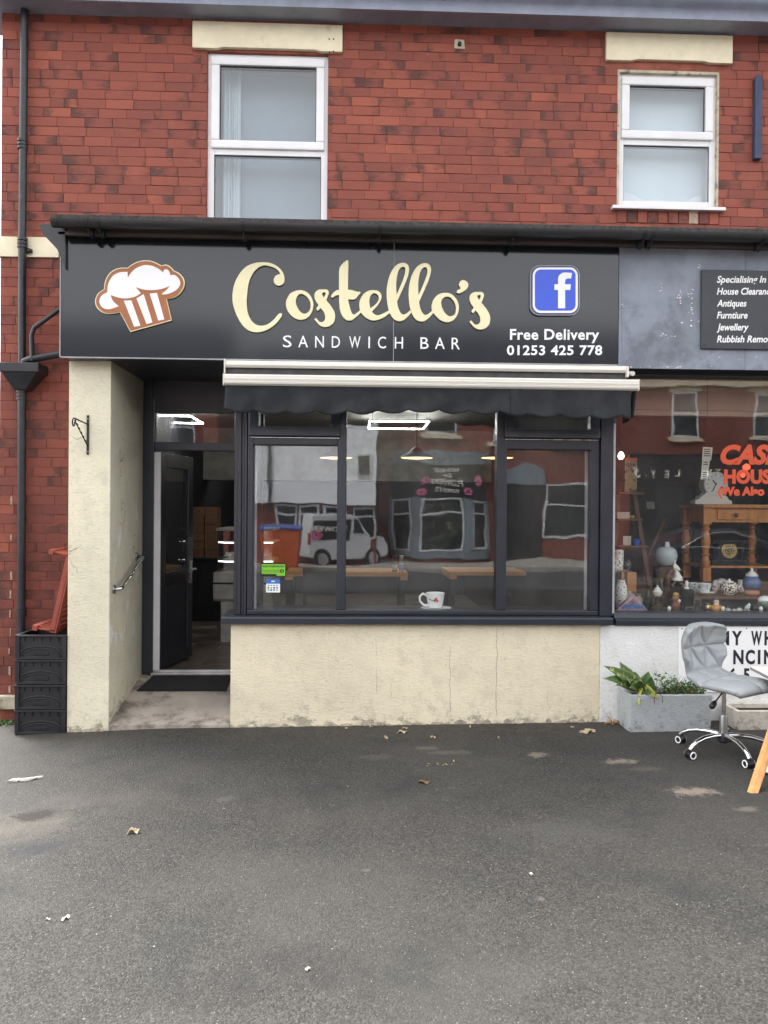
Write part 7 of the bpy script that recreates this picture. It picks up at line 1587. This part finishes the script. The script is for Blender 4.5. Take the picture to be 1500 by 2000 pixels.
for s_, v, wd, hg in (('HOUSE', 922, 52, 8), ('OF', 934, 20, 7), ('FLOWERS', 949, 72, 11), ('FLORISTS', 962, 52, 7)): far_text(s_, 872, v, wd, hg, M['ivory'], yb+br*.62+.03, fs)
for u, v in ((828, 940), (824, 962), (916, 958), (936, 940)):
    p = RF(u, v, Yv-1); b = MB()
    for k in range(6): b.disc((p.x+.09*math.cos(k*1.05), yb+br*.60, p.z+.09*math.sin(k*1.05)), (0, 1, 0), .055, .02+.002*k, 8)
    b.build('flower', M['pink'], fs)
# second shop window and the long name board further right
p, q_ = RF(1062, 1052, Yv), RF(1160, 945, Yv); far_window(t, p.x, q_.x, p.z, q_.z, yb+.001, False, .62)
b = MB(); p, q_ = RF(985, 1050, Yv), RF(1060, 945, Yv); b.box(p.x, q_.x, yb+.001, yb+.06, RZ, q_.z); b.build('shop_door', M['florist_black'], t)
b = MB(); p, q_ = RF(985, 945, Yv), RF(1060, 912, Yv); b.prism([(p.x, p.z), (q_.x, p.z), (q_.x, q_.z-.1), ((p.x+q_.x)/2, q_.z+.15), (p.x, q_.z-.1)], yb+.001, yb+.12); b.build('arched_hood', M['blue_grey_paint'], t)
ls = thing('name_board', 'long black shop name board with spaced pale capitals across the road', 'sign', (RF(1380, 920, Yv).x, yb, RF(1380, 920, Yv).z))
p, q_ = RF(1230, 945, Yv), RF(1700, 890, Yv); b = MB(); b.box(p.x, q_.x, yb+.001, yb+.1, p.z, q_.z); b.build('board', M['florist_black'], ls)
p2 = RF(1230, 1120, Yv); b = MB(); b.box(p.x, q_.x, yb+.001, yb+.05, RZ, p.z-.002); b.build('shop_window', M['far_glass'], ls)
for chr_, u in (("S", 1261), ("'", 1278), ("Y", 1294), ("E", 1322), ("L", 1346), ("T", 1428), ("N", 1408)): far_text(chr_, u, 929, 9 if chr_ != "'" else 2, 17 if chr_ != "'" else 6, M['ivory'], yb+.13, ls)
# white van by the far kerb
M['van_white'] = mat('white_van_paint', srgb(206, 208, 212), .25, var=.02); M['tyre'] = mat('tyre_rubber', srgb(28, 28, 30), .8)
Yv2 = 25.2; vy = 2*YG-Yv2; xr_ = RF(598, 1060, Yv2).x; Lx = 2.8
v = thing('white_van', 'small white florist van parked by the far kerb, mirrored in the left shop pane', 'van', (xr_+Lx/2, vy, RZ))
X = lambda f: xr_+Lx*f
pr = [(0, .35), (.0, .75), (.02, 1.3), (.06, 1.68), (.10, 1.74), (.52, 1.74), (.60, 1.66), (.72, 1.14), (.97, .95), (1, .75), (1, .35), (.86, .3), (.14, .3)]
b = MB(); b.prism([(X(f), RZ+h) for f, h in pr], vy-1.6, vy); b.build('body', M['van_white'], v, bevel=.05)
b = MB(); b.prism([(X(.545), RZ+1.12), (X(.68), RZ+1.12), (X(.60), RZ+1.56), (X(.545), RZ+1.58)], vy+.001, vy+.02); b.build('window', M['far_glass'], v)
b = MB(); b.prism([(X(.05), RZ+.92), (X(.5), RZ+.92), (X(.5), RZ+1.56), (X(.08), RZ+1.56)], vy+.001, vy+.015); b.build('side_print', M['florist_black'], v)
far_text('FLOWERS', 640, 1032, 66, 8, M['ivory'], vy+.03, v)
b = MB()
for k in range(7): b.disc((X(.10)+.12*math.cos(k*.9), vy+.016+.002*k, RZ+1.12+.12*math.sin(k*.9)), (0, 1, 0), .09, .004, 8)
b.build('flower_print', M['pink'], v)
for f in (.17, .80):
    b = MB(); b.disc((X(f), vy-.06, RZ+.31), (0, 1, 0), .31, .2, 24); wq = b.build('wheel', M['tyre'], v); b = MB(); b.disc((X(f), vy+.045, RZ+.31), (0, 1, 0), .2, .02, 18); b.build('wheel_trim', M['alu'], wq)
b = MB(); b.box(X(0)-.02, X(0)+.06, vy-.12, vy+.01, RZ+.75, RZ+1.15); b.build('tail_light', mat('red_lens', srgb(170, 40, 36), .2), v)
v.rotation_euler.z = rad(-24)
# orange wheelie bin with blue lid
bxx = RF(508, 1100, 22.5).x; by = 2*YG-22.5; t = thing('waste_bin', 'large orange waste bin with a blue lid across the road, mirrored in the left pane', 'bin', (bxx+.6, by, RZ)); M['orange'] = mat('orange_plastic', srgb(198, 92, 46), .5); M['bin_blue'] = mat('blue_lid', srgb(64, 84, 150), .5)
b = MB(); b.hexa([(bxx+.08, by-.9, RZ+.15), (bxx+1.06, by-.9, RZ+.15), (bxx+1.06, by-.08, RZ+.15), (bxx+.08, by-.08, RZ+.15), (bxx, by-1, RZ+1.28), (bxx+1.14, by-1, RZ+1.28), (bxx+1.14, by, RZ+1.28), (bxx, by, RZ+1.28)]); b.build('body', M['orange'], t, bevel=.03)
b = MB(); b.prismx([(by+.03, RZ+1.281), (by+.03, RZ+1.33), (by-.5, RZ+1.42), (by-1.03, RZ+1.33), (by-1.03, RZ+1.281)], bxx-.03, bxx+1.17); b.build('lid', M['bin_blue'], t)
for dx in (.15, .98):
    b = MB(); b.disc((bxx+dx, by-.1, RZ+.09), (1, 0, 0), .085, .05, 14); b.build('wheel', M['tyre'], t)
# dark car
Yv3 = 17.8; cy = 2*YG-Yv3; M['car_dark'] = mat('dark_car_paint', srgb(44, 50, 60), .18, var=.03); c0 = RF(1262, 1060, Yv3).x; CL = 4.3
v = thing('dark_car', 'dark saloon car with bright window trim parked on the road, mirrored in the antiques window', 'car', (c0+CL/2, cy, RZ)); X = lambda f: c0+CL*f
b = MB(); b.prism([(X(f), RZ+h) for f, h in [(0, .4), (.0, .8), (.05, .97), (.16, 1.06), (.27, 1.34), (.38, 1.46), (.5, 1.47), (.6, 1.38), (.72, 1.05), (.95, .9), (1, .7), (1, .35), (.88, .25), (.12, .25)]], cy-1.75, cy); b.build('body', M['car_dark'], v, bevel=.06)
b = MB(); b.prism([(X(f), RZ+h) for f, h in [(.2, 1.03), (.7, 1.03), (.59, 1.32), (.5, 1.39), (.38, 1.38), (.29, 1.28)]], cy+.001, cy+.012); b.build('window', M['far_glass'], v)
b = MB(); b.tube([(X(f), cy+.015, RZ+h) for f, h in [(.2, 1.03), (.29, 1.29), (.38, 1.39), (.5, 1.4), (.59, 1.33), (.7, 1.03), (.2, 1.03)]], .012, 6); b.build('window_trim', M['chrome'], v)
for f in (.18, .81):
    b = MB(); b.disc((X(f), cy-.08, RZ+.33), (0, 1, 0), .33, .22, 24); wq = b.build('wheel', M['tyre'], v)
    b = MB(); b.disc((X(f), cy+.035, RZ+.33), (0, 1, 0), .06, .02, 12)
    for k in range(5): b.box(-.03, .03, cy+.028, cy+.045, 0, .24, Matrix.Translation((X(f), 0, RZ+.33)) @ Matrix.Rotation(rad(72*k), 4, 'Y'))
    b.tube([(X(f)+.24*math.cos(q*.3142), cy+.035, RZ+.33+.24*math.sin(q*.3142)) for q in range(21)], .02, 6); b.build('alloy_rim', M['alu'], wq)
b = MB(); b.box(X(.62), X(.66), cy+.0, cy+.16, RZ+1.02, RZ+1.13); b.build('door_mirror', M['car_dark'], v, bevel=.02)
# a further brick house to the left and trees behind
hx1 = RF(405, 900, 27).x; t = thing('far_brick_house', 'red brick house across the road beyond the white one', 'house', (hx1-4, 2*YG-27, RZ)); yy = 2*YG-27
b = MB(); b.box(hx1-9, hx1, yy-8, yy, RZ, 6.4); b.build('wall', M['far_brick'], t)
b = MB(); b.prismx([(yy+.4, 6.4), (yy-4, 9), (yy-8.4, 6.4)], hx1-9.3, hx1+.3); b.build('roof', M['roof_tile'], t)
for k in range(3): far_window(t, hx1-2-2.6*k, hx1-.8-2.6*k, 3.9, 5.4, yy+.001)
M['tree_leaf'] = leaf_material('far_tree_leaf', srgb(58, 78, 46), srgb(84, 104, 60), srgb(70, 92, 50))
def far_tree(x, y, h, lbl):
    t = thing('broadleaf_tree', lbl, 'tree', (x, y, RZ), group='trees behind the houses across the road'); rr = random.Random(int(x*10))
    b = MB(); b.tube([(x, y, RZ), (x+.1, y, h*.3), (x-.1, y+.1, h*.55)], [.25, .18, .08], 8)
    for k in range(5): a = k*1.26; b.tube([(x, y, h*.3), (x+h*.2*math.cos(a), y+h*.2*math.sin(a), h*.62)], [.1, .03], 6)
    b.build('trunk', M['dark_wood'], t)
    b = MB(); cl = [(rr.gauss(0, h*.14), rr.gauss(0, h*.14), h*rr.uniform(.42, .92)) for _ in range(16)]
    for k in range(2600):
        c_ = rr.choice(cl); p = Vector((x+c_[0]+rr.gauss(0, h*.07), y+c_[1]+rr.gauss(0, h*.07), c_[2]+rr.gauss(0, h*.06))); d = Vector((rr.gauss(0, 1), rr.gauss(0, 1), rr.gauss(0, 1))).normalized(); e = d.orthogonal().normalized(); s = rr.uniform(.1, .22)
        f = d.cross(e); vv = [b.bm.verts.new(p+q) for q in (e*s, f*s*.6, -e*s, -f*s*.6)]; b.face(vv)
    stuff(b.build('crown', M['tree_leaf'], t))
far_tree(-4.6, -26, 6.5, 'leafy tree behind the gap between the houses across the road')
far_tree(-8.5, -30, 8, 'tall leafy tree further left behind the houses across the road')
